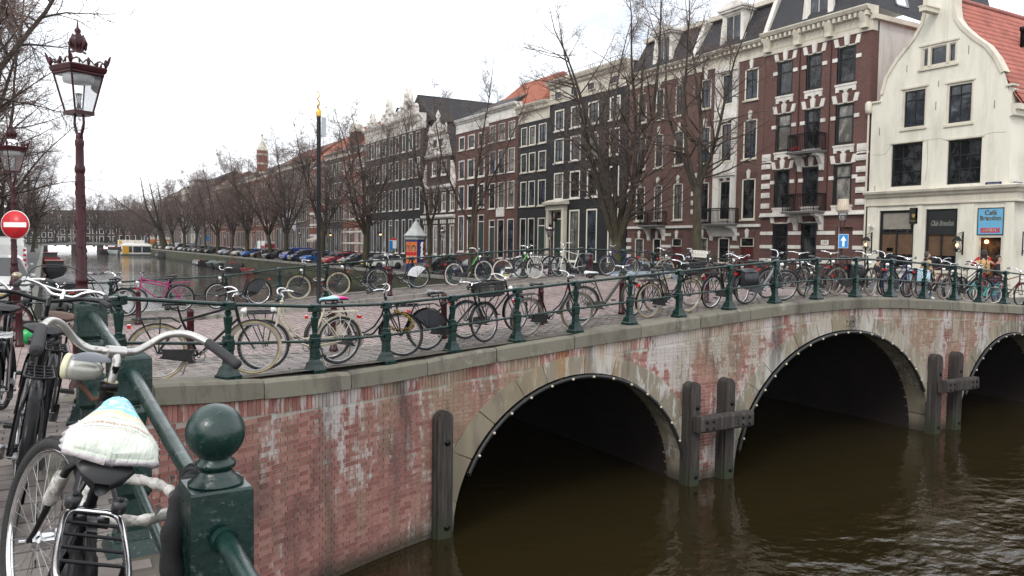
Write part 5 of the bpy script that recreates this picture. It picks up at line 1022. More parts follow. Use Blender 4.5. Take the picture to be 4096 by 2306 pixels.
def lamp_parts(r, shade=False):
    b = MB(); b.lathe([(.24,0),(.24,.12),(.2,.16),(.2,.2),(.17,.24),(.155,.3),(.14,.62),(.16,.66),(.17,.72),(.17,.78),(.13,.82),(.11,.86),(.13,.9),(.13,.94),(.1,.98),(.085,1.06)], 16); b.build('lamp_base', maroon, r)
    b = MB(); b.lathe([(.085,1.05),(.10,1.12),(.105,1.18),(.085,1.22),(.082,1.27),(.092,1.285),(.092,1.31),(.075,1.33),(.066,2.33),(.07,2.37),(.06,2.40),(.072,2.43),(.078,2.45),(.072,2.48),(.06,2.5),(.057,2.68),(.066,2.71),(.064,2.75),(.04,2.78)], 16)
    rr = random.Random(2)
    for k in range(60): a, z = rr.uniform(0, 2*pi), rr.uniform(1.35, 2.32); q = .074-.008*(z-1.33); b.ball((q*cos(a), q*sin(a), z), rr.uniform(.007,.014), 5, 0, (1,1,2))
    b.build('column', maroon, r); b = MB(); b.ball((0,0,2.78), .055, 12)
    for s in (-1, 1): b.tube([(0,s*.035,2.78),(0,s*.09,2.86),(0,s*.125,2.93),(0,s*.115,3.0),(0,s*.06,3.03)], [.02,.022,.02,.018,.016], 8)
    b.build('fork_bracket', maroon, r)
    b = MB(); H0, H1, w0, w1 = 3.03, 3.43, .135, .245
    b.lathe([(w0+.02,H0-.02),(w0+.02,H0+.02),(w0-.02,H0+.025)], 4, off=.5, sm=False, sq=True)
    for sx, sy in ((-1,-1),(1,-1),(1,1),(-1,1)): b.tube([(sx*w0,sy*w0,H0),(sx*w1,sy*w1,H1)], .014, 6)
    for z, w, q in ((H1, w1, .02),):
        P = [(-w,-w,z),(w,-w,z),(w,w,z),(-w,w,z)]
        for i in range(4): b.tube([P[i], P[(i+1)%4]], q, 6)
    b.lathe([(w1+.0,H1-.0),(w1+.03,H1+.02),(w1+.045,H1+.06),(w1+.03,H1+.075),(w1-.02,H1+.08)], 4, off=.5, sm=False, sq=True)
    if not shade:
        for i in range(4):
            M = Matrix.Rotation(i*pi/2, 4, 'Z')
            for y, q in ((-.27,1.3),(0,1.1),(.27,1.3),(.14,.7),(-.14,.7)):
                c = M @ V((w1+.03, y, H1+.09+.02*q)); b.ball(tuple(c), .03*q, 8, 0, (.8,.8,1.3))
            pts = [M @ V((w1+.03, -.27+.54*k/12, H1+.085+.045*abs(sin(k/12*3*pi)))) for k in range(13)]; b.tube(pts, .009, 5)
        for sx, sy in ((-1,-1),(1,-1),(1,1),(-1,1)): c = V((sx*(w1+.045), sy*(w1+.045), H1+.1)); b.tube([c, c+V((sx*.015,sy*.015,.06)), c+V((sx*.03,sy*.03,.1))], [.012,.02,.008], 6)
    b.build('lantern_frame', maroon, r)
    for i in range(4):
        M = Matrix.Rotation(i*pi/2, 4, 'Z'); b = MB(); b.quad(*[tuple(M @ V(q)) for q in ((w0,-w0,H0+.02),(w0,w0,H0+.02),(w1-.005,w1,H1-.01),(w1-.005,-w1,H1-.01))]); b.build('pane', lamp_glass, r)
    b = MB(); b.lathe([(.21,H1-.09),(.22,H1-.02),(.215,H1-.01),(.05,H1-.0)], 20); b.lathe([(w1,H1+.08),(.14,H1+.19),(.1,H1+.22)], 8, sm=False); b.build('reflector', lamp_white, r)
    b = MB(); b.lathe([(.06,H0+.02),(.05,H0+.05),(.03,H0+.06),(.028,H0+.14),(.05,H0+.2),(.02,H0+.205)], 10); b.build('burner', steel, r)
    if not shade:
        b = MB(); b.lathe([(.12,3.62),(.115,3.655),(.085,3.66),(.075,3.67),(.1,3.70),(.118,3.74),(.115,3.78),(.08,3.82),(.04,3.83),(.03,3.84),(.045,3.86),(.045,3.88),(.015,3.905),(.008,3.98)], 14)
        for k in range(8): a = 2*pi*k/8; b.tube([(.112*cos(a),.112*sin(a),3.68),(.128*cos(a),.128*sin(a),3.74),(.07*cos(a),.07*sin(a),3.83)], .012, 5)
        b.build('crown_finial', maroon, r)
lamp1 = thing('street_lamp', 'nearest maroon crowned street lamp standing tall at the quay corner', 'street lamp', (.33,9.5,-1.73), radians(28), 'crowned street lamps'); lamp_parts(lamp1); lamp1.scale = (.68,.68,1.)
lamps = [((-.54,19.2,-1.9),.5,1.07,'maroon crowned street lamp carrying the no entry sign'),((29.3,45.2,-2.62),.3,1.05,'crowned street lamp before the black wide house door'),((29.4,62.3,-2.62),.6,1.05,'crowned street lamp beside the poster column'),((29.2,106,-2.62),.2,1.05,'crowned street lamp right of the forked tree, blue van below'),((29.2,128,-2.62),.2,1.05,'crowned street lamp beside the red and white van'),((29.2,157,-2.62),.2,1.05,'crowned street lamp behind the grey parked cars'),((29.2,184,-2.62),.2,1.05,'crowned street lamp before the red and beige house'),((29.2,214,-2.62),.2,1.05,'crowned street lamp below the white gable'),((-4.1,16.5,-1.95),.4,1.07,'crowned street lamp cut by the left edge of the photo')]
for p_, rz, sc, lab in lamps: dup(lamp1, p_, rz, lab, (sc*.68,sc*.68,sc))
sl_ = thing('street_lamp', 'maroon lamp post wearing a fringed household lampshade', 'street lamp', (30.9,23.6,-2.02), .5); lamp_parts(sl_, True); sl_.scale = (.78,.78,1.08)
fab = pm('cream_shade_fabric', (.55,.48,.38), .85, 0, .1, 4, (.4,.3,.22)); b = MB()
b.lathe([(.38,3.47),(.385,3.5),(.285,3.92),(.28,3.93)], 20)
for k in range(20): a = 2*pi*k/20; b.tube([(.387*cos(a),.387*sin(a),3.5),(.287*cos(a),.287*sin(a),3.92)], .007, 4, 1)
for k in range(48): a = 2*pi*k/48; b.tube([(.383*cos(a),.383*sin(a),3.48),(.39*cos(a),.39*sin(a),3.41)], .012, 4, 0)
b.build('lampshade', [fab, pm('brown_seam', (.16,.10,.07), .8, 0, .1, 4)], sl_)
sblue = pm('traffic_blue', (.01,.20,.52), .35, 0, .04, 3); sred = pm('traffic_red', (.50,.012,.02), .35, 0, .05, 3, (.38,.02,.03)); refl = pm('reflective_white', (.76,.76,.74), .4, 0, .03, 3)
s = thing('traffic_sign', 'blue one way sign with a white arrow below the lampshade lamp', 'traffic sign', (30.76,23.42,.35), radians(-50)+pi/2+pi-pi/2-.0)
s.rotation_euler = (0,0,radians(-38)); b = MB(); b.bx(-.21,.21,-.012,.0,-.31,.31); b.build('plate', refl, s); MB().bx(-.195,.195,-.0155,-.0125,-.295,.295).build('blue_field', sblue, s); MB().prism([(0,.24),(.13,.02),(.05,.02),(.05,-.24),(-.05,-.24),(-.05,.02),(-.13,.02)], -.019, -.016, 'y').build('arrow', refl, s)
b = MB(); b.bx(-.03,.03,.0,.1,-.2,.2); b.build('clamp', steel, s)
s = thing('traffic_sign', 'round red no entry sign with white bar on the second lamp post', 'traffic sign', (-.50,18.95,.27), radians(-30)); s.scale = (.87,)*3; Ry = Matrix.Rotation(pi/2, 4, 'X')
b = MB(); b.lathe([(.33,.0),(.33,.012)], 40, M=Ry); b.build('plate', refl, s); b = MB(); b.lathe([(.318,.0125),(.318,.0155)], 40, M=Ry); b.build('red_disc', sred, s); MB().bx(-.26,.26,-.019,-.016,-.055,.055).build('white_bar', refl, s); MB().bx(-.04,.04,.0,.12,-.1,.1).build('clamp', steel, s)
# ---------------------------------------------------------------- pole, bollards, poster column
gp = thing('flag_pole', 'black pole with a twisted gold tip behind the cream bicycle', 'pole', (4.02,13.4,zg(4.02,13.4))); b = MB(); b.lathe([(.07,0),(.07,.03),(.038,.05),(.036,2.4),(.035,3.96),(.03,3.97)], 16); b.build('pole', black_paint, gp)
b = MB(); b.lathe([(.040,3.95),(.043,3.96),(.043,4.05),(.03,4.07)], 14); pts = [(.018*cos(q*2.2), .018*sin(q*2.2), 4.06+q*.045) for q in np.linspace(0, 7.2, 40)]; b.tube(pts, [.016*(1-.5*i/40) for i in range(40)], 6); b.build('gold_tip', pm('gold_paint', (.55,.33,.06), .3, .8, .1, 9), gp)
MB().bx(.05,.125,-.01,.01,3.62,3.95).build('plate', pm('grey_plate', (.38,.42,.46), .5, .2, .05, 4), gp)
def bollard_parts(r):
    b = MB(); b.lathe([(.105,0),(.105,.05),(.088,.06),(.074,.62),(.082,.63),(.082,.66),(.073,.67),(.071,.76),(.078,.77),(.07,.80),(.04,.83),(.01,.84)], 14); b.build('shaft', maroon, r)
    b = MB()
    for k, z in enumerate((.38,.45,.52)): b.obx((0,-.077,z), (.012,0,.012), (0,.004,0), (-.012,0,.012)); b.obx((0,-.078,z), (.012,0,-.012), (0,.004,0), (.012,0,.012))
    b.build('cross_emblem', maroon, r)
bol = thing('bollard', 'maroon bollard behind the tan tyred bicycle at left', 'bollard', (1.9,12.95,zg(1.9,12.95)), 0, 'maroon bollards on the bridge'); bollard_parts(bol); bol.scale = (.7,.7,1.)
for x, y, lab in [(4.2,13.15,'maroon bollard at the foot of the black pole'),(6.28,13.2,'maroon bollard behind the bicycle with skirt guards'),(8.37,13.2,'maroon bollard behind the grey step through bicycle'),(10.4,13.25,'maroon bollard behind the olive bicycle'),(12.84,13.3,'maroon bollard beside the bicycle with a dark crate'),(15.1,13.35,'maroon bollard behind the black pannier bicycle'),(17.4,13.4,'maroon bollard right of the dark cargo bicycle'),(20.5,13.5,'maroon bollard behind the gingham pannier'),(24.,13.6,'maroon bollard near the woman in red'),(1.87,20.5,'maroon bollard in front of the pink bicycle'),(8.3,20.95,'maroon bollard before the bicycle with chrome skirt guard'),(15.2,21.0,'maroon bollard on the far kerb below the white bicycle'),(22.,21.,'maroon bollard on the far kerb behind the pannier bicycle'),(-.42,16.9,'maroon bollard beside the second lamp base at left')]:
    dup(bol, (x, y, zg(x, y)+(.1 if y > 20.6 else 0)), 0, lab, (.72,.72,1.) if y < 15 else (.72,.72,.95))
ac = thing('poster_column', 'blue poster column with grey peaked roof and orange portrait posters', 'poster column', (30.4,70.2,-2.66), .12); cb = pm('column_blue', (.02,.03,.14), .5, 0, .1, 2); cgrey = pm('column_roof', (.36,.38,.37), .6, 0, .15, 3, (.2,.22,.2)); orange = pm('poster_orange', (.62,.15,.02), .6, 0, .06, 2)
MB().lathe([(.95,0),(.95,.12),(.92,.14),(.92,3.05),(.9,3.08)], 8, off=.5, sm=False).build('shaft', cb, ac); MB().lathe([(.96,3.0),(1.0,3.05),(1.0,3.25),(1.12,3.3),(1.16,3.4),(1.1,3.46),(.95,3.6),(.5,4.15),(.3,4.5),(.1,4.75),(.05,4.95),(.02,5.0)], 8, off=.5, sm=False).build('roof', cgrey, ac)
ap = .92*cos(pi/8); skin_p = pm('print_skin', (.42,.24,.16), .6, 0, .1, 6); hair_p = pm('print_hair', (.06,.035,.02), .6, 0, .2, 6)
for k, (ang, off) in enumerate(((-pi/2-pi/4, 0), (-pi/2+pi/4, 0), (-pi, 0), (0, 0))):
    M = Matrix.Rotation(ang+pi/2, 4, 'Z') @ Matrix.Translation((0, -ap-.01, 0)); P = MB().bx(-.33,.33,-.004,.0,.75,2.8); P.v = [tuple(M @ V(v)) for v in P.v]; po = P.build('poster', orange, ac)
    for mt, rings in ((hair_p, [(0,2.22,.21,.30)]), (skin_p, [(0,2.14,.135,.21),(0,1.9,.08,.1)])):
        q = MB()
        for (cx, cz, a, c) in rings: q.prism([(cx+a*cos(t_), cz+c*sin(t_)) for t_ in np.linspace(0, 2*pi, 19)[:-1]], -.012-(.004 if mt is skin_p else 0), -.004, 'y')
        q.v = [tuple(M @ V(v)) for v in q.v]; q.build('portrait_hair' if mt is hair_p else 'portrait_face', mt, po)
    q = MB(); [q.bx(cx-.03, cx+.03, -.019, -.0165, 2.17, 2.19) for cx in (-.05,.05)]; q.bx(-.03,.03,-.019,-.0165,2.03,2.045); q.v = [tuple(M @ V(v)) for v in q.v]; q.build('portrait_features', hair_p, po)
    q = MB().prism([(-.3,1.85),(.3,1.85),(.3,1.55),(-.3,1.55)], -.008, -.004, 'y'); q.v = [tuple(M @ V(v)) for v in q.v]; q.build('red_shirt', sred, po)
    lettering('CRUIJFF', .17, refl, po, M @ FACE_S((0,-.014,1.4)), depth=.003)
b = MB(); 
for z, w in ((2.6,.16),(2.2,.1),(1.8,.14),(1.4,.2)): b.obx((.1,-.94,z), (w*.6,-.05,0), (0,.01,.0), (.03,-.03,.2))
b.build('torn_paper', refl, ac)
p_s = thing('traffic_sign', 'small blue parking plate beside the poster column', 'traffic sign', (29.2,73.5,-2.62)); MB().lathe([(.03,0),(.03,2.9)], 8).build('post', steel, p_s); MB().bx(-.16,.16,-.06,-.03,1.95,2.85).build('plate', sblue, p_s)
p_s = thing('traffic_sign', 'white info plate with red header left of the poster column', 'traffic sign', (30.2,75.5,-2.62)); MB().lathe([(.03,0),(.03,3.2)], 8).build('post', steel, p_s); MB().bx(-.35,.35,-.06,-.03,2.1,3.1).build('plate', refl, p_s); MB().bx(-.35,.35,-.07,-.061,2.92,3.1).build('red_header', sred, p_s)
p_s = thing('traffic_sign', 'small blue parking plate far along the quay by a street lamp', 'traffic sign', (29.5,178,-2.62)); MB().lathe([(.05,0),(.05,3.6)], 8).build('post', steel, p_s); MB().bx(-.5,.5,-.08,-.05,2.6,3.6).build('plate', sblue, p_s)
for i, (y, lab) in enumerate(((96.5,'lit wall lantern on the black gabled house'),(117,'lit wall lantern by the red banded house door'))):
    r = thing('wall_lantern', lab, 'wall lantern', (37.3, y, 1.1), 0); MB().tube([(.2,0,.6),(-.3,0,.7),(-.4,0,.5)], .03, 6).build('bracket', black_paint, r); MB().lathe([(.1,-.25),(.17,.2),(.2,.22),(.05,.42)], 6, (-.4,0,0), sm=False).build('cage', black_paint, r); MB().ball((-.4,0,-.02), .15, 8).build('bulb', lampw, r)
fl = pm('flag_white', (.62,.62,.68), .8, 0, .1, 1.5)
for y, lab in ((139.5,'white flag hanging from the grey brown house, left one'),(135.5,'white flag hanging from the grey brown house, right one')):
    r = thing('hanging_flag', lab, 'flag', (37.4,y,4.2)); MB().tube([(0,0,0),(-2.2,0,1.2)], .04, 6).build('staff', black_paint, r); b = MB(); b.grid([[(-2.1+.25*i, .15*sin(i*1.3+j)+.1*j, 1.1-.14*i-.55*j) for j in range(6)] for i in range(7)]); b.build('cloth', fl, r)
# ---------------------------------------------------------------- bicycles
def bm_(name, c, rough=.3, metal=0, var=.15, dirt=None, coat=.0): return pm(name, c, rough, metal, var, 14, dirt, .05, 80, coat, spec=.25)
frame_black = bm_('frame_black', (.007,.007,.008)); frame_cream = bm_('frame_cream', (.56,.52,.40), .35, 0, .06, (.30,.16,.07)); frame_pink = bm_('frame_magenta', (.33,.02,.13)); frame_grey = bm_('frame_grey', (.16,.17,.18), .3, .5); frame_olive = bm_('frame_olive', (.05,.055,.045), .4); frame_silver = bm_('frame_silver', (.55,.55,.52), .25, .6); frame_blue = bm_('frame_blue', (.014,.016,.075)); frame_brown = bm_('frame_brown', (.09,.03,.025)); frame_teal = bm_('frame_teal', (.05,.42,.42)); frame_red = bm_('frame_red', (.10,.010,.014))
tyre_black = rubber; tyre_tan = pm('tan_tyre', (.40,.33,.20), .75, 0, .2, 12, (.22,.17,.1)); tyre_white = pm('cream_white_tyre', (.62,.55,.47), .7, 0, .1, 12, (.4,.33,.28)); tyre_brown = pm('worn_brown_tyre', (.20,.16,.115), .8, 0, .25, 12)
spoke_mat = pm('spoke_wire', (.36,.36,.36), .3, .9, .1, 10); leather = pm('black_saddle', (.016,.016,.018), .45, 0, .2, 10, (.04,.04,.04)); leather_brown = pm('brown_saddle', (.09,.05,.035), .5, 0, .3, 10); grip_mat = pm('rubber_grip', (.02,.02,.022), .7, 0, .2, 40, None, .6, 300)
lens_white = pm('headlamp_lens', (.75,.75,.72), .15, 0, .05, 20, None, coat=.6); lens_red = pm('rear_reflector', (.50,.015,.012), .2, 0, .1, 20, coat=.6); bag_black = pm('black_tarpaulin', (.022,.024,.028), .4, 0, .3, 5, None, .4, 18); crate_black = pm('black_crate', (.014,.014,.015), .5, 0, .2, 8)
WR = .345
def b_tyre(n=40, m=8, R=.326, r=.0195): return MB().ring((0,0,0), R, r, 'y', n, m)
def b_rim(n=40):
    b = MB(); b.ring((0,0,0), .302, .011, 'y', n, 6, sc=1.2); b.tube([(0,-.045,0),(0,.045,0)], .022, 8); b.tube([(0,-.07,0),(0,.07,0)], .006, 6); return b
def b_spokes(k=28):
    b = MB()
    for i in range(k):
        a = 2*pi*i/k; s = 1 if i % 2 else -1; o = a+(.35 if (i//2) % 2 else -.35); b.tube([(.02*cos(o),s*.03,.02*sin(o)), (.298*cos(a),0,.298*sin(a))], .0014, 3, 0, True, False)
    return b
def arc(cx, cz, R, a0, a1, n=14): return [(cx+R*cos(a), 0, cz+R*sin(a)) for a in np.linspace(a0, a1, n)]
def b_guard(cx, a0, a1, w=.027, R=.365):
    b = MB(); P = []
    for a in np.linspace(a0, a1, 16): P.append([(cx+R*q*cos(a), y, WR+R*q*sin(a)) for y, q in ((-w,.965),(-w*.7,.995),(0,1.005),(w*.7,.995),(w,.965))])
    b.grid(P); b.grid([r[::-1] for r in [[(x, y, z) for x, y, z in q] for q in P]]); return b
HT, HB = V((.335,0,.93)), V((.385,0,.70)); RX, FX = -.56, .56; BB = V((-.10,0,.285)); ST = V((-.285,0,.74))
def b_frame(kind, fr=.0155, n=8):
    b = MB(); b.tube([HT, HB], fr*1.25, n); b.tube([BB, ST], fr, n); b.tube([V((BB.x,-.04,BB.z)), V((BB.x,.04,BB.z))], fr*1.5, n)
    for s in (-1, 1):
        b.tube([ST-V((0,0,.07))+V((0,s*.012,0)), V((-.42,s*.05,.53)), V((RX,s*.055,WR))], fr*.55, 6); b.tube([BB+V((0,s*.02,0)), V((-.25,s*.05,.31)), V((RX,s*.055,WR))], fr*.65, 6)
    if kind == 'dutch':
        b.tube([HB+V((-.005,0,.03)), V((.26,0,.53)), V((.13,0,.38)), BB], fr, n); b.tube([HT-V((-.01,0,.03)), V((.27,0,.66)), V((.15,0,.49)), V((.0,0,.40)), V((-.16,0,.40))], fr*.9, n)
    elif kind == 'diamond': b.tube([HB+V((-.005,0,.03)), BB], fr*1.1, n); b.tube([HT-V((-.005,0,.05)), ST-V((0,0,.02))], fr, n)
    elif kind == 'mixte': b.tube([HB+V((-.005,0,.03)), BB], fr*1.1, n); b.tube([HT-V((-.01,0,.05)), V((-.20,0,.52))], fr*.9, n)
    elif kind == 'beam': b.tube([HT-V((0,0,.09)), V((.1,0,.55)), BB+V((0,0,.03))], fr*2.1, n)
    elif kind == 'double': b.tube([HB+V((-.005,0,.03)), BB], fr*1.1, n); b.tube([HT-V((-.005,0,.03)), ST], fr, n); b.tube([HT-V((-.015,0,.09)), ST-V((0,0,.07))], fr, n)
    b.tube([ST, V((-.318,0,.87))], fr*.8, n); return b
def b_fork(fr=.0155, n=8):
    b = MB(); b.tube([HB-V((0,0,.0)), HB+(HB-HT)*.12], fr*1.3, n); b.tube([HB+(HB-HT)*.1, HT+(HT-HB)*.32], fr*.75, n); b.lathe([(fr*1.7,-.01),(fr*1.7,.015)], 10, tuple(HT))
    for s in (-1, 1): b.tube([HB+(HB-HT)*.1, V((.405,s*.045,.64)), V((.47,s*.052,.50)), V((.525,s*.054,.39)), V((FX,s*.056,WR))], [fr*.85,fr*.85,fr*.7,fr*.55,fr*.5], 7)
    return b
SB_ = HT+(HT-HB)*.3
def b_bar(kind, n=8, r=.0115):
    b = MB(); c = SB_+V((.02,0,.03)); b.tube([SB_, c+V((0,0,.01))], r*1.3, n); P = {'dutch': [(0,0,0),(.03,.07,.0),(.03,.14,.045),(-.03,.23,.07),(-.11,.27,.055),(-.19,.29,.03)], 'city': [(0,0,0),(.03,.08,.01),(.02,.18,.03),(-.06,.27,.03),(-.13,.29,.02)], 'flat': [(0,0,0),(0,.15,.02),(-.03,.28,.03)], 'high': [(0,0,.0),(.01,.05,.06),(.02,.12,.09),(-.05,.25,.1),(-.14,.28,.08)]}[kind]
    for s in (-1, 1): b.tube(catmull([V((c.x+x, s*y, c.z+z)) for x, y, z in P], 4), r, n)
    return b, P, c
def b_grip(kind, s):
    b, P, c = b_bar(kind); g = MB(); a, d = V((P[-2][0], s*P[-2][1], P[-2][2]))+c, V((P[-1][0], s*P[-1][1], P[-1][2]))+c; e = (d-a).normalized(); g.tube([d-e*.09, d-e*.08, d+e*.015, d+e*.02], [.013,.0165,.0165,.012], 8); q = d-e*.1; g.tube([q, q+e*.02+V((.03,0,-.03)), q+e*.09+V((.035,0,-.035))], .005, 5); return g
def saddle_rows(L=.27, W=.10):
    rows = []
    for t_, w, h in ((0,.25,.0),(.06,.75,.03),(.18,1.,.045),(.35,.92,.035),(.55,.5,.025),(.75,.28,.022),(.92,.2,.015),(1.,.1,-.005)):
        x = -.17+L*t_; ww = W*w; rows.append([(x, ww*cos(q), h*(.5+.5*sin(q)) if sin(q) > 0 else h*.5-.035*(1-.3*t_)*-sin(q)) for q in np.linspace(0, 2*pi, 13)])
    return rows
def b_saddle(springs=True, sc=1.0):
    b = MB(); b.grid([[(-.33+x*sc, y*sc, .93+z) for x, y, z in r] for r in saddle_rows()]); b.tube([(-.318,0,.86),(-.32,0,.91)], .012, 6)
    if springs:
        for s in (-1, 1): b.tube([(-.46,s*.05,.91),(-.45,s*.05,.875),(-.32,s*.02,.885)], .006, 5); b.lathe([(.016,-.03),(.018,0)], 8, (-.455,s*.05,.90))
    return b
def b_chaincase(full=True):
    b = MB(); R1, R2 = (.085, .055) if full else (.075, .045); a, c = V((BB.x, BB.z)), V((RX, WR)); u = (c-a).normalized(); n_ = V((-u.y, u.x)); P = []
    a0 = atan2(n_.y, n_.x)
    P += [(a.x+R1*cos(a0-q), a.y+R1*sin(a0-q)) for q in np.linspace(0, pi, 12)]; P += [(c.x+R2*cos(a0+pi-q), c.y+R2*sin(a0+pi-q)) for q in np.linspace(0, pi, 10)]
    b.prism(P, -.062, -.09, 'y'); b.prism([(x*.8+.2*(a.x+c.x)/2*1., y*.8+.2*(a.y+c.y)/2) for x, y in P], -.09, -.096, 'y'); return b
def b_crank(rot=.7):
    b = MB(); b.ring((BB.x,-.055,BB.z), .075, .006, 'y', 22, 4)
    for s in (-1, 1):
        d = V((cos(rot), 0, sin(rot)))*s; p = BB+V((0,s*.09*-1,0)); b.tube([p-V((0,-.02*s,0)), p, p+d*.17], .011, 6); b.lathe([(.018,-.01),(.018,.01)], 8, (BB.x,-s*.1,BB.z), M=Matrix.Rotation(pi/2, 4, 'X'))
    return b
def b_pedal(rot, s):
    d = V((cos(rot), 0, sin(rot)))*s; p = BB+V((0,-s*.09,0))+d*.17; b = MB(); c = p+V((0,-s*.055,0)); b.obx(c+V((.03,0,0)), (.008,0,0), (0,.042,0), (0,0,.011)); b.obx(c-V((.03,0,0)), (.008,0,0), (0,.042,0), (0,0,.011)); b.tube([p, p+V((0,-s*.1,0))], .008, 6)
    for y in (-.04, .04): b.obx(c+V((0,y,0)), (.035,0,0), (0,.004,0), (0,0,.007))
    return b
def b_rack():
    b = MB(); z = .765
    b.tube([(-.40,.055,z),(-.80,.06,z),(-.84,.03,z),(-.84,-.03,z),(-.80,-.06,z),(-.40,-.055,z)], .006, 6)
    for x in (-.46,-.56,-.66,-.76): b.tube([(x,-.058,z),(x,.058,z)], .005, 5)
    for y in (-.02,.02): b.tube([(-.42,y,z+.001),(-.83,y,z+.001)], .004, 5)
    for s in (-1, 1): b.tube([(-.74,s*.058,z),(RX-.005,s*.068,WR+.01)], .006, 5); b.tube([(-.52,s*.058,z),(RX+.01,s*.068,WR+.01)], .006, 5); b.tube([(-.40,s*.05,z),(-.30,s*.02,.70)], .006, 5)
    return b
def b_frontrack():
    b = MB(); z = .80; b.tube([(.46,.13,z),(.82,.13,z),(.84,.1,z),(.84,-.1,z),(.82,-.13,z),(.46,-.13,z),(.44,-.1,z),(.44,.1,z),(.46,.13,z)], .008, 6)
    for y in (-.06,0,.06): b.tube([(.44,y,z),(.84,y,z)], .005, 5)
    for x in (.55,.66,.76): b.tube([(x,-.13,z),(x,.13,z)], .005, 5)
    for s in (-1, 1): b.tube([(.78,s*.12,z),(FX+.01,s*.075,WR)], .007, 6); b.tube([(.5,s*.12,z),(FX-.01,s*.075,WR)], .007, 6)
    return b
def b_crate(x0=.40, x1=.86, w=.17, z0=.815, h=.24):
    b = MB(); t_ = .012; b.bx(x0,x1,-w,w,z0,z0+t_)
    for (a, c, d, e) in ((x0,x1,-w,-w+t_),(x0,x1,w-t_,w),(x0,x0+t_,-w+t_,w-t_),(x1-t_,x1,-w+t_,w-t_)):
        b.bx(a,c,d,e,z0+t_,z0+.035); b.bx(a,c,d,e,z0+h*.58,z0+h*.70); b.bx(a-.006,c+.006,d-.006,e+.006,z0+h-.03,z0+h)
        L = (c-a) if (c-a) > (e-d) else (e-d); k = int(L/.032)
        for i in range(k+1):
            q = i/k; x_, y_ = a+(c-a)*q, d+(e-d)*q
            if c-a > e-d: b.bx(x_-.005,x_+.005,d+.001,e-.001,z0+.03,z0+h*.6)
            else: b.bx(a+.001,c-.001,y_-.005,y_+.005,z0+.03,z0+h*.6)
        k = 4
        for i in range(k+1):
            if i == 2: continue
            q = i/k; x_, y_ = a+(c-a)*q, d+(e-d)*q
            if c-a > e-d: b.bx(x_-.045,x_+.045,d+.001,e-.001,z0+h*.68,z0+h-.02)
            else: b.bx(a+.001,c-.001,max(d,y_-.045),min(e,y_+.045),z0+h*.68,z0+h-.02)
    return b
def b_skirt(s):
    pts = [(RX+.05,WR-.0)]+[(RX+.34*cos(a), WR+.34*sin(a)) for a in np.linspace(.25, 2.3, 14)]; b = MB(); b.prism(pts, s*.062, s*.066, 'y'); return b
def b_bag(s):
    r = random.Random(3); b = MB(); P = []
    for i in range(8):
        x = -.80+.36*i/7; row = []
        for y, z in ((.07,.745),(.13,.745),(.20,.70),(.205,.55),(.19,.42),(.09,.40),(.065,.5)): row.append((x+r.uniform(-.012,.012), s*(y+r.uniform(-.012,.015)*(1 if i not in (0, 7) else .3)), z+r.uniform(-.012,.012)))
        P.append(row+[row[0]])
    b.grid(P); b.add(P[0][:-1], [tuple(range(7))]); b.add(P[-1][:-1], [tuple(range(7))[::-1]]); return b
def b_headlight(): b = MB(); b.lathe([(.01,-.07),(.03,-.05),(.04,-.01),(.042,0),(.04,.005)], 12, (.47,0,.82), M=Matrix.Rotation(pi/2, 4, 'Y')); b.tube([(.42,0,.72),(.43,0,.79)], .008, 5); return b
def b_taillight(): return MB().bx(-.885,-.845,-.035,.035,.655,.70)
def b_stand(): b = MB(); b.tube([(-.2,.06,.30),(-.28,.16,.02),(-.31,.17,.012)], .009, 6); return b
def b_cover(L=.29): 
    b = MB(); r = random.Random(9); rows = saddle_rows(L, .118)
    b.grid([[(-.34+x+r.uniform(-.004,.004), y*(1.03+r.uniform(-.04,.04)), .945+z*1.2+r.uniform(-.005,.004)) for x, y, z in q] for q in rows]); return b
def steer_m(s):
    ax = (HT-HB).normalized(); return Matrix.Translation(HB) @ Matrix.Rotation(s, 4, ax) @ Matrix.Translation(-HB)
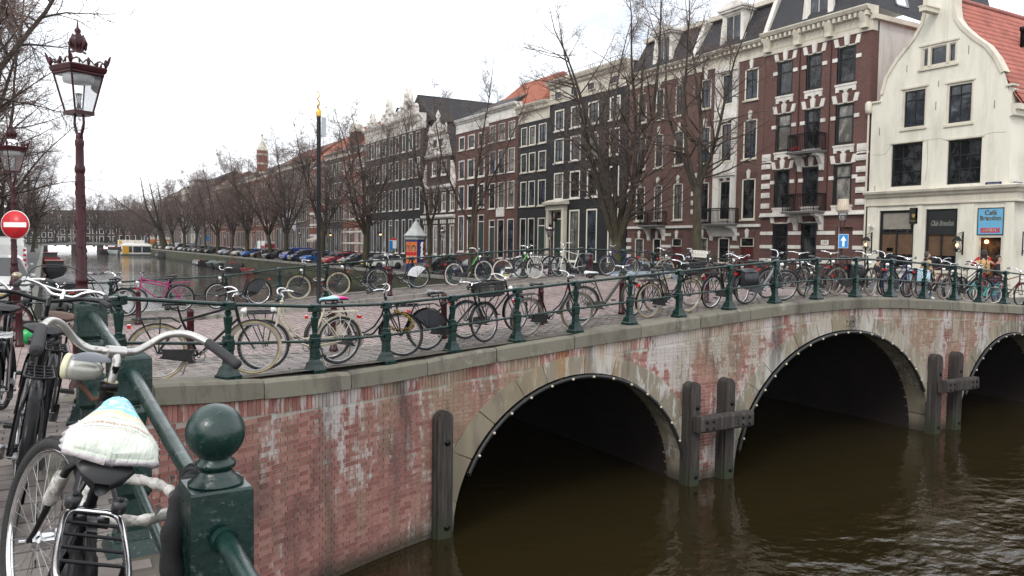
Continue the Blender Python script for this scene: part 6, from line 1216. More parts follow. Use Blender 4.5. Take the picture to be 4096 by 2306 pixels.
def bike(label, rear, front, frame='dutch', col=None, tyre=None, bar='dutch', bar_mat=None, rim=None, guards=None, chain=True, rack=True, frack=False, crate=False, skirt=None, bags=False, lights=True, steer=0., lean=0., saddle=None, group='bicycles parked on the bridge', z=None, dz=0., scale=1., crank=.7, name='bicycle', cover=None, stand=True, cargo=None, cat='bicycle', grips=True):
    col = col or frame_black; tyre = tyre or tyre_black; bar_mat = bar_mat or chrome; rim = rim or steel; guards = col if guards is None else guards
    if group is not None and 'front railing' not in group: lean *= rnd.uniform(.6, 2.6); steer += rnd.uniform(-.22, .22)
    mx_, my_ = (rear[0]+front[0])/2, (rear[1]+front[1])/2; a = atan2(front[1]-rear[1], front[0]-rear[0]); zz = (zg(*rear)+zg(*front))/2+dz+.006 if z is None else z
    pitch = -atan2(zg(*front)-zg(*rear), hypot(front[0]-rear[0], front[1]-rear[1])) if z is None else 0
    r = thing(name, label, cat, (mx_, my_, zz), 0, group); r.rotation_euler = (lean, pitch, a); r.scale = (scale,)*3; SM = steer_m(steer)
    def part(nm, key, fn, mat, par=r, M=None): return ob(nm, cached(key, fn, mat, nm), par, M=M)
    part('frame', ('fr', frame), lambda: b_frame(frame), col); part('fork', 'fork', b_fork, col, M=SM)
    for x, M in ((RX, Matrix.Identity(4)), (FX, SM)):
        w = part('wheel', 'tyre', b_tyre, tyre, M=M @ Matrix.Translation((x,0,WR)) @ Matrix.Rotation(rnd.uniform(0, 6), 4, 'Y')); part('rim', 'rim', b_rim, rim, w); part('spokes', 'spk', b_spokes, spoke_mat, w)
    h = part('handlebar', ('bar', bar), lambda: b_bar(bar)[0], bar_mat, M=SM)
    if grips:
        for s in (-1, 1): part('grip', ('grip', bar, s), lambda: b_grip(bar, s), grip_mat, h)
    sd_ = part('saddle', 'saddle', b_saddle, saddle or leather)
    if cover: part('saddle_cover', 'scover', b_cover, cover, sd_)
    if guards: part('mudguard', 'mgr', lambda: b_guard(RX, radians(-20), radians(200)), guards); part('mudguard', 'mgf', lambda: b_guard(FX, radians(15), radians(185)), guards, M=SM)
    if chain: part('chain_case', 'cc', b_chaincase, plastic_black if chain is True else chain)
    c = part('crank', ('crank', crank), lambda: b_crank(crank), steel)
    for s in (-1, 1): part('pedal', ('ped', crank, s), lambda: b_pedal(crank, s), plastic_black, c)
    if rack: part('luggage_rack', 'rack', b_rack, col if rack is True else rack)
    if frack: part('front_rack', 'frack', b_frontrack, frame_black, M=Matrix.Identity(4))
    if skirt:
        for s in (-1, 1): part('skirt_guard', ('skirt', s), lambda: b_skirt(s), skirt)
    if lights: part('headlight', 'hl', b_headlight, lens_white, M=SM); part('tail_light', 'tl', b_taillight, lens_red)
    if stand: part('kickstand', 'ks', b_stand, steel)
    if crate: t = ob('crate', cached('crate', b_crate, [crate], 'crate'), None, M=r.matrix_basis.copy()); t.matrix_world = Matrix.Translation((mx_,my_,zz)) @ Matrix.Rotation(a, 4, 'Z') @ Matrix.Rotation(pitch, 4, 'Y') @ Matrix.Rotation(lean, 4, 'X') @ Matrix.Scale(scale, 4); tag(t, cargo or 'crate', 'crate', 'plastic crates on bicycles')
    if bags:
        for s in (-1, 1): part('pannier', ('bag', s), lambda: b_bag(s), bags)
        part('pannier_flap', 'flap', lambda: MB().grid([[(x, y, .785-.05*(abs(y)/.2)**2+.006*sin(x*60+y*30)) for y in (-.21,-.14,-.07,0,.07,.14,.21)] for x in np.linspace(-.81,-.45,7)]), bags)
    return r
pink_cov = pm('pink_cover', (.62,.03,.25), .35, 0, .15, 12, None, .4, 25); blue_cov = pm('light_blue_cover', (.30,.52,.60), .4, 0, .2, 6, (.6,.62,.6)); bag_cov = pm('crumpled_foil_cover', (.10,.10,.105), .25, .3, .8, 9, (.5,.5,.5), .8, 22); white_cov = pm('plastic_bag_cover', (.5,.52,.53), .3, 0, .2, 9, (.2,.2,.2), .6, 25)
gingham, t, p = _nm('blue_gingham'); ck = _n(t, 'ShaderNodeTexChecker'); ck.inputs['Scale'].default_value = 28; ck.inputs[1].default_value = (.12,.38,.55,1); ck.inputs[2].default_value = (.7,.74,.75,1); t.links.new(t.nodes.new('ShaderNodeTexCoord').outputs['Object'], ck.inputs[0]); t.links.new(ck.outputs[0], p.inputs['Base Color'])
N = [
 dict(label='black city bicycle with tan tyres left of the second railing post', rear=(1.2,10.52), front=(2.26,10.42), tyre=tyre_tan, lean=.06, frame='diamond', bar='dutch', steer=.1),
 dict(label='cream white step through bicycle with chrome bars and light blue saddle cover', rear=(3.62,11.12), front=(2.52,10.92), col=frame_cream, lean=-.05, cover=blue_cov, frack=True, steer=-.2, guards=frame_cream, chain=frame_cream),
 dict(label='black step through bicycle with a bright pink saddle cover', rear=(3.75,11.98), front=(4.78,11.52), cover=pink_cov, lean=.06, bar='dutch', frack=True, steer=-.15),
 dict(label='black bicycle with skirt guards and a crate on its front rack', rear=(5.42,12.02), front=(6.54,12.06), frame='diamond', skirt=bag_black, crate=crate_black, cargo='black plastic crate riding above the bicycle with skirt guards', frack=True, cover=bag_cov, lean=.05, bar='city', steer=.25),
 dict(label='grey and black step through bicycle with open chain case', rear=(7.35,12.05), front=(8.47,12.13), guards=frame_grey, lean=.05, bar='city', tyre=tyre_brown, steer=-.1),
 dict(label='olive single beam bicycle with a bagged saddle', rear=(9.25,12.95), front=(10.3,12.75), frame='beam', col=frame_olive, cover=white_cov, frack=True, bar='flat', lean=.06, chain=frame_olive, steer=.35),
 dict(label='black transport bicycle with tan tyres and a dark crate', rear=(10.34,12.32), front=(11.46,12.42), tyre=tyre_tan, crate=crate_black, cargo='dark crate riding on the tan tyred transport bicycle', frack=True, lean=.04, bar='city'),
 dict(label='silver grey bicycle with black tarpaulin panniers', rear=(13.18,12.45), front=(14.28,12.4), col=frame_grey, frame='beam', bags=bag_black, bar='high', lean=.05, chain=frame_grey, guards=plastic_black, steer=-.2),
 dict(label='dark folding bicycle with small wheels leaning on the railing', rear=(16.2,12.75), front=(15.2,12.65), col=frame_black, scale=.72, lean=-.12, bar='flat', frame='mixte', rack=False, steer=.5),
 dict(label='black bicycle with bent chrome handlebar right of the bridge crest', rear=(16.55,12.75), front=(17.6,12.6), tyre=tyre_brown, lean=.05, bar='dutch', steer=.35),
 dict(label='black bicycle with grey saddle beyond the date stone', rear=(18.55,12.75), front=(19.6,12.95), frame='mixte', lean=.05, bar='city', col=frame_blue),
 dict(label='brown bicycle carrying a blue gingham pannier', rear=(19.95,12.85), front=(21.1,12.85), frame='diamond', col=frame_brown, tyre=tyre_brown, bags=gingham, bar='high', lean=.04),
 dict(label='black bicycle with chrome bars in front of the woman in red', rear=(21.6,12.95), front=(22.7,12.85), frame='mixte', bar='dutch', lean=.05, steer=-.3),
 dict(label="turquoise child's bicycle next to the railing", rear=(23.75,12.95), front=(23.0,13.25), col=frame_teal, frame='mixte', scale=.72, bar='high', rack=frame_teal, lean=.05, tyre=tyre_white),
 dict(label='red and black bicycle cut by the right edge of the photo', rear=(24.0,13.0), front=(25.1,12.95), col=frame_red, frame='diamond', lean=.05),
] + [
 dict(label='black bicycle tucked between the crate bicycle and the grey step through one', rear=(6.55,12.75), front=(7.6,12.85), frame='mixte', bar='dutch', lean=.05, steer=.3),
 dict(label='black bicycle seen through the spokes of the tan tyred transport bicycle', rear=(11.1,12.95), front=(12.1,13.05), bar='high', lean=.03, tyre=tyre_brown, steer=-.3),
 dict(label='black step through bicycle just left of the pannier bicycle', rear=(12.2,12.45), front=(13.2,12.6), bar='dutch', lean=.05, rim=chrome),
 dict(label='black bicycle half behind the panniers at the bridge crest', rear=(14.5,13.0), front=(15.5,12.9), frame='diamond', lean=.04, bar='city', steer=.2),
 dict(label='black mixte bicycle next to the folding bicycle', rear=(15.9,13.1), front=(16.95,13.2), frame='mixte', tyre=tyre_tan, bar='city', lean=.05),
 dict(label='black bicycle with dark panniers left of the blue one', rear=(17.5,13.0), front=(18.55,12.85), frame='dutch', bar='high', lean=.05, bags=bag_black),
 dict(label='black bicycle behind the gingham pannier bicycle', rear=(19.1,13.15), front=(20.1,13.25), frame='diamond', bar='dutch', lean=.05),
 dict(label='black bicycle between the gingham and chrome barred ones', rear=(20.9,13.3), front=(21.9,13.2), frame='dutch', bar='city', rim=chrome, lean=.05),
 dict(label='dark bicycle behind the turquoise one', rear=(22.7,13.35), front=(23.7,13.45), frame='mixte', bar='dutch', lean=.05),
]
for k in N: bike(**k)
G2 = 'bicycles parked against the far railing'
F = [
 dict(label='magenta bicycle with black mudguards against the far railing', rear=(3.02,22.2), front=(1.93,22.1), col=frame_pink, frame='double', bar='flat', guards=plastic_black, chain=False, rim=steel),
 dict(label='black upright bicycle with white rims right of the magenta one', rear=(5.05,22.3), front=(3.93,22.2), rim=chrome, bar='dutch', steer=.2, skirt=bag_black),
 dict(label='black transport bicycle with tan tyres and front rack by the gold tipped pole', rear=(7.3,22.35), front=(6.2,22.5), tyre=tyre_tan, frame='double', frack=True, bar='dutch', steer=.15),
 dict(label='black step through bicycle with a chrome skirt guard', rear=(9.75,22.3), front=(8.7,22.6), skirt=chrome, bar='dutch', steer=.1),
 dict(label='black bicycle with cream white tyres and green lettering, left of a matching one', rear=(10.85,22.1), front=(11.98,22.25), tyre=tyre_white, bar='dutch', frame='beam', steer=-.2, frack=True),
 dict(label='black bicycle with cream white tyres and green lettering, right of its match', rear=(12.65,22.2), front=(13.72,22.0), tyre=tyre_white, bar='dutch', frame='beam', steer=.3, frack=True),
 dict(label='silver white mens bicycle with a slate blue pannier', rear=(15.95,22.4), front=(14.82,22.3), col=frame_silver, frame='diamond', bags=bag_black, bar='high', guards=plastic_black, chain=False),
 dict(label='dark blue mens bicycle on the crest by the far railing', rear=(18.0,22.4), front=(16.88,22.35), col=frame_blue, frame='diamond', bar='flat', chain=False, rack=False),
 dict(label='black bicycle with a white front box near the far kerb', rear=(18.9,21.6), front=(19.8,21.2), frack=True, bar='dutch', tyre=tyre_tan, cargo='white slatted crate on the bicycle near the far kerb', crate=pm('white_box', (.6,.58,.53), .5, 0, .05, 4)),
 dict(label='black bicycle with rusty chain beyond the far bollards', rear=(20.4,22.3), front=(21.4,22.0), tyre=tyre_tan, bar='dutch'),
 dict(label='red framed bicycle behind the pannier bicycle', rear=(22.1,21.9), front=(23.1,22.2), col=frame_red, frame='mixte', bar='flat'),
 dict(label='brown tyred bicycle beneath the lampshade lamp', rear=(25.2,21.8), front=(26.2,21.4), tyre=tyre_brown, bar='dutch', frack=True),
 dict(label='black bicycle with red saddlebag beyond the bridge crest', rear=(23.5,20.9), front=(24.5,20.6), frame='diamond', bar='city'),
] + [
 dict(label='black bicycle behind the tan tyred transport bicycle at the far railing', rear=(8.5,22.5), front=(7.45,22.6), bar='city', frame='mixte'),
 dict(label='black bicycle overlapping the silver white one', rear=(14.6,22.55), front=(13.6,22.5), bar='city', frame='dutch'),
 dict(label='black bicycle right of the blue mens bicycle', rear=(18.6,22.5), front=(19.6,22.4), bar='dutch', frame='dutch', tyre=tyre_tan),
 dict(label='black bicycle left of the red framed one', rear=(21.0,21.7), front=(22.0,21.4), bar='high', frame='mixte'),
 dict(label='black bicycle beyond the red framed one', rear=(24.2,22.2), front=(25.2,22.3), bar='city', frame='diamond'),
 dict(label='dark bicycle on the left end of the far pavement', rear=(1.7,21.9), front=(.65,22.3), bar='dutch', frame='dutch'),
]
for k in F: bike(group=G2, dz=.1, **k)
for x, lab in ((11.42,'left'),(13.2,'right')): pass
green_txt = pm('green_print', (.10,.42,.06), .5, 0, .05, 4)
for i in (4, 5):
    k = F[i]; mx_, my_ = (k['rear'][0]+k['front'][0])/2, (k['rear'][1]+k['front'][1])/2; root = [o for o in C.objects if o.get('label') == k['label']][0]
    fr_o = [c for c in root.children if c.name.startswith('frame')][0]; bb = MB()
    for j in range(7): p_ = (HT-V((0,0,.09))).lerp(V((.1,0,.55)), .1+.12*j); bb.obx(p_+V((0,-.036,0)), (.012,0,.022), (0,.003,0), (-.012,0,.008))
    bb.build('green_marking', green_txt, fr_o)
# chains and locks on the railing bicycles
b = MB(); pts = [(4.42,11.36,-1.08),(4.5,11.5,-1.22),(4.62,11.52,-1.32),(4.8,11.42,-1.33),(4.86,11.3,-1.25),(4.75,11.3,-1.1),(4.55,11.28,-1.02)]
for q, w in zip(catmull([V(p) for p in pts], 5), range(99)): b.ring(tuple(q), .022, .009, ('x','y')[w % 2], 8, 4)
tag(b.build('bicycle_chain', pm('yellow_black_chain', (.24,.16,.03), .4, .4, .7, 40)), 'black and yellow chain looped round the railing and a front wheel', 'chain')
# ---------------------------------------------------------------- vehicles
car_glass = pm('car_glass', (.012,.014,.016), .06, 0, .2, 3, spec=.6); tyre_car = pm('car_tyre', (.015,.015,.016), .8, 0, .2, 10); alloy = pm('alloy_wheel', (.45,.46,.47), .3, .8, .1, 6); lamp_lens = pm('car_lamp_glass', (.55,.56,.57), .1, .2, .1, 8, coat=.6); plate_y = pm('yellow_plate', (.60,.42,.03), .4, 0, .05, 5)
def paint(n, c, metal=.0): return pm('paint_'+n, c, .28, metal, .06, 2, coat=.6)
PC = dict(white=paint('white', (.62,.62,.60)), black=paint('black', (.012,.012,.014)), grey=paint('dark_grey', (.045,.045,.05), .4), red=paint('red', (.28,.012,.03)), blue=paint('bright_blue', (.015,.10,.38)), navy=paint('navy', (.014,.02,.05), .3), vblue=paint('van_blue', (.012,.035,.24)), cream=paint('cream', (.48,.46,.40)), lilac=paint('lilac_grey', (.20,.20,.24), .5), silver=paint('silver', (.36,.38,.41), .6), ice=paint('ice_blue', (.30,.37,.45), .4), brown=paint('dark_taupe', (.06,.055,.055), .3))
# stations: x, bottom, belt, top, width factor, roof width factor, side glass behind this station?, top glass behind this station?
HATCH = [(-.5,.45,.70,.74,.80,.85,0,0),(-.487,.28,.85,.9,.92,.8,0,0),(-.465,.22,.93,1.0,.98,.77,0,0),(-.40,.2,.95,1.40,1,.72,1,1),(-.23,.2,.94,1.47,1,.72,1,0),(-.02,.2,.93,1.48,1,.73,0,0),(.0,.2,.93,1.48,1,.73,1,0),(.08,.2,.92,1.43,1,.73,1,0),(.26,.2,.90,.97,1,.86,0,1),(.40,.22,.82,.87,.97,.84,0,0),(.48,.28,.66,.72,.90,.8,0,0),(.5,.40,.55,.6,.78,.8,0,0)]
SEDAN = [(-.5,.45,.70,.74,.82,.85,0,0),(-.485,.28,.86,.93,.93,.82,0,0),(-.40,.22,.92,1.0,.98,.82,0,0),(-.34,.2,.93,1.03,1,.8,0,0),(-.22,.2,.94,1.38,1,.70,1,1),(-.1,.2,.93,1.42,1,.72,1,0),(-.03,.2,.93,1.43,1,.73,0,0),(-.01,.2,.93,1.43,1,.73,1,0),(.06,.2,.92,1.39,1,.73,1,0),(.22,.2,.90,.96,1,.86,0,1),(.40,.22,.80,.85,.97,.84,0,0),(.48,.28,.66,.71,.90,.8,0,0),(.5,.40,.55,.6,.78,.8,0,0)]
MPV = [(-.5,.42,.80,.86,.88,.85,0,0),(-.49,.26,.95,1.1,.97,.8,0,0),(-.45,.22,1.02,1.62,.99,.76,1,1),(-.2,.2,1.01,1.70,1,.77,1,0),(-.03,.2,1.0,1.70,1,.77,0,0),(-.01,.2,1.0,1.70,1,.77,1,0),(.1,.2,.99,1.62,1,.76,1,0),(.32,.2,.96,1.04,1,.86,0,1),(.44,.24,.84,.9,.96,.84,0,0),(.49,.30,.66,.72,.90,.8,0,0),(.5,.40,.55,.6,.80,.8,0,0)]
VAN = [(-.5,.35,1.1,1.2,.97,.95,0,0),(-.498,.26,1.2,2.0,.99,.88,0,0),(-.48,.24,1.2,2.25,1,.84,0,0),(.0,.24,1.2,2.3,1,.84,0,0),(.14,.24,1.2,2.28,1,.84,0,0),(.16,.24,1.2,2.28,1,.84,1,0),(.26,.24,1.18,2.1,1,.8,1,0),(.40,.24,1.12,1.25,1,.86,0,1),(.48,.28,.86,.95,.95,.84,0,0),(.5,.40,.6,.66,.85,.8,0,0)]
def car_grid(st, L, W, H):
    kz = H/max(s[3] for s in st); rows = []
    for x, zb, zl, zt, wf, rf, sg, tg in st:
        w = W/2*wf; zb, zl, zt = zb, zl*kz if zl > .5 else zl, zt*kz; hi = zt-zl > .2
        half = [(.0,zb),(w*.86,zb),(w*.99,zb+.10),(w*1.0,(zb+zl)*.55),(w*.975,zl-.03),(w*.955,zl),(w*(rf+.03 if hi else .93),zt-(.10 if hi else .03)),(w*(rf-.08 if hi else .8),zt-.015),(0,zt)]
        rows.append([(x*L,-y,z) for y, z in half]+[(x*L,y,z) for y, z in half[::-1][1:]])
    return rows
def car_meshes(kind, L, W, H):
    st = dict(hatch=HATCH, sedan=SEDAN, mpv=MPV, van=VAN)[kind]; R = car_grid(st, L, W, H); body = MB(); gl = MB(); n = len(R[0])
    for i in range(len(R)-1):
        for j in range(n-1):
            side = j in (5, n-2-5); top = j in (6, 7, 8, 9) and n == 17; g = (side and st[i][6]) or (top and st[i+1 if st[i+1][7] else i][7] and (st[i+1][3] < st[i][3]-.2) and st[i+1][7]) or (top and st[i+1][7] and st[i+1][3] > st[i][3]+.2 and st[i][6] == 0)
            q = [R[i][j], R[i+1][j], R[i+1][j+1], R[i][j+1]]; (gl if g else body).add(q, [(0,1,2,3)], 0, not g)
    body.add(R[0], [tuple(range(n))]); body.add(R[-1], [tuple(range(n))[::-1]]); return body, gl
def b_wheel():
    b = MB(); Rx = Matrix.Rotation(pi/2, 4, 'X'); b.lathe([(.2,-.1),(.29,-.1),(.315,-.07),(.315,.07),(.29,.1),(.2,.1)], 24, M=Rx); return b
def b_alloy():
    b = MB(); Rx = Matrix.Rotation(pi/2, 4, 'X'); b.lathe([(.205,-.085),(.215,-.09),(.215,.09),(.205,.085)], 22, M=Rx); b.lathe([(.05,-.095),(.05,.095)], 12, M=Rx)
    for k in range(10): a = 2*pi*k/10; [b.obx((.12*cos(a), s*.085, .12*sin(a)), (.085*cos(a),0,.085*sin(a)), (0,.008,0), (-.02*sin(a),0,.02*cos(a))) for s in (-1, 1)]
    return b
def car(label, x, y, rz, col, kind='hatch', L=4.0, W=1.72, H=1.47, z=-2.62, cat='car', group='cars parked along the right quay', text=None):
    r = thing('parked_'+('van' if cat == 'van' else 'car'), label, cat, (x, y, z), rz, group); key = (kind, L, W, H)
    if (key, 'm') not in _mc: _mc[(key, 'm')] = car_meshes(*key)
    bd, gl = _mc[(key, 'm')]; ob('body', cached(('cb', key), lambda: bd, [col], 'body'), r); ob('window', cached(('cg', key), lambda: gl, [car_glass], 'window'), r)
    wb = .31 if kind != 'sedan' else .30
    for sx in (-1, 1):
        for sy in (-1, 1):
            cx = sx*L*wb-(.02*L if sx > 0 else 0); o = ob('wheel', cached('wheel', b_wheel, [tyre_car], 'wheel'), r, (cx, sy*(W/2-.10), .315)); ob('rim', cached('alloy', b_alloy, [alloy], 'rim'), o)
            ob('wheel_arch', cached('arch', lambda: MB().lathe([(.36,-.005),(.36,.005)], 22, M=Matrix.Rotation(pi/2, 4, 'X')), [tyre_car], 'wheel_arch'), r, (cx, sy*(W/2-.002), .34))
    zb = .66*H/1.47 if kind != 'van' else .85
    for s in (-1, 1):
        ob('headlight', cached('hlc', lambda: MB().ball((0,0,0), .13, 10, 0, (.7,1.,.6)), [lamp_lens], 'headlight'), r, (L*.468, s*W*.36, zb)); ob('tail_light', cached('tlc', lambda: MB().bx(-.03,.03,-.06,.06,-.13,.13), [lens_red], 'tail_light'), r, (-L*.485, s*W*.40, zb+.2))
        ob('mirror', cached('mir', lambda: MB().ball((0,0,0), .1, 8, 0, (.6,1,.7)), [col], 'mirror'), r, (L*(.17 if kind != 'van' else .3), s*(W/2+.06), 1.0 if kind != 'van' else 1.35))
    ob('number_plate', cached('np', lambda: MB().bx(0,.012,-.26,.26,-.055,.055), [plate_y], 'number_plate'), r, (L*.5, 0, .45)); ob('grille', cached('gr', lambda: MB().bx(-.03,.004,-.42,.42,-.06,.06), [plastic_black], 'grille'), r, (L*.5-.005, 0, .58)); return r
A = pi+.16
CARS = [('white small hatchback parked nearest to the poster column', 29.9, 77.0, 'white', 'hatch', 3.55, 1.62, 1.49), ('black car half hidden behind the white small hatchback', 30.6, 80.2, 'black', 'sedan', 4.3, 1.75, 1.43), ('dark grey estate left of the black car, by a tree', 30.1, 85.5, 'grey', 'hatch', 4.6, 1.8, 1.42), ('red hatchback on the quay', 29.9, 91.5, 'red', 'hatch', 3.9, 1.7, 1.48), ('dark estate tucked behind the red hatchback', 31.0, 95.0, 'grey', 'mpv', 4.2, 1.75, 1.6), ('bright blue hatchback behind the black pole', 29.9, 101.0, 'blue', 'hatch', 3.85, 1.68, 1.44), ('navy people carrier left of the bright blue hatchback', 30.1, 106.5, 'navy', 'mpv', 4.5, 1.8, 1.68), ('deep blue delivery van with a high roof', 30.3, 111.8, 'vblue', 'van', 4.4, 1.85, 1.85), ('long black saloon right of the tree beside the blue van', 30.2, 121.0, 'black', 'sedan', 4.8, 1.85, 1.45), ('black car left of the long black saloon', 30.1, 129.5, 'black', 'hatch', 4.1, 1.75, 1.47), ('mid blue small car in the row below the red and white van', 29.9, 137.0, 'blue', 'hatch', 3.8, 1.7, 1.46), ('cream coloured small car with white roof', 29.9, 144.5, 'cream', 'hatch', 3.8, 1.7, 1.46), ('lilac grey hatchback beside the cream car', 29.9, 151.0, 'lilac', 'hatch', 4.0, 1.7, 1.46), ('pale ice blue small car at the gap with bicycles', 29.9, 157.0, 'ice', 'hatch', 3.7, 1.68, 1.5), ('black car just beyond the gap with bicycles', 30.0, 171.0, 'black', 'hatch', 4.2, 1.75, 1.5), ('second black car beyond the gap', 30.0, 178.5, 'black', 'sedan', 4.6, 1.8, 1.45), ('dark taupe car with shiny rims', 30.0, 186.0, 'brown', 'mpv', 4.5, 1.8, 1.6), ('dark grey car right of the taupe one', 30.0, 193.0, 'grey', 'hatch', 4.2, 1.75, 1.5), ('dark navy car in the distant row', 30.0, 200.0, 'navy', 'hatch', 4.2, 1.75, 1.5), ('silver high car beside the dark grey van', 30.0, 208.0, 'silver', 'mpv', 4.4, 1.8, 1.65), ('dark grey van next to the white van far down the quay', 30.2, 217.0, 'grey', 'van', 4.8, 1.9, 1.95), ('white van far down the quay with black windows', 30.2, 230.0, 'white', 'van', 4.8, 1.9, 1.95), ('silver estate at the far end by the leaning elm', 30.0, 246.0, 'silver', 'hatch', 4.4, 1.75, 1.5), ('dark hatchback beyond the silver estate', 30.0, 256.0, 'grey', 'hatch', 4.2, 1.75, 1.5), ('white high van at the far end of the row', 30.5, 268.0, 'white', 'van', 5.2, 1.95, 2.3)]
for i, (lab, x, y, c, k, L, W, H) in enumerate(CARS): car(lab, x, y, A+(.05 if i % 3 else -.04), PC[c], k, L, W, H, cat='van' if k == 'van' else 'car')
v = car('white parcel van with a red back end and white letters', 33.2, 143.0, pi/2+.12, PC['white'], 'van', 5.6, 2.05, 2.75, cat='van', group=None); dred = pm('parcel_red', (.42,.01,.035), .4, 0, .05, 2)
o = MB(); o.bx(-2.81,-2.795,-.86,.86,.5,2.2); o.bx(-2.79,-1.2,1.025,1.035,.6,1.9); po = o.build('red_panel', dred, v)
ft = Matrix(((0,0,-1,0),(-1,0,0,0),(0,1,0,0),(0,0,0,1))); lettering('dpd', .62, refl, po, Matrix.Translation((-2.82,-.3,1.35)) @ ft, depth=.01, bold=.015)
b = MB(); b.prism([(.5+.28*cos(a), 1.35+.28*sin(a)) for a in np.linspace(pi/2, pi*2.5, 7)[:-1]], -2.83, -2.812, 'x'); b.build('cube_logo', refl, po); b = MB(); [b.tube([(-2.835,.5,1.35),(-2.835,.5+.28*cos(a),1.35+.28*sin(a))], .022, 4) for a in (pi/6, pi*5/6, -pi/2)]; b.build('logo_lines', dred, po)
b = MB(); b.prism([(1.7,1.55),(1.45,1.3),(1.57,1.3),(1.57,.7),(1.83,.7),(1.83,1.3),(1.95,1.3)], 1.03, 1.045, 'y'); b.build('red_arrow', dred, v)
v = car('low white van with blue lettering parked beyond the bridge', 30.4, 49.3, pi+.05, PC['white'], 'van', 4.3, 1.8, 1.85, z=zg(30.4,49), cat='van', group=None)
lettering('RELIE b', .42, navy, v, Matrix.Translation((-1.0,.915,1.12)) @ Matrix(((-1,0,0,0),(0,0,1,0),(0,1,0,0),(0,0,0,1))), depth=.006, bold=.006); lettering('eerbode', .2, navy, v, Matrix.Translation((-1.2,.915,.78)) @ Matrix(((-1,0,0,0),(0,0,1,0),(0,1,0,0),(0,0,0,1))), depth=.006)
b = MB(); [b.tube([(-1.9+.3*i,-.7,1.9),(-1.9+.3*i,.7,1.9)], .015, 5) for i in range(8)]; [b.tube([(-1.95,s*.7,1.9),(.3,s*.7,1.9)], .02, 5) for s in (-1,1)]; b.build('roof_rack', steel, v)
car('silver hatchback whose roof shows behind the bridge crest', 30.3, 36.8, pi-.15, PC['ice'], 'hatch', 4.2, 1.75, 1.5, z=zg(30.3,36.8), group=None); car('dark blue car behind the cream tyred bicycles', 30.2, 58.0, pi+.1, PC['navy'], 'sedan', 4.4, 1.78, 1.43, group=None); car('black car behind the spindly tree', 30.2, 64.8, pi+.1, PC['black'], 'hatch', 4.1, 1.75, 1.47, group=None)
car('white car facing the bridge on the left bank', -1.35, 31.0, -pi/2+.06, PC['white'], 'mpv', 4.3, 1.78, 1.66, z=zg(-2,31), group=None)
v = car('tall white van with red and white edge marks on the left bank', -1.65, 40.5, pi/2, PC['white'], 'van', 5.6, 2.1, 2.6, z=zg(-2.4,42)+.05, cat='van', group=None); b = MB(); [b.bx(-2.815,-2.8,-1.0,-.9,.4+.2*i,.5+.2*i) for i in range(9)]; b.build('warning_stripe', dred, v)
# ---------------------------------------------------------------- boats
def hull(L, W, H, n=12, sheer=.18, deck=.12):
    b = MB(); rows = []
    for i in range(n+1):
        t_ = i/n; x = (t_-.5)*L; w = W/2*(1-abs(2*t_-1)**3.2 if t_ > .5 else 1-.25*abs(2*t_-1)**2.5); w = max(w, .03); z = H+sheer*(2*t_-1)**2
        rows.append([(x,-w,z),(x*1.0,-w*.92,z*.55),(x*.97,-w*.6,-.12),(x*.97,0,-.2),(x*.97,w*.6,-.12),(x,w*.92,z*.55),(x,w,z)])
    b.grid(rows); b.add(rows[0], [tuple(range(7))]); d = MB(); d.grid([[(r[0][0],r[0][1]*.98,r[0][2]-deck),(r[0][0],0,r[0][2]-deck+.04),(r[0][0],r[6][1]*.98,r[0][2]-deck)] for r in rows]); g = MB()
    g.tube([r[0] for r in rows], .04, 6); g.tube([r[6] for r in rows], .04, 6); return b, d, g
def boat(label, x, y, rz, L, W, H, hm, dm, gm, extra=None, cat='boat', group='boats moored on the canal'):
    r = thing('moored_boat', label, cat, (x, y, WATER), rz, group); b, d, g = hull(L, W, H); b.build('hull', hm, r); d.build('deck', dm, r); g.build('gunwale', gm, r)
    if extra: extra(r, L, W, H)
    return r
dk_red = pm('deck_red', (.20,.045,.03), .6, 0, .2, 3); hgrey = pm('hull_grey', (.05,.058,.058), .6, 0, .2, 2); hblack = pm('hull_black', (.014,.014,.015), .5, 0, .3, 2); tarp = pm('green_tarpaulin', (.05,.065,.045), .7, 0, .25, 2, None, .3, 6); tarp2 = pm('teal_tarpaulin', (.08,.12,.115), .7, 0, .2, 2, None, .3, 6); hred = pm('hull_red', (.26,.025,.02), .5, 0, .2, 2); fender_w = pm('white_fender', (.62,.62,.60), .5, 0, .1, 3)
def x_fend(r, L, W, H):
    for q in (-.38,-.25,-.05,.2): b = MB(); b.ball((q*L,W/2+.03,H*.55), .13, 8, 0, (1,.9,2.4)); b.build('fender', fender_w, r)
    MB().bx(-.2,.8,-.5,.5,H,H+.25).build('red_cover', hred, r)
def x_tarp(m_):
    def f(r, L, W, H):
        b = MB(); b.grid([[(L*(t_-.5)*.9, y*W/2*1.03*(1-.5*max(0, t_-.6)), H+.06+.75*(1-abs(y))*sin(pi*min(1,t_*1.02))*(.75+.25*sin(t_*9))) for y in np.linspace(-1, 1, 7)] for t_ in np.linspace(0, 1, 12)]); b.build('tarpaulin', m_, r)
    return f
def x_mast(r, L, W, H): MB().tube([(L*.1,0,H-.1),(L*.1,0,H+5.5)], [.06,.04], 8).build('mast', dk_red, r); MB().bx(-L*.1,L*.02,-.5,.5,H-.05,H+.35).build('hatch', dk_red, r)
def x_cabin(r, L, W, H):
    MB().bx(-L*.3,L*.1,-W*.34,W*.34,H-.1,H+.9).build('cabin', hgrey, r); MB().bx(-L*.28,L*.08,-W*.345,W*.345,H+.3,H+.7).build('cabin_window', car_glass, r); MB().bx(-L*.32,L*.12,-W*.4,W*.4,H+.9,H+.98).build('cabin_roof', hred, r)
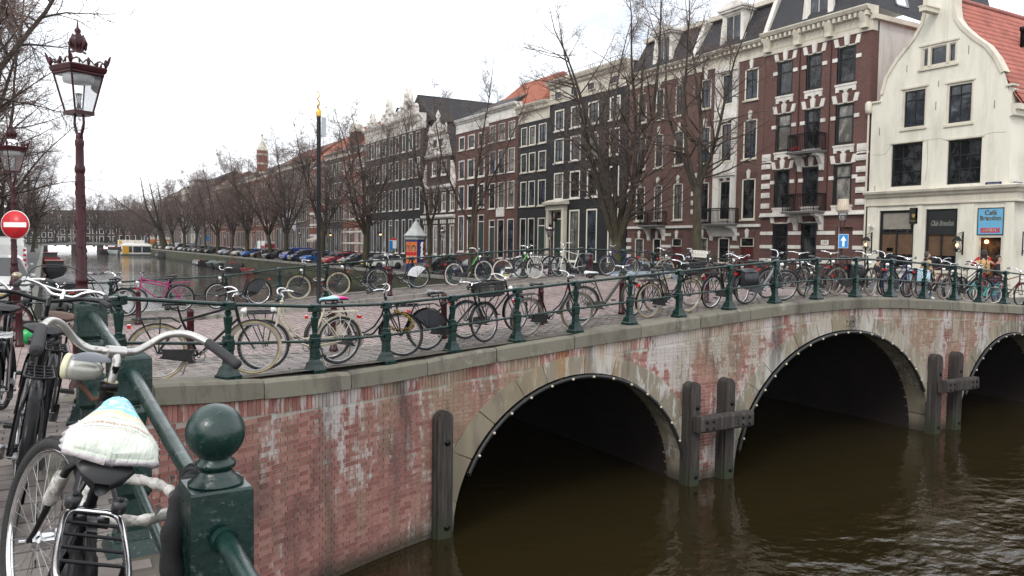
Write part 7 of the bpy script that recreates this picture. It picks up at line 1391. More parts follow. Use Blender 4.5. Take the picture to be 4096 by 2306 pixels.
boat('black motorboat with white side fenders moored by the right quay', 26.0, 164, pi/2+.05, 6.5, 2.2, .8, hblack, hgrey, fender_w, x_fend)
boat('boat under a teal tarpaulin next to the boat with fenders', 26.1, 151, pi/2, 6.5, 2.3, .7, hblack, dk_red, hgrey, x_tarp(tarp2)); boat('boat covered with an olive tarpaulin tent', 26.2, 144, pi/2, 6.5, 2.4, .8, hblack, dk_red, hgrey, x_tarp(tarp))
boat('grey sailing boat with rust red deck and bare mast', 26.1, 134, pi/2-.05, 6.8, 2.5, 1.0, hgrey, dk_red, hgrey, x_mast); boat('small red rowing boat closest to the parked black saloon', 26.3, 124.5, pi/2, 4.8, 1.6, .5, hred, dk_red, hred); boat('small grey dinghy with an outboard near the houseboat', 26.3, 230, pi/2, 5.5, 2., .7, hgrey, hgrey, fender_w, x_cabin)
boat('red rowing boat below the far railing by the gold tipped pole', 26.2, 86, pi/2, 4.6, 1.5, .5, hred, dk_red, fender_w)
boat('red trimmed boat moored on the left bank', 1.1, 118, pi/2, 9, 2.8, 1.0, hblack, hgrey, hred, x_cabin); boat('dark launch with a white rim nearest on the left bank', 1.4, 78, pi/2, 8, 2.6, 1.0, hblack, hgrey, fender_w, x_tarp(hblack)); boat('second red boat further along the left bank', .9, 165, pi/2, 9, 3, 1.3, hred, dk_red, hred, x_cabin); boat('red barge in mid canal before the far bridge', 19.5, 300, 2.6, 9, 3.2, 1.4, hblack, hred, hred, x_cabin)
boat('pale grey cabin cruiser beside the yellow houseboat', 18.5, 272, -pi/2+.1, 9, 3.4, 1.3, cgrey, hgrey, fender_w, x_cabin)
hb2 = thing('houseboat', 'white and yellow glass sided houseboat on the canal', 'houseboat', (23.6,263,WATER), 0); yel = pm('houseboat_yellow', (.58,.30,.02), .5, 0, .05, 2)
MB().bx(-4.2,4.2,-3,9,-.3,.5).build('pontoon', hgrey, hb2); b = MB(); b.bx(-4,4,-2.8,8,.5,.9); b.bx(-4,4,-2.8,8,2.7,2.95); b.add([(-4.1,-2.9,2.95),(4.1,-2.9,2.95),(4.1,8,2.95),(-4.1,8,2.95),(-3.2,-1.6,3.6),(3.2,-1.6,3.6),(3.2,7,3.6),(-3.2,7,3.6)], [(0,1,5,4),(1,2,6,5),(2,3,7,6),(3,0,4,7),(4,5,6,7)])
for x in (-3.95,-1.2,1.3,3.85): b.bx(x-.12,x+.12,-2.85,-2.7,.9,2.7)
b.build('cabin', trim_white, hb2); MB().bx(-3.85,-2.2,-2.9,-2.75,.5,2.75).build('yellow_panel', yel, hb2); b = MB(); [b.bx(x0,x1,-2.78,-2.7,.9,2.7) for x0, x1 in ((-2.2,-1.3),(-1.1,1.2),(1.4,3.75))]; b.build('window', pane_blue, hb2); MB().bx(-4.3,2.5,3,9,3.0,4.6).build('upper_cabin', trim_white, hb2); MB().bx(-4.4,-3.6,2.9,2.99,3.4,4.4).build('yellow_panel', yel, hb2)
pl_ = thing('reed_clump', 'yellow green reeds growing beside the houseboat', 'plant', (28.6,262,-2.9)); b = MB(); rr = random.Random(4)
for k in range(500): a, q = rr.uniform(0, 6.28), rr.uniform(0, 1.6); x, y, h = q*cos(a), q*sin(a)*1.5, rr.uniform(1., 2.8)*(1.2-q*.4); dx, dy = rr.uniform(-.5,.5), rr.uniform(-.5,.5); b.add([(x-.05,y,0),(x+.05,y,0),(x+dx,y+dy,h)], [(0,1,2)])
b.build('reeds', pm('reed_leaf', (.12,.11,.035), .8, 0, .4, 1), pl_, kind='stuff')
# far bridge and hoardings
fb = thing('far_bridge', 'low grey bridge crossing the canal in the distance', 'bridge', (0,336,0)); b = MB(); b.prism([(-1,-1.9),(13,-1.0),(28,-1.9),(28,-2.6),(13,-1.75),(-1,-2.6)], -5, 5, 'y'); b.build('deck', stone_grey, fb); 
for x0, x1 in ((-1,1),(8.5,10.3),(17,18.8),(26,28)): MB().bx(x0,x1,-4.8,4.8,-6,-1.6).build('pier', quay_brick, fb)
b = MB(); n = 30
for i in range(n): x = -1+29*i/(n-1); z = float(np.interp(x, [-1,13,28], [-1.9,-1,-1.9])); b.bx(x-.06,x+.06,-5,-4.9,z,z+1.1)
b.tube([(-1,-4.95,-.85),(13,-4.95,.05),(28,-4.95,-.85)], .06, 5); b.tube([(-1,-4.95,-1.3),(13,-4.95,-.4),(28,-4.95,-1.3)], .05, 5); b.build('railing', black_paint, fb)
b = MB(); rr = random.Random(8)
for i in range(70): x = rr.uniform(-1, 28); z = float(np.interp(x, [-1,13,28], [-1.9,-1,-1.9])); [b.ring((x+q,-4.6,z+.36), .34, .035, 'y', 10, 4) for q in (0, 1.)]; b.tube([(x,-4.6,z+.36),(x+.4,-4.6,z+.85),(x+1.,-4.6,z+.36)], .03, 4)
b.build('parked_bicycles', rubber, fb, kind='stuff')
oh = thing('hoarding', 'orange building site hoarding far behind the trees', 'hoarding', (34,292,-2.62)); MB().bx(-3.5,2.5,0,.2,0,2.8).build('panel', orange, oh); MB().bx(-3.5,2.5,-.03,.2,2.81,3.6).build('white_top', trim_white, oh)
for i, (x, y) in enumerate(((29.6,160.5),(29.9,162),(29.4,164.2),(29.8,166.))): bike('bicycle in the gap between parked cars, %s' % ('leftmost, by the ice blue car','second from the ice blue car','third from the ice blue car','next to the black car')[i], (x,y), (x+.9,y+.6), z=-2.6, group='bicycles in the gap between parked cars', lights=False, rack=False, stand=False, frame='diamond', bar='flat')
bike('bicycle with tan tyres leaning by the long black saloon', (28.2,125.5), (29.0,126.3), z=-2.6, tyre=tyre_tan, frame='diamond', bar='flat', group=None)
bike('bicycle with orange rimmed wheels behind the first bollards at left', (-.55,17.9), (.45,18.6), z=None, rim=hred, group=None); bike('dark bicycle behind the quay corner posts', (.75,21.6), (1.75,22.3), dz=.1, group=None)
for i, (x, y) in enumerate(((36.3,36.),(36.4,38.8),(36.3,44.5),(36.4,31.6),(36.2,29.),(36.2,52.))): bike('bicycle leaning on the house fronts, %s' % ('below the plaster bay','left of the plaster bay','under the quoined house balcony','by the red brick house windows','right below the red brick balconies','before the black wide house')[i], (x,y), (x+.1,y+1.1), z=-2.35-.1*(y > 40), group='bicycles leaning on the house fronts', lights=False, stand=False)
gb = thing('green_bag', 'bright green plastic bag lying behind the first bollard', 'bag', (-.25,17.3,zg(-.25,17.3))); b = MB(); rr = random.Random(6)
b.grid([[(.19*cos(q)*sin(a)*rr.uniform(.9,1.1), .12*sin(q)*sin(a), .15-.15*cos(a)*rr.uniform(.95,1.1)) for q in np.linspace(0, 2*pi, 13)] for a in np.linspace(.05, pi, 8)]); b.build('bag', pm('green_plastic', (.01,.34,.08), .35, 0, .2, 8, (.02,.22,.06), .5, 14), gb)
gx_ = thing('utility_box', 'dark utility box covered in yellow white and green graffiti', 'utility box', (-1.55,19.6,zg(-1.5,19.6))); m, t, p = _nm('graffiti'); P = t.nodes.new('ShaderNodeTexCoord').outputs['Object']; cc = mixc(t, 0., (.02,.025,.03), (.02,.025,.03))
for s_, c_, lo in (((5,5,3),(.62,.45,.03),.57),((6,6,4),(.6,.6,.58),.58),((4,4,6),(.05,.42,.08),.6)): w_ = _n(t, 'ShaderNodeTexNoise'); t.links.new(scaled(t, P, s_, (s_[0]*.7,.3,.2)), w_.inputs['Vector']); w_.inputs['Scale'].default_value = .6; w_.inputs['Detail'].default_value = 1; d_ = math_(t, 'ABSOLUTE', math_(t, 'SUBTRACT', w_.outputs[0], .5)); cc = mixc(t, ramp(t, d_, .035, .02), cc, c_)
t.links.new(cc, p.inputs['Base Color']); MB().bx(-.55,.45,-.2,.2,0,1.25).build('cabinet', m, gx_)
# ---------------------------------------------------------------- people
def skin_mesh(name, verts, edges, radii, mat, parent, root=0, sub=2):
    me = bpy.data.meshes.new(name); me.from_pydata([tuple(v) for v in verts], edges, []); o = bpy.data.objects.new(name, me); C.objects.link(o)
    sk = o.modifiers.new('skin', 'SKIN'); sk.use_smooth_shade = True
    for i, rr_ in enumerate(radii): o.data.skin_vertices[0].data[i].radius = rr_ if isinstance(rr_, tuple) else (rr_, rr_)
    o.data.skin_vertices[0].data[root].use_root = True; sb = o.modifiers.new('sub', 'SUBSURF'); sb.levels = sub; sb.render_levels = sub
    bpy.context.view_layer.update(); m2 = bpy.data.meshes.new_from_object(o.evaluated_get(bpy.context.evaluated_depsgraph_get())); bpy.data.objects.remove(o); bpy.data.meshes.remove(me)
    m2.name = name; m2.materials.clear(); m2.materials.append(mat); return ob(name, m2, parent)
skin_m = pm('skin', (.46,.27,.20), .55, 0, .06, 10); hair_br = pm('brown_hair', (.05,.03,.02), .7, 0, .3, 30); hair_dk = pm('dark_hair', (.016,.013,.012), .7, 0, .3, 30); tan_cloth = pm('tan_jacket_cloth', (.38,.27,.16), .85, 0, .12, 8); red_cloth = pm('red_wool', (.33,.02,.026), .9, 0, .2, 8); navy_cloth = pm('navy_cloth', (.03,.035,.07), .9, 0, .2, 8); black_cloth = pm('black_cloth', (.015,.015,.017), .9, 0, .2, 8); jeans = pm('jeans', (.05,.07,.13), .9, 0, .2, 8); pale_cloth = pm('pale_trousers', (.42,.38,.34), .9, 0, .1, 8); shoe_w = pm('white_shoe', (.6,.6,.6), .6, 0, .1, 8); shoe_b = pm('brown_shoe', (.05,.03,.022), .6, 0, .2, 8); ochre = pm('ochre_leather', (.36,.22,.08), .6, 0, .15, 8)
def person(label, loc, rz, h=1.75, jacket=black_cloth, trousers=jeans, shoes=shoe_b, hair=hair_br, stride=.28, arms='walk', coat=0., group=None, longhair=False, sit=False):
    r = thing('person', label, 'person', loc, rz, group); k = h/1.75; J = {}
    hz = .93; s = stride/2          # x forward, y left
    if sit: hz = .48
    J['pel'] = V((0,0,hz)); J['wai'] = V((0,0,hz+.16)); J['che'] = V((.01,0,hz+.36)); J['nec'] = V((0,0,hz+.53)); J['hd0'] = V((.02,0,hz+.60)); J['hd1'] = V((.025,0,hz+.70)); J['hd2'] = V((.015,0,hz+.79))
    for n, q in (('l', 1), ('r', -1)):
        f = q*s; J[n+'hip'] = V((0,q*.09,hz-.04)); J[n+'kne'] = V((f*.55+.03,q*.095,.50)); J[n+'ank'] = V((f-(.0 if f > 0 else .03),q*.09,.09)); J[n+'toe'] = V((f+.16,q*.1,.035))
        if sit: J[n+'kne'] = V((.44,q*.11,.50)); J[n+'ank'] = V((.50,q*.11,.09)); J[n+'toe'] = V((.66,q*.12,.035))
        J[n+'sho'] = V((0,q*.185,hz+.47))
        if arms == 'photo': J[n+'elb'] = V((.16,q*.33,hz+.32)); J[n+'wri'] = V((.26,q*.12,hz+.60)); J[n+'han'] = V((.27,q*.06,hz+.66))
        elif arms == 'bag': J[n+'elb'] = V((-.02,q*.25,hz+.21)); J[n+'wri'] = V((.16,q*.2,hz+.06)); J[n+'han'] = V((.22,q*.17,hz+.04))
        else: J[n+'elb'] = V((-q*s*.35-.03,q*.24,hz+.20)); J[n+'wri'] = V((-q*s*.9+.05,q*.24,hz-.03)); J[n+'han'] = V((-q*s*1.0+.09,q*.235,hz-.1))
    J = {a: b*k for a, b in J.items()}
    names = ['pel','wai','che','nec','hd0','hd1','hd2']; R = {'pel':(.14,.10),'wai':(.125,.095),'che':(.15,.11),'nec':.052,'hd0':.07,'hd1':.098,'hd2':.07}; E = [('pel','wai'),('wai','che'),('che','nec'),('nec','hd0'),('hd0','hd1'),('hd1','hd2')]
    for n in 'lr':
        names += [n+x for x in ('hip','kne','ank','toe','sho','elb','wri','han')]; R.update({n+'hip':.085,n+'kne':.058,n+'ank':.04,n+'toe':.035,n+'sho':.06,n+'elb':.042,n+'wri':.028,n+'han':.032}); E += [('pel',n+'hip'),(n+'hip',n+'kne'),(n+'kne',n+'ank'),(n+'ank',n+'toe'),('che',n+'sho'),(n+'sho',n+'elb'),(n+'elb',n+'wri'),(n+'wri',n+'han')]
        d = (J[n+'han']-J[n+'wri']).normalized(); sd = d.cross(V((0,0,1))).normalized() if abs(d.z) < .9 else V((1,0,0))
        for fi in range(5):
            o = (fi-1.5)*.016*k if fi < 4 else -.034*k; a = n+'f%d' % fi; J[a] = J[n+'han']+sd*o+d*(.035 if fi < 4 else -.01)*k; J[a+'t'] = J[a]+d*((.055,.065,.06,.045,.035)[fi])*k+sd*o*(.3 if fi < 4 else 1.)+V((0,0,-.012*k)); names += [a, a+'t']; R[a] = .0095; R[a+'t'] = .007; E += [(n+'han',a),(a,a+'t')]
    ix = {a: i for i, a in enumerate(names)}
    def sub(nm, keep, edges, rad, mat): ii = {a: i for i, a in enumerate(keep)}; return skin_mesh(nm, [J[a] for a in keep], [(ii[a], ii[b]) for a, b in edges], [tuple(q*k for q in rad[a]) if isinstance(rad[a], tuple) else rad[a]*k for a in keep], mat, r)
    sub('body', names, E, R, skin_m)
    jk = ['pel','wai','che','nec']+[n+x for n in 'lr' for x in ('sho','elb','wri')]; JE = [('pel','wai'),('wai','che'),('che','nec')]+[e for n in 'lr' for e in (('che',n+'sho'),(n+'sho',n+'elb'),(n+'elb',n+'wri'))]; JR = {'pel':(.175,.135),'wai':(.155,.125),'che':(.18,.135),'nec':.07}
    for n in 'lr': JR.update({n+'sho':.085,n+'elb':.062,n+'wri':.046})
    if coat: J['hem'] = J['pel']-V((0,0,coat*k)); jk.append('hem'); JE.append(('pel','hem')); JR['hem'] = (.21,.17)
    sub('jacket', jk, JE, JR, jacket)
    tk = ['pel']+[n+x for n in 'lr' for x in ('hip','kne','ank')]; sub('trousers', tk, [e for n in 'lr' for e in (('pel',n+'hip'),(n+'hip',n+'kne'),(n+'kne',n+'ank'))], dict(pel=(.155,.115), lhip=.1, rhip=.1, lkne=.075, rkne=.075, lank=.058, rank=.058), trousers)
    for n in 'lr': sub('shoe', [n+'ank',n+'toe'], [(n+'ank',n+'toe')], {n+'ank':.05,n+'toe':.045}, shoes)
    b = MB(); c = J['hd1']+V((-.012,0,.02))*k; b.grid([[tuple(c+V((.108*sin(a)*cos(q)-.012, .102*sin(a)*sin(q), .125*cos(a)))*k) for q in np.linspace(0, 2*pi, 15)] for a in np.linspace(0, 1.25, 6)]); b.ball(tuple(c+V((-.035,0,-.02))*k), .1*k, 10, 0, (.8,.98,1.05))
    if longhair: b.grid([[tuple(c+V((-.09+.03*cos(q), .1*sin(q), -.02-.06*i))*k) for q in np.linspace(-1.4, 1.4, 7)] for i in range(5)])
    b.build('hair', hair, r); b = MB(); hd = J['hd1']
    for s_ in (-1, 1): b.ball(tuple(hd+V((.088,s_*.033,.01))*k), .012*k, 6, 0); 
    b.build('eyes', hair_dk, r); b = MB(); b.prism([(hd.x+.085*k,hd.z+.01*k),(hd.x+.118*k,hd.z-.03*k),(hd.x+.085*k,hd.z-.035*k)], -.012*k, .012*k, 'y'); b.ball(tuple(hd+V((.082,0,-.06))*k), .018*k, 6, 0, (.5,1.2,.4)); [b.ball(tuple(hd+V((.0,s_*.095,-.005))*k), .025*k, 6, 0, (.7,.4,1.2)) for s_ in (-1, 1)]; b.build('face', skin_m, r); return r
p_ = person('man in a tan jacket and dark scarf walking towards the cafe', (28.6,18.1,zg(28.6,18.1)), radians(-35), 1.8, tan_cloth, jeans, shoe_w, hair_br, .42, coat=.15)
MB().ring((0,0,1.48*1.8/1.75), .075, .045, 'z', 16, 8).build('scarf', black_cloth, p_)
p_ = person('woman in a red coat taking a picture before the cafe door', (27.7,15.5,zg(27.7,15.5)), radians(30), 1.84, red_cloth, black_cloth, shoe_b, hair_dk, .12, 'photo', coat=.42, longhair=True)
MB().ring((-.02,0,1.44), .085, .055, 'z', 16, 8).build('scarf', red_cloth, p_); bp = thing('backpack', 'ochre leather backpack worn by the woman in red', 'backpack', (27.7,15.5,zg(27.7,15.5)+.07)); bp.rotation_euler = (0,0,radians(30)); b = MB(); b.prism([(-.14,1.0),(-.30,1.0),(-.33,1.05),(-.33,1.33),(-.27,1.42),(-.15,1.42)], -.19, .19, 'y'); b.prism([(-.33,1.05),(-.37,1.07),(-.37,1.2),(-.33,1.22)], -.13, .13, 'y'); b.build('bag', ochre, bp); b = MB(); [b.tube([(-.15,s*.11,1.42),(.05,s*.12,1.47),(.13,s*.12,1.3),(-.1,s*.15,1.05)], .018, 6) for s in (-1, 1)]; b.build('strap', ochre, bp); b = MB(); [b.bx(-.385,-.37,s*.08-.015,s*.08+.015,1.05,1.4) for s in (-1,1)]; b.build('buckle', shoe_b, bp)
person('dark dressed companion leaning beside the woman in red', (28.4,15.4,zg(28.4,15.4)), radians(-60), 1.7, black_cloth, jeans, shoe_b, hair_dk, .15, 'bag')
person('small figure in a black jacket and pale trousers walking', (27.0,19.0,zg(27,19)), radians(-30), 1.5, black_cloth, pale_cloth, shoe_w, hair_dk, .4)
person('far figure in a dark hood standing behind the silver hatchback', (32.5,38.5,zg(32.5,38.5)), radians(200), 1.75, black_cloth, black_cloth, shoe_b, hair_dk, .1)
person('person in dark clothes standing by the spindly tree', (34.5,66.5,-2.62), radians(180), 1.75, black_cloth, black_cloth, shoe_b, hair_dk, .1); person('person by the steps left of the red and white van', (34.5,158,-2.62), radians(180), 1.75, black_cloth, jeans, shoe_b, hair_dk, .3)
person('seated person in jeans and brown shoes at the left photo edge', (-1.35,17.35,zg(-1.3,17.3)), radians(-10), 1.75, black_cloth, jeans, shoe_b, hair_dk, 0, 'bag', sit=True)
st_ = thing('bench', 'low stone bench under the seated person at the left edge', 'bench', (-1.5,17.35,zg(-1.3,17.3))); MB().bx(-.25,.28,-.6,.6,.34,.42).build('seat', stone_grey, st_); [MB().bx(-.2,.2,y-.08,y+.08,0,.34).build('leg', stone_grey, st_) for y in (-.45,.45)]
# ---------------------------------------------------------------- the bicycles leaning on the quay railing in front
worn_chrome = pm('worn_alloy', (.50,.49,.47), .32, .85, .12, 14, (.20,.15,.11), .08, 70, rvar=.25); tape = pm('torn_tape', (.40,.385,.36), .65, 0, .6, 34, (.07,.06,.055), .9, 90); tread = pm('tyre_tread', (.022,.022,.023), .8, 0, .3, 60, (.06,.06,.055), .8, 160)
silver_lamp = pm('silver_lamp_shell', (.42,.42,.38), .35, .5, .15, 9, (.26,.25,.2), .1, 50); cream_ring = pm('cream_lamp_ring', (.62,.60,.42), .4, 0, .06, 9); rust = pm('rusty_bracket', (.09,.042,.028), .85, .2, .5, 20); red_br = pm('grey_lamp_lens', (.16,.17,.19), .3, 0, .1, 9)
G3 = 'bicycles leaning on the front railing'
def fg(label, y0, x0, z, lean, steer, frame, bar, **k):
    return bike(label, (x0, y0), (x0+k.pop('dx', 0.), y0+1.12), frame=frame, bar=bar, z=z, lean=lean, steer=steer, group=G3, lights=False, stand=False, **k)
# main one: built with finer parts of its own
r = thing('bicycle', 'old black bicycle nearest the camera with alloy handlebar and covered saddle', 'bicycle', (-.10,2.56,-1.375), 0, G3); r.rotation_euler = (.28, -.02, pi/2-.05); SM = steer_m(.40)
b_frame('dutch', .0165, 16).build('frame', frame_black, r); b_fork(.0165, 14).build('fork', frame_black, r).matrix_local = SM
for x, M in ((RX, Matrix.Identity(4)), (FX, SM)):
    w = b_tyre(72, 14, .324, .0225).build('wheel', tread, r, M=M @ Matrix.Translation((x,0,WR))); q = MB(); q.ring((0,0,0), .301, .0135, 'y', 72, 10, sc=1.0); q.tube([(0,-.05,0),(0,.05,0)], .025, 14); q.ring((0,.03,0), .03, .008, 'y', 16, 6); q.ring((0,-.03,0), .03, .008, 'y', 16, 6); q.tube([(0,-.085,0),(0,.085,0)], .007, 8); q.build('rim', chrome, w); b_spokes(36).build('spokes', spoke_mat, w)
    t_ = MB()
    for i in range(120):
        a = 2*pi*i/120
        for s in (-1, 0, 1): R_ = .3465-.004*abs(s); t_.obx((R_*cos(a+s*.02), s*.012, R_*sin(a+s*.02)), (.0016*cos(a),0,.0016*sin(a)), (0,.0045,0), (-.0055*sin(a),0,.0055*cos(a)))
    t_.build('tread', tread, w)
P_ = [(0,0,0),(.02,.04,-.002),(.03,.075,.0),(.035,.115,.022),(.02,.165,.065),(-.015,.215,.082),(-.07,.255,.072),(-.13,.285,.050),(-.20,.31,.025)]; c_ = SB_+V((.02,0,.045)); hb = MB(); hb.tube([HT-V((0,0,.02)), SB_+V((.0,0,.02)), c_], [.0135,.0135,.0145], 16); hb.tube([c_-V((0,.028,0)), c_+V((0,.028,0))], .0195, 16)
for s in (-1, 1): hb.tube(catmull([c_+V((x, s*y, z)) for x, y, z in P_], 6), .0125, 14)
h = hb.build('handlebar', worn_chrome, r); h.matrix_local = SM
for s in (-1, 1):
    a, d = c_+V((P_[-2][0]+.02, s*(P_[-2][1]-.01), P_[-2][2]+.008)), c_+V((P_[-1][0], s*P_[-1][1], P_[-1][2])); e = (d-a).normalized(); g = MB(); g.tube([a-e*.035, a-e*.03, d, d+e*.012, d+e*.016], [.0145,.0165,.0175,.017,.009], 16)
    for k in range(14): g.ring(tuple(a-e*.02+e*(.008*k)), .0168, .0012, 'x', 16, 4) if False else None
    g.build('grip', grip_mat, h)
b = MB(); b.tube([HT+V((0,0,-.012)), HT+V((0,0,.0))], .024, 16); b.tube([HT+V((0,0,.002)), HT+V((-.004,0,.02))], .021, 16); b.build('headset_nut', pm('brass_nut', (.30,.25,.14), .35, .8, .3, 20), r)
sa = b_saddle(True, .66).build('saddle', leather, r); sa.matrix_local = Matrix.Translation((-.335,0,.892)) @ Matrix.Rotation(-.29, 4, 'Y') @ Matrix.Translation((.325,0,-.95))
# lamp on a rusty bracket, turned to the left
Ml = SM @ Matrix.Translation(HT+V((.05,.075,.045))) @ Matrix.Rotation(.95, 4, 'Z') @ Matrix.Rotation(pi/2, 4, 'Y') @ Matrix.Scale(.72, 4); b = MB(); b.lathe([(.012,-.085),(.028,-.08),(.04,-.06),(.052,-.02),(.0555,.02),(.056,.045)], 28, M=Ml); lp = b.build('headlight', silver_lamp, r); b = MB(); b.lathe([(.0565,.045),(.0575,.05),(.0575,.068),(.052,.072),(.03,.078),(.01,.08)], 28, M=Ml); b.build('lamp_ring', cream_ring, lp)
b = MB(); p0 = SM @ (HT+V((.05,.075,.0))); p1 = SM @ (HT+V((.028,.03,-.05))); p2 = SM @ (HT+V((.0,.0,-.03))); b.tube([p0, p1, p2], .009, 8); b.build('lamp_bracket', rust, r)
b = MB(); M2 = SM @ Matrix.Translation(c_+V((-.01,.055,-.028))); P = []
for i in range(7):
    a = pi/2*i/6; P.append([tuple(M2 @ V((.028*cos(q)*cos(a)-.02, .062*sin(q)*cos(a)+.03, .026*sin(a)))) for q in np.linspace(0, 2*pi, 25)])
b.grid(P); b.add(P[0][:-1], [tuple(range(24))[::-1]]); b.build('bell', red_br, r)
b_chaincase(False).build('chain_guard', plastic_black, r); c = b_crank(2.2).build('crank', steel, r); [b_pedal(2.2, s).build('pedal', plastic_black, c) for s in (-1, 1)]
b_guard(RX, radians(-20), radians(200), .03).build('mudguard', frame_black, r)
b = MB(); z = .765; b.tube(catmull([V(q) for q in ((-.42,.045,z),(-.50,.062,z),(-.80,.066,z),(-.86,.045,z),(-.875,0,z),(-.86,-.045,z),(-.80,-.066,z),(-.50,-.062,z),(-.42,-.045,z),(-.415,0,z),(-.42,.045,z))], 5), .0075, 12); hoop = b.build('luggage_rack', chrome, r); b = MB()
for x in (-.50,-.58,-.66,-.74): b.tube([(x,-.064,z-.002),(x,.064,z-.002)], .0042, 8)
b.bx(-.44,-.41,-.04,.04,z-.03,z-.012); b.bx(-.54,-.41,-.011,.011,z-.012,z-.006)
for s in (-1, 1): b.tube([(-.72,s*.064,z),(RX-.005,s*.07,WR+.01)], .006, 8); b.tube([(-.42,s*.042,z),(-.34,s*.022,z-.02),(-.31,s*.015,.70)], .007, 8)
b.build('rack_bars', frame_black, hoop)
b = MB(); q0 = SM @ V((.43,.05,.60)); q1 = SM @ V((.50,.055,.44)); d_ = (q1-q0); b.tube([q0-d_*.1, q0+d_*.55], .0225, 14); b.build('taped_fork_sleeve', tape, r)
R_main = r; RM = r.matrix_basis.copy()
# saddle cover with its print
cov, t, p = _nm('printed_saddle_cover'); P = t.nodes.new('ShaderNodeTexCoord').outputs['Object']; sx = _n(t, 'ShaderNodeSeparateXYZ'); t.links.new(P, sx.inputs[0]); wob = math_(t, 'ADD', sx.outputs[0], math_(t, 'MULTIPLY', noise_(t, P, 14, 3), .05))
cc = mixc(t, ramp(t, wob, .058, .066), (.56,.60,.53), (.60,.50,.36)); cc = mixc(t, ramp(t, wob, .080, .090), cc, (.22,.50,.62)); cc = mixc(t, math_(t, 'MULTIPLY', ramp(t, noise_(t, P, 45, 4), .5, .56), ramp(t, wob, .09, .1)), cc, (.48,.64,.68)); cc = mixc(t, ramp(t, sx.outputs[2], -.003, -.006), cc, (.52,.48,.50))
t.links.new(cc, p.inputs['Base Color']); p.inputs['Roughness'].default_value = .45; bump(t, p, math_(t, 'ADD', noise_(t, P, 18, 4, .6), noise_(t, scaled(t, P, (8,40,8)), 1., 3)), .7, .012)
def cov_w(u): return .118*min(1., (max(u, 0)/.07)**.4 if u < .07 else 1.)*(1. if u < .34 else (1-.60*ss((u-.34)/.60)))*(1 if u < .93 else max(.12, 1-((u-.93)/.07)**2*.85))
def cov_z(u, v):          # v from -1 to 1 across
    return .045*(1-.25*u)*min(1., .35+u/.2)*max(0., 1-abs(v)**2.6)**.6+.006*sin(u*9)
CL = .31; rows = []; NU = 26; rr = random.Random(2)
for i in range(NU+1):
    u = i/NU; w = max(cov_w(u), .012); top = [(-.155+CL*u, w*v, cov_z(u, v)+.0022*sin(11*u+7*v)) for v in np.linspace(-1, 1, 25)]
    rows.append(top)
b = MB(); b.grid([r_[::-1] for r_ in rows]); peri = [r_[0] for r_ in rows]+[p for p in rows[-1][1:-1]]+[r_[-1] for r_ in rows[::-1]]+[p for p in rows[0][1:-1][::-1]]
hem = [peri]; cx_ = 0
for k, (dz, f) in enumerate(((-.006,1.04),(-.014,1.05),(-.024,1.02),(-.034,.95),(-.036,.82))):
    hem.append([((x-.0)*f-.0+(0), y*f*(1+.07*sin(i*2.1+k)*(k > 0)), z*.3*(k < 1)+dz+.006*sin(i*1.7)*(k > 0)) for i, (x, y, z) in enumerate(peri)])
b.grid([[*q, q[0]] for q in hem]); sc_o = b.build('saddle_cover', cov)
sc_o.matrix_world = RM @ Matrix.Translation((-.335,.0,.945)) @ Matrix.Rotation(-.29, 4, 'Y') @ Matrix.Diagonal((.82,.86,.78,1)); tag(sc_o, 'white and sky blue elastic rain cover stretched over the front saddle', 'saddle cover')
def print_on(txt, size, u0, mat, arcy=.0, nm='lettering', sx_=1.):
    tb = text_mb(txt, size, .0); vv = []
    for x, y, z in tb.v:
        px_ = -.155+CL*u0+y-arcy*(x*sx_)**2*6; py_ = -x*sx_; u = (px_+.155)/CL; w = max(cov_w(u), .012); vv.append((px_, py_, cov_z(u, max(-1, min(1, py_/w)))+.0022*sin(11*u+7*max(-1, min(1, py_/w)))+.0016))
    tb.v = vv; return tb.build(nm, mat, sc_o)
ink_o = pm('orange_ink', (.50,.22,.12), .6, 0, .05, 9); ink_b = pm('dark_ink', (.05,.06,.06), .6, 0, .05, 9)
print_on('DE TOP VAN DE ALPEN', .013, .56, pm('pale_ink', (.52,.50,.40), .6, 0, .05, 9), .3); print_on('OVERWELDIGEND', .023, .43, ink_o, .5, sx_=.9); print_on('Jouw winterdroomvakantie begint hier:', .0105, .33, ink_b, .5); print_on('www.zillertal.at/vakantie', .0105, .275, ink_o, .5)
# other bicycles of the front row
r2 = fg('dark bicycle with black handlebar and bare saddle behind the front one', 4.35, -.16, -1.37, .17, .10, 'mixte', 'city', bar_mat=frame_black, guards=None, tyre=tread, rack=frame_black, chain=True, crank=2.6)
r3 = fg('bicycle with bright chrome handlebar and bell third in the front row', 5.75, -.10, -1.42, .2, -.05, 'dutch', 'dutch', saddle=leather_brown, rack=True)
b = MB(); b.ball((.30,.30,1.12), .035, 12, 0, (1,1,.75)); b.build('bell', pm('tarnished_bell', (.34,.29,.22), .3, .8, .2, 9), r3); b = MB(); b.ball((.43,0,.93), .065, 14, 0, (1.1,1,1)); b.build('headlight', frame_olive, r3)
b = MB(); b.tube(catmull([V(q) for q in ((.30,.25,1.08),(.36,.2,1.2),(.42,.0,1.24),(.40,-.2,1.17),(.28,-.27,1.09))], 6), .004, 5); b.build('brake_cable', plastic_black, r3)
r4 = fg('black bicycle with a chrome hoop rack leaning away from the quay rail', 6.9, -.35, -1.46, .1, .3, 'diamond', 'high', rack=chrome)
r5 = fg('black bicycle standing left of the front row', 3.55, -.62, -1.37, .05, .25, 'diamond', 'flat', rack=frame_black, tyre=tread, crank=1.2, rim=plastic_black, dx=.1)
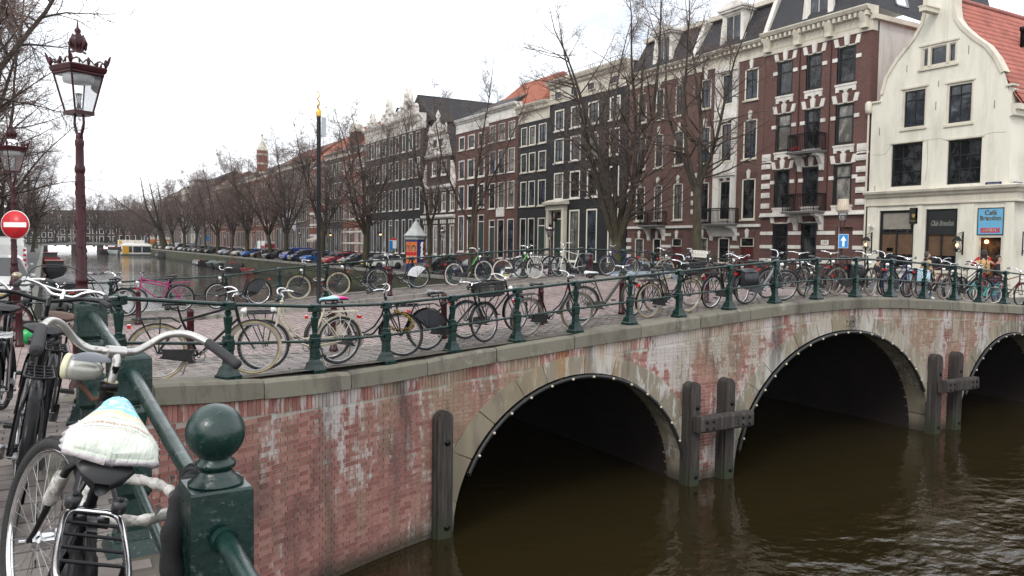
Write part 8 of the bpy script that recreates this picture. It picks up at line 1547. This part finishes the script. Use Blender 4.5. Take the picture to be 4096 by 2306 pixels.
r6 = fg('black diamond framed bicycle squeezed between the quay posts and the chrome barred one', 4.95, -.46, -1.38, .12, -.3, 'diamond', 'dutch', rack=frame_black, bar_mat=frame_black, tyre=tread, crank=1.9)
r7 = fg('dark bicycle with a chrome front rim farthest up the front row', 7.7, -.05, -1.5, .2, .2, 'dutch', 'city', rack=True, rim=chrome)
# locks
b = MB(); rr = random.Random(5); pts = catmull([V(q) for q in ((.36,2.52,-.70),(.37,2.49,-.705),(.335,2.44,-.735),(.30,2.38,-.82),(.29,2.33,-.98),(.295,2.31,-1.12),(.29,2.30,-1.26),(.30,2.31,-1.42),(.31,2.33,-1.6))], 7)
b.tube([p+V((rr.uniform(-.004,.004),rr.uniform(-.004,.004),0)) for p in pts], [.030+.004*sin(i*1.3)+rr.uniform(-.002,.002) for i in range(len(pts))], 16); lk = b.build('chain_lock', pm('black_nylon_sleeve', (.012,.012,.013), .9, 0, .35, 25, None, .7, 45)); tag(lk, 'black cloth sleeved chain lock hanging beside the ball topped post', 'lock')
b = MB(); pts = [V((.17+.13*cos(q)+.04, 2.62+.10*sin(q), -.78+.035*sin(q*1.)-.02*cos(q))) for q in np.linspace(.3, 5.6, 34)]; b.tube(pts, [.0165+.003*sin(i*2.2) for i in range(34)], 10)
for i in (2, 9, 15, 24, 30): b.add([tuple(pts[i]+V((rr.uniform(-.02,.02),rr.uniform(-.02,.02),.0))), tuple(pts[i]+V((.03,.01,.03))), tuple(pts[i]+V((.01,-.02,.045)))], [(0,1,2)])
tag(b.build('wrapped_lock', tape), 'ring lock wrapped in torn white tape round the railing post', 'lock')
# weeds, litter
b = MB(); rr = random.Random(12)
for k in range(520):
    q = rr.random()
    if q < .45: x, y = -.62+rr.gauss(0,.05), rr.uniform(2.4, 8.5); z = zg(x, y)
    else:
        s = rr.uniform(s_of(.66,9.34), s_of(26,12.6)); p, d, n = path(s, -.28+rr.gauss(0,.02)); x, y, z = p.x, p.y, zg(p.x, p.y)
        if sin(s*3.1)+sin(s*1.3) < .3: continue
    for i in range(3): h = rr.uniform(.008,.03); a = rr.uniform(0,6.28); b.add([(x-.006,y,z),(x+.006,y+.003,z),(x+h*.6*cos(a),y+h*.6*sin(a),z+h)], [(0,1,2)])
ob('moss_tufts', b.mesh('moss_tufts', pm('moss', (.07,.085,.02), .9, 0, .4, 3)), kind='stuff')
b = MB()
for k in range(150): x, y = rr.uniform(0, 25), rr.uniform(12.3, 22.4); z = zg(x, y)+(.1 if y > 20.7 else 0)+.012; s = rr.uniform(.012,.04); a = rr.uniform(0,6.28); b.add([(x+s*cos(a+i*pi/2),y+s*.6*sin(a+i*pi/2),z+rr.uniform(0,.012)) for i in range(4)], [(0,1,2,3)])
for k in range(40): x, y = rr.uniform(-2.5, -.1), rr.uniform(2.5, 8); z = zg(x, y)+.01; s = rr.uniform(.01,.03); a = rr.uniform(0,6.28); b.add([(x+s*cos(a+i*pi/2),y+s*.6*sin(a+i*pi/2),z+rr.uniform(0,.01)) for i in range(4)], [(0,1,2,3)])
ob('fallen_leaves', b.mesh('fallen_leaves', pm('dead_leaf', (.17,.10,.045), .9, 0, .5, 2)), kind='stuff')
# ---------------------------------------------------------------- thin damp air over the canal
hz_ = bpy.data.materials.new('haze'); hz_.use_nodes = True; t = hz_.node_tree; t.nodes.clear(); o_ = t.nodes.new('ShaderNodeOutputMaterial'); v_ = t.nodes.new('ShaderNodeVolumePrincipled')
v_.inputs['Color'].default_value = (.93, .95, 1, 1); v_.inputs['Density'].default_value = .00012; v_.inputs['Anisotropy'].default_value = .2; t.links.new(v_.outputs[0], o_.inputs['Volume'])
MB().bx(-80, 90, -75, 460, -9.2, 27).build('haze', hz_, kind='stuff')
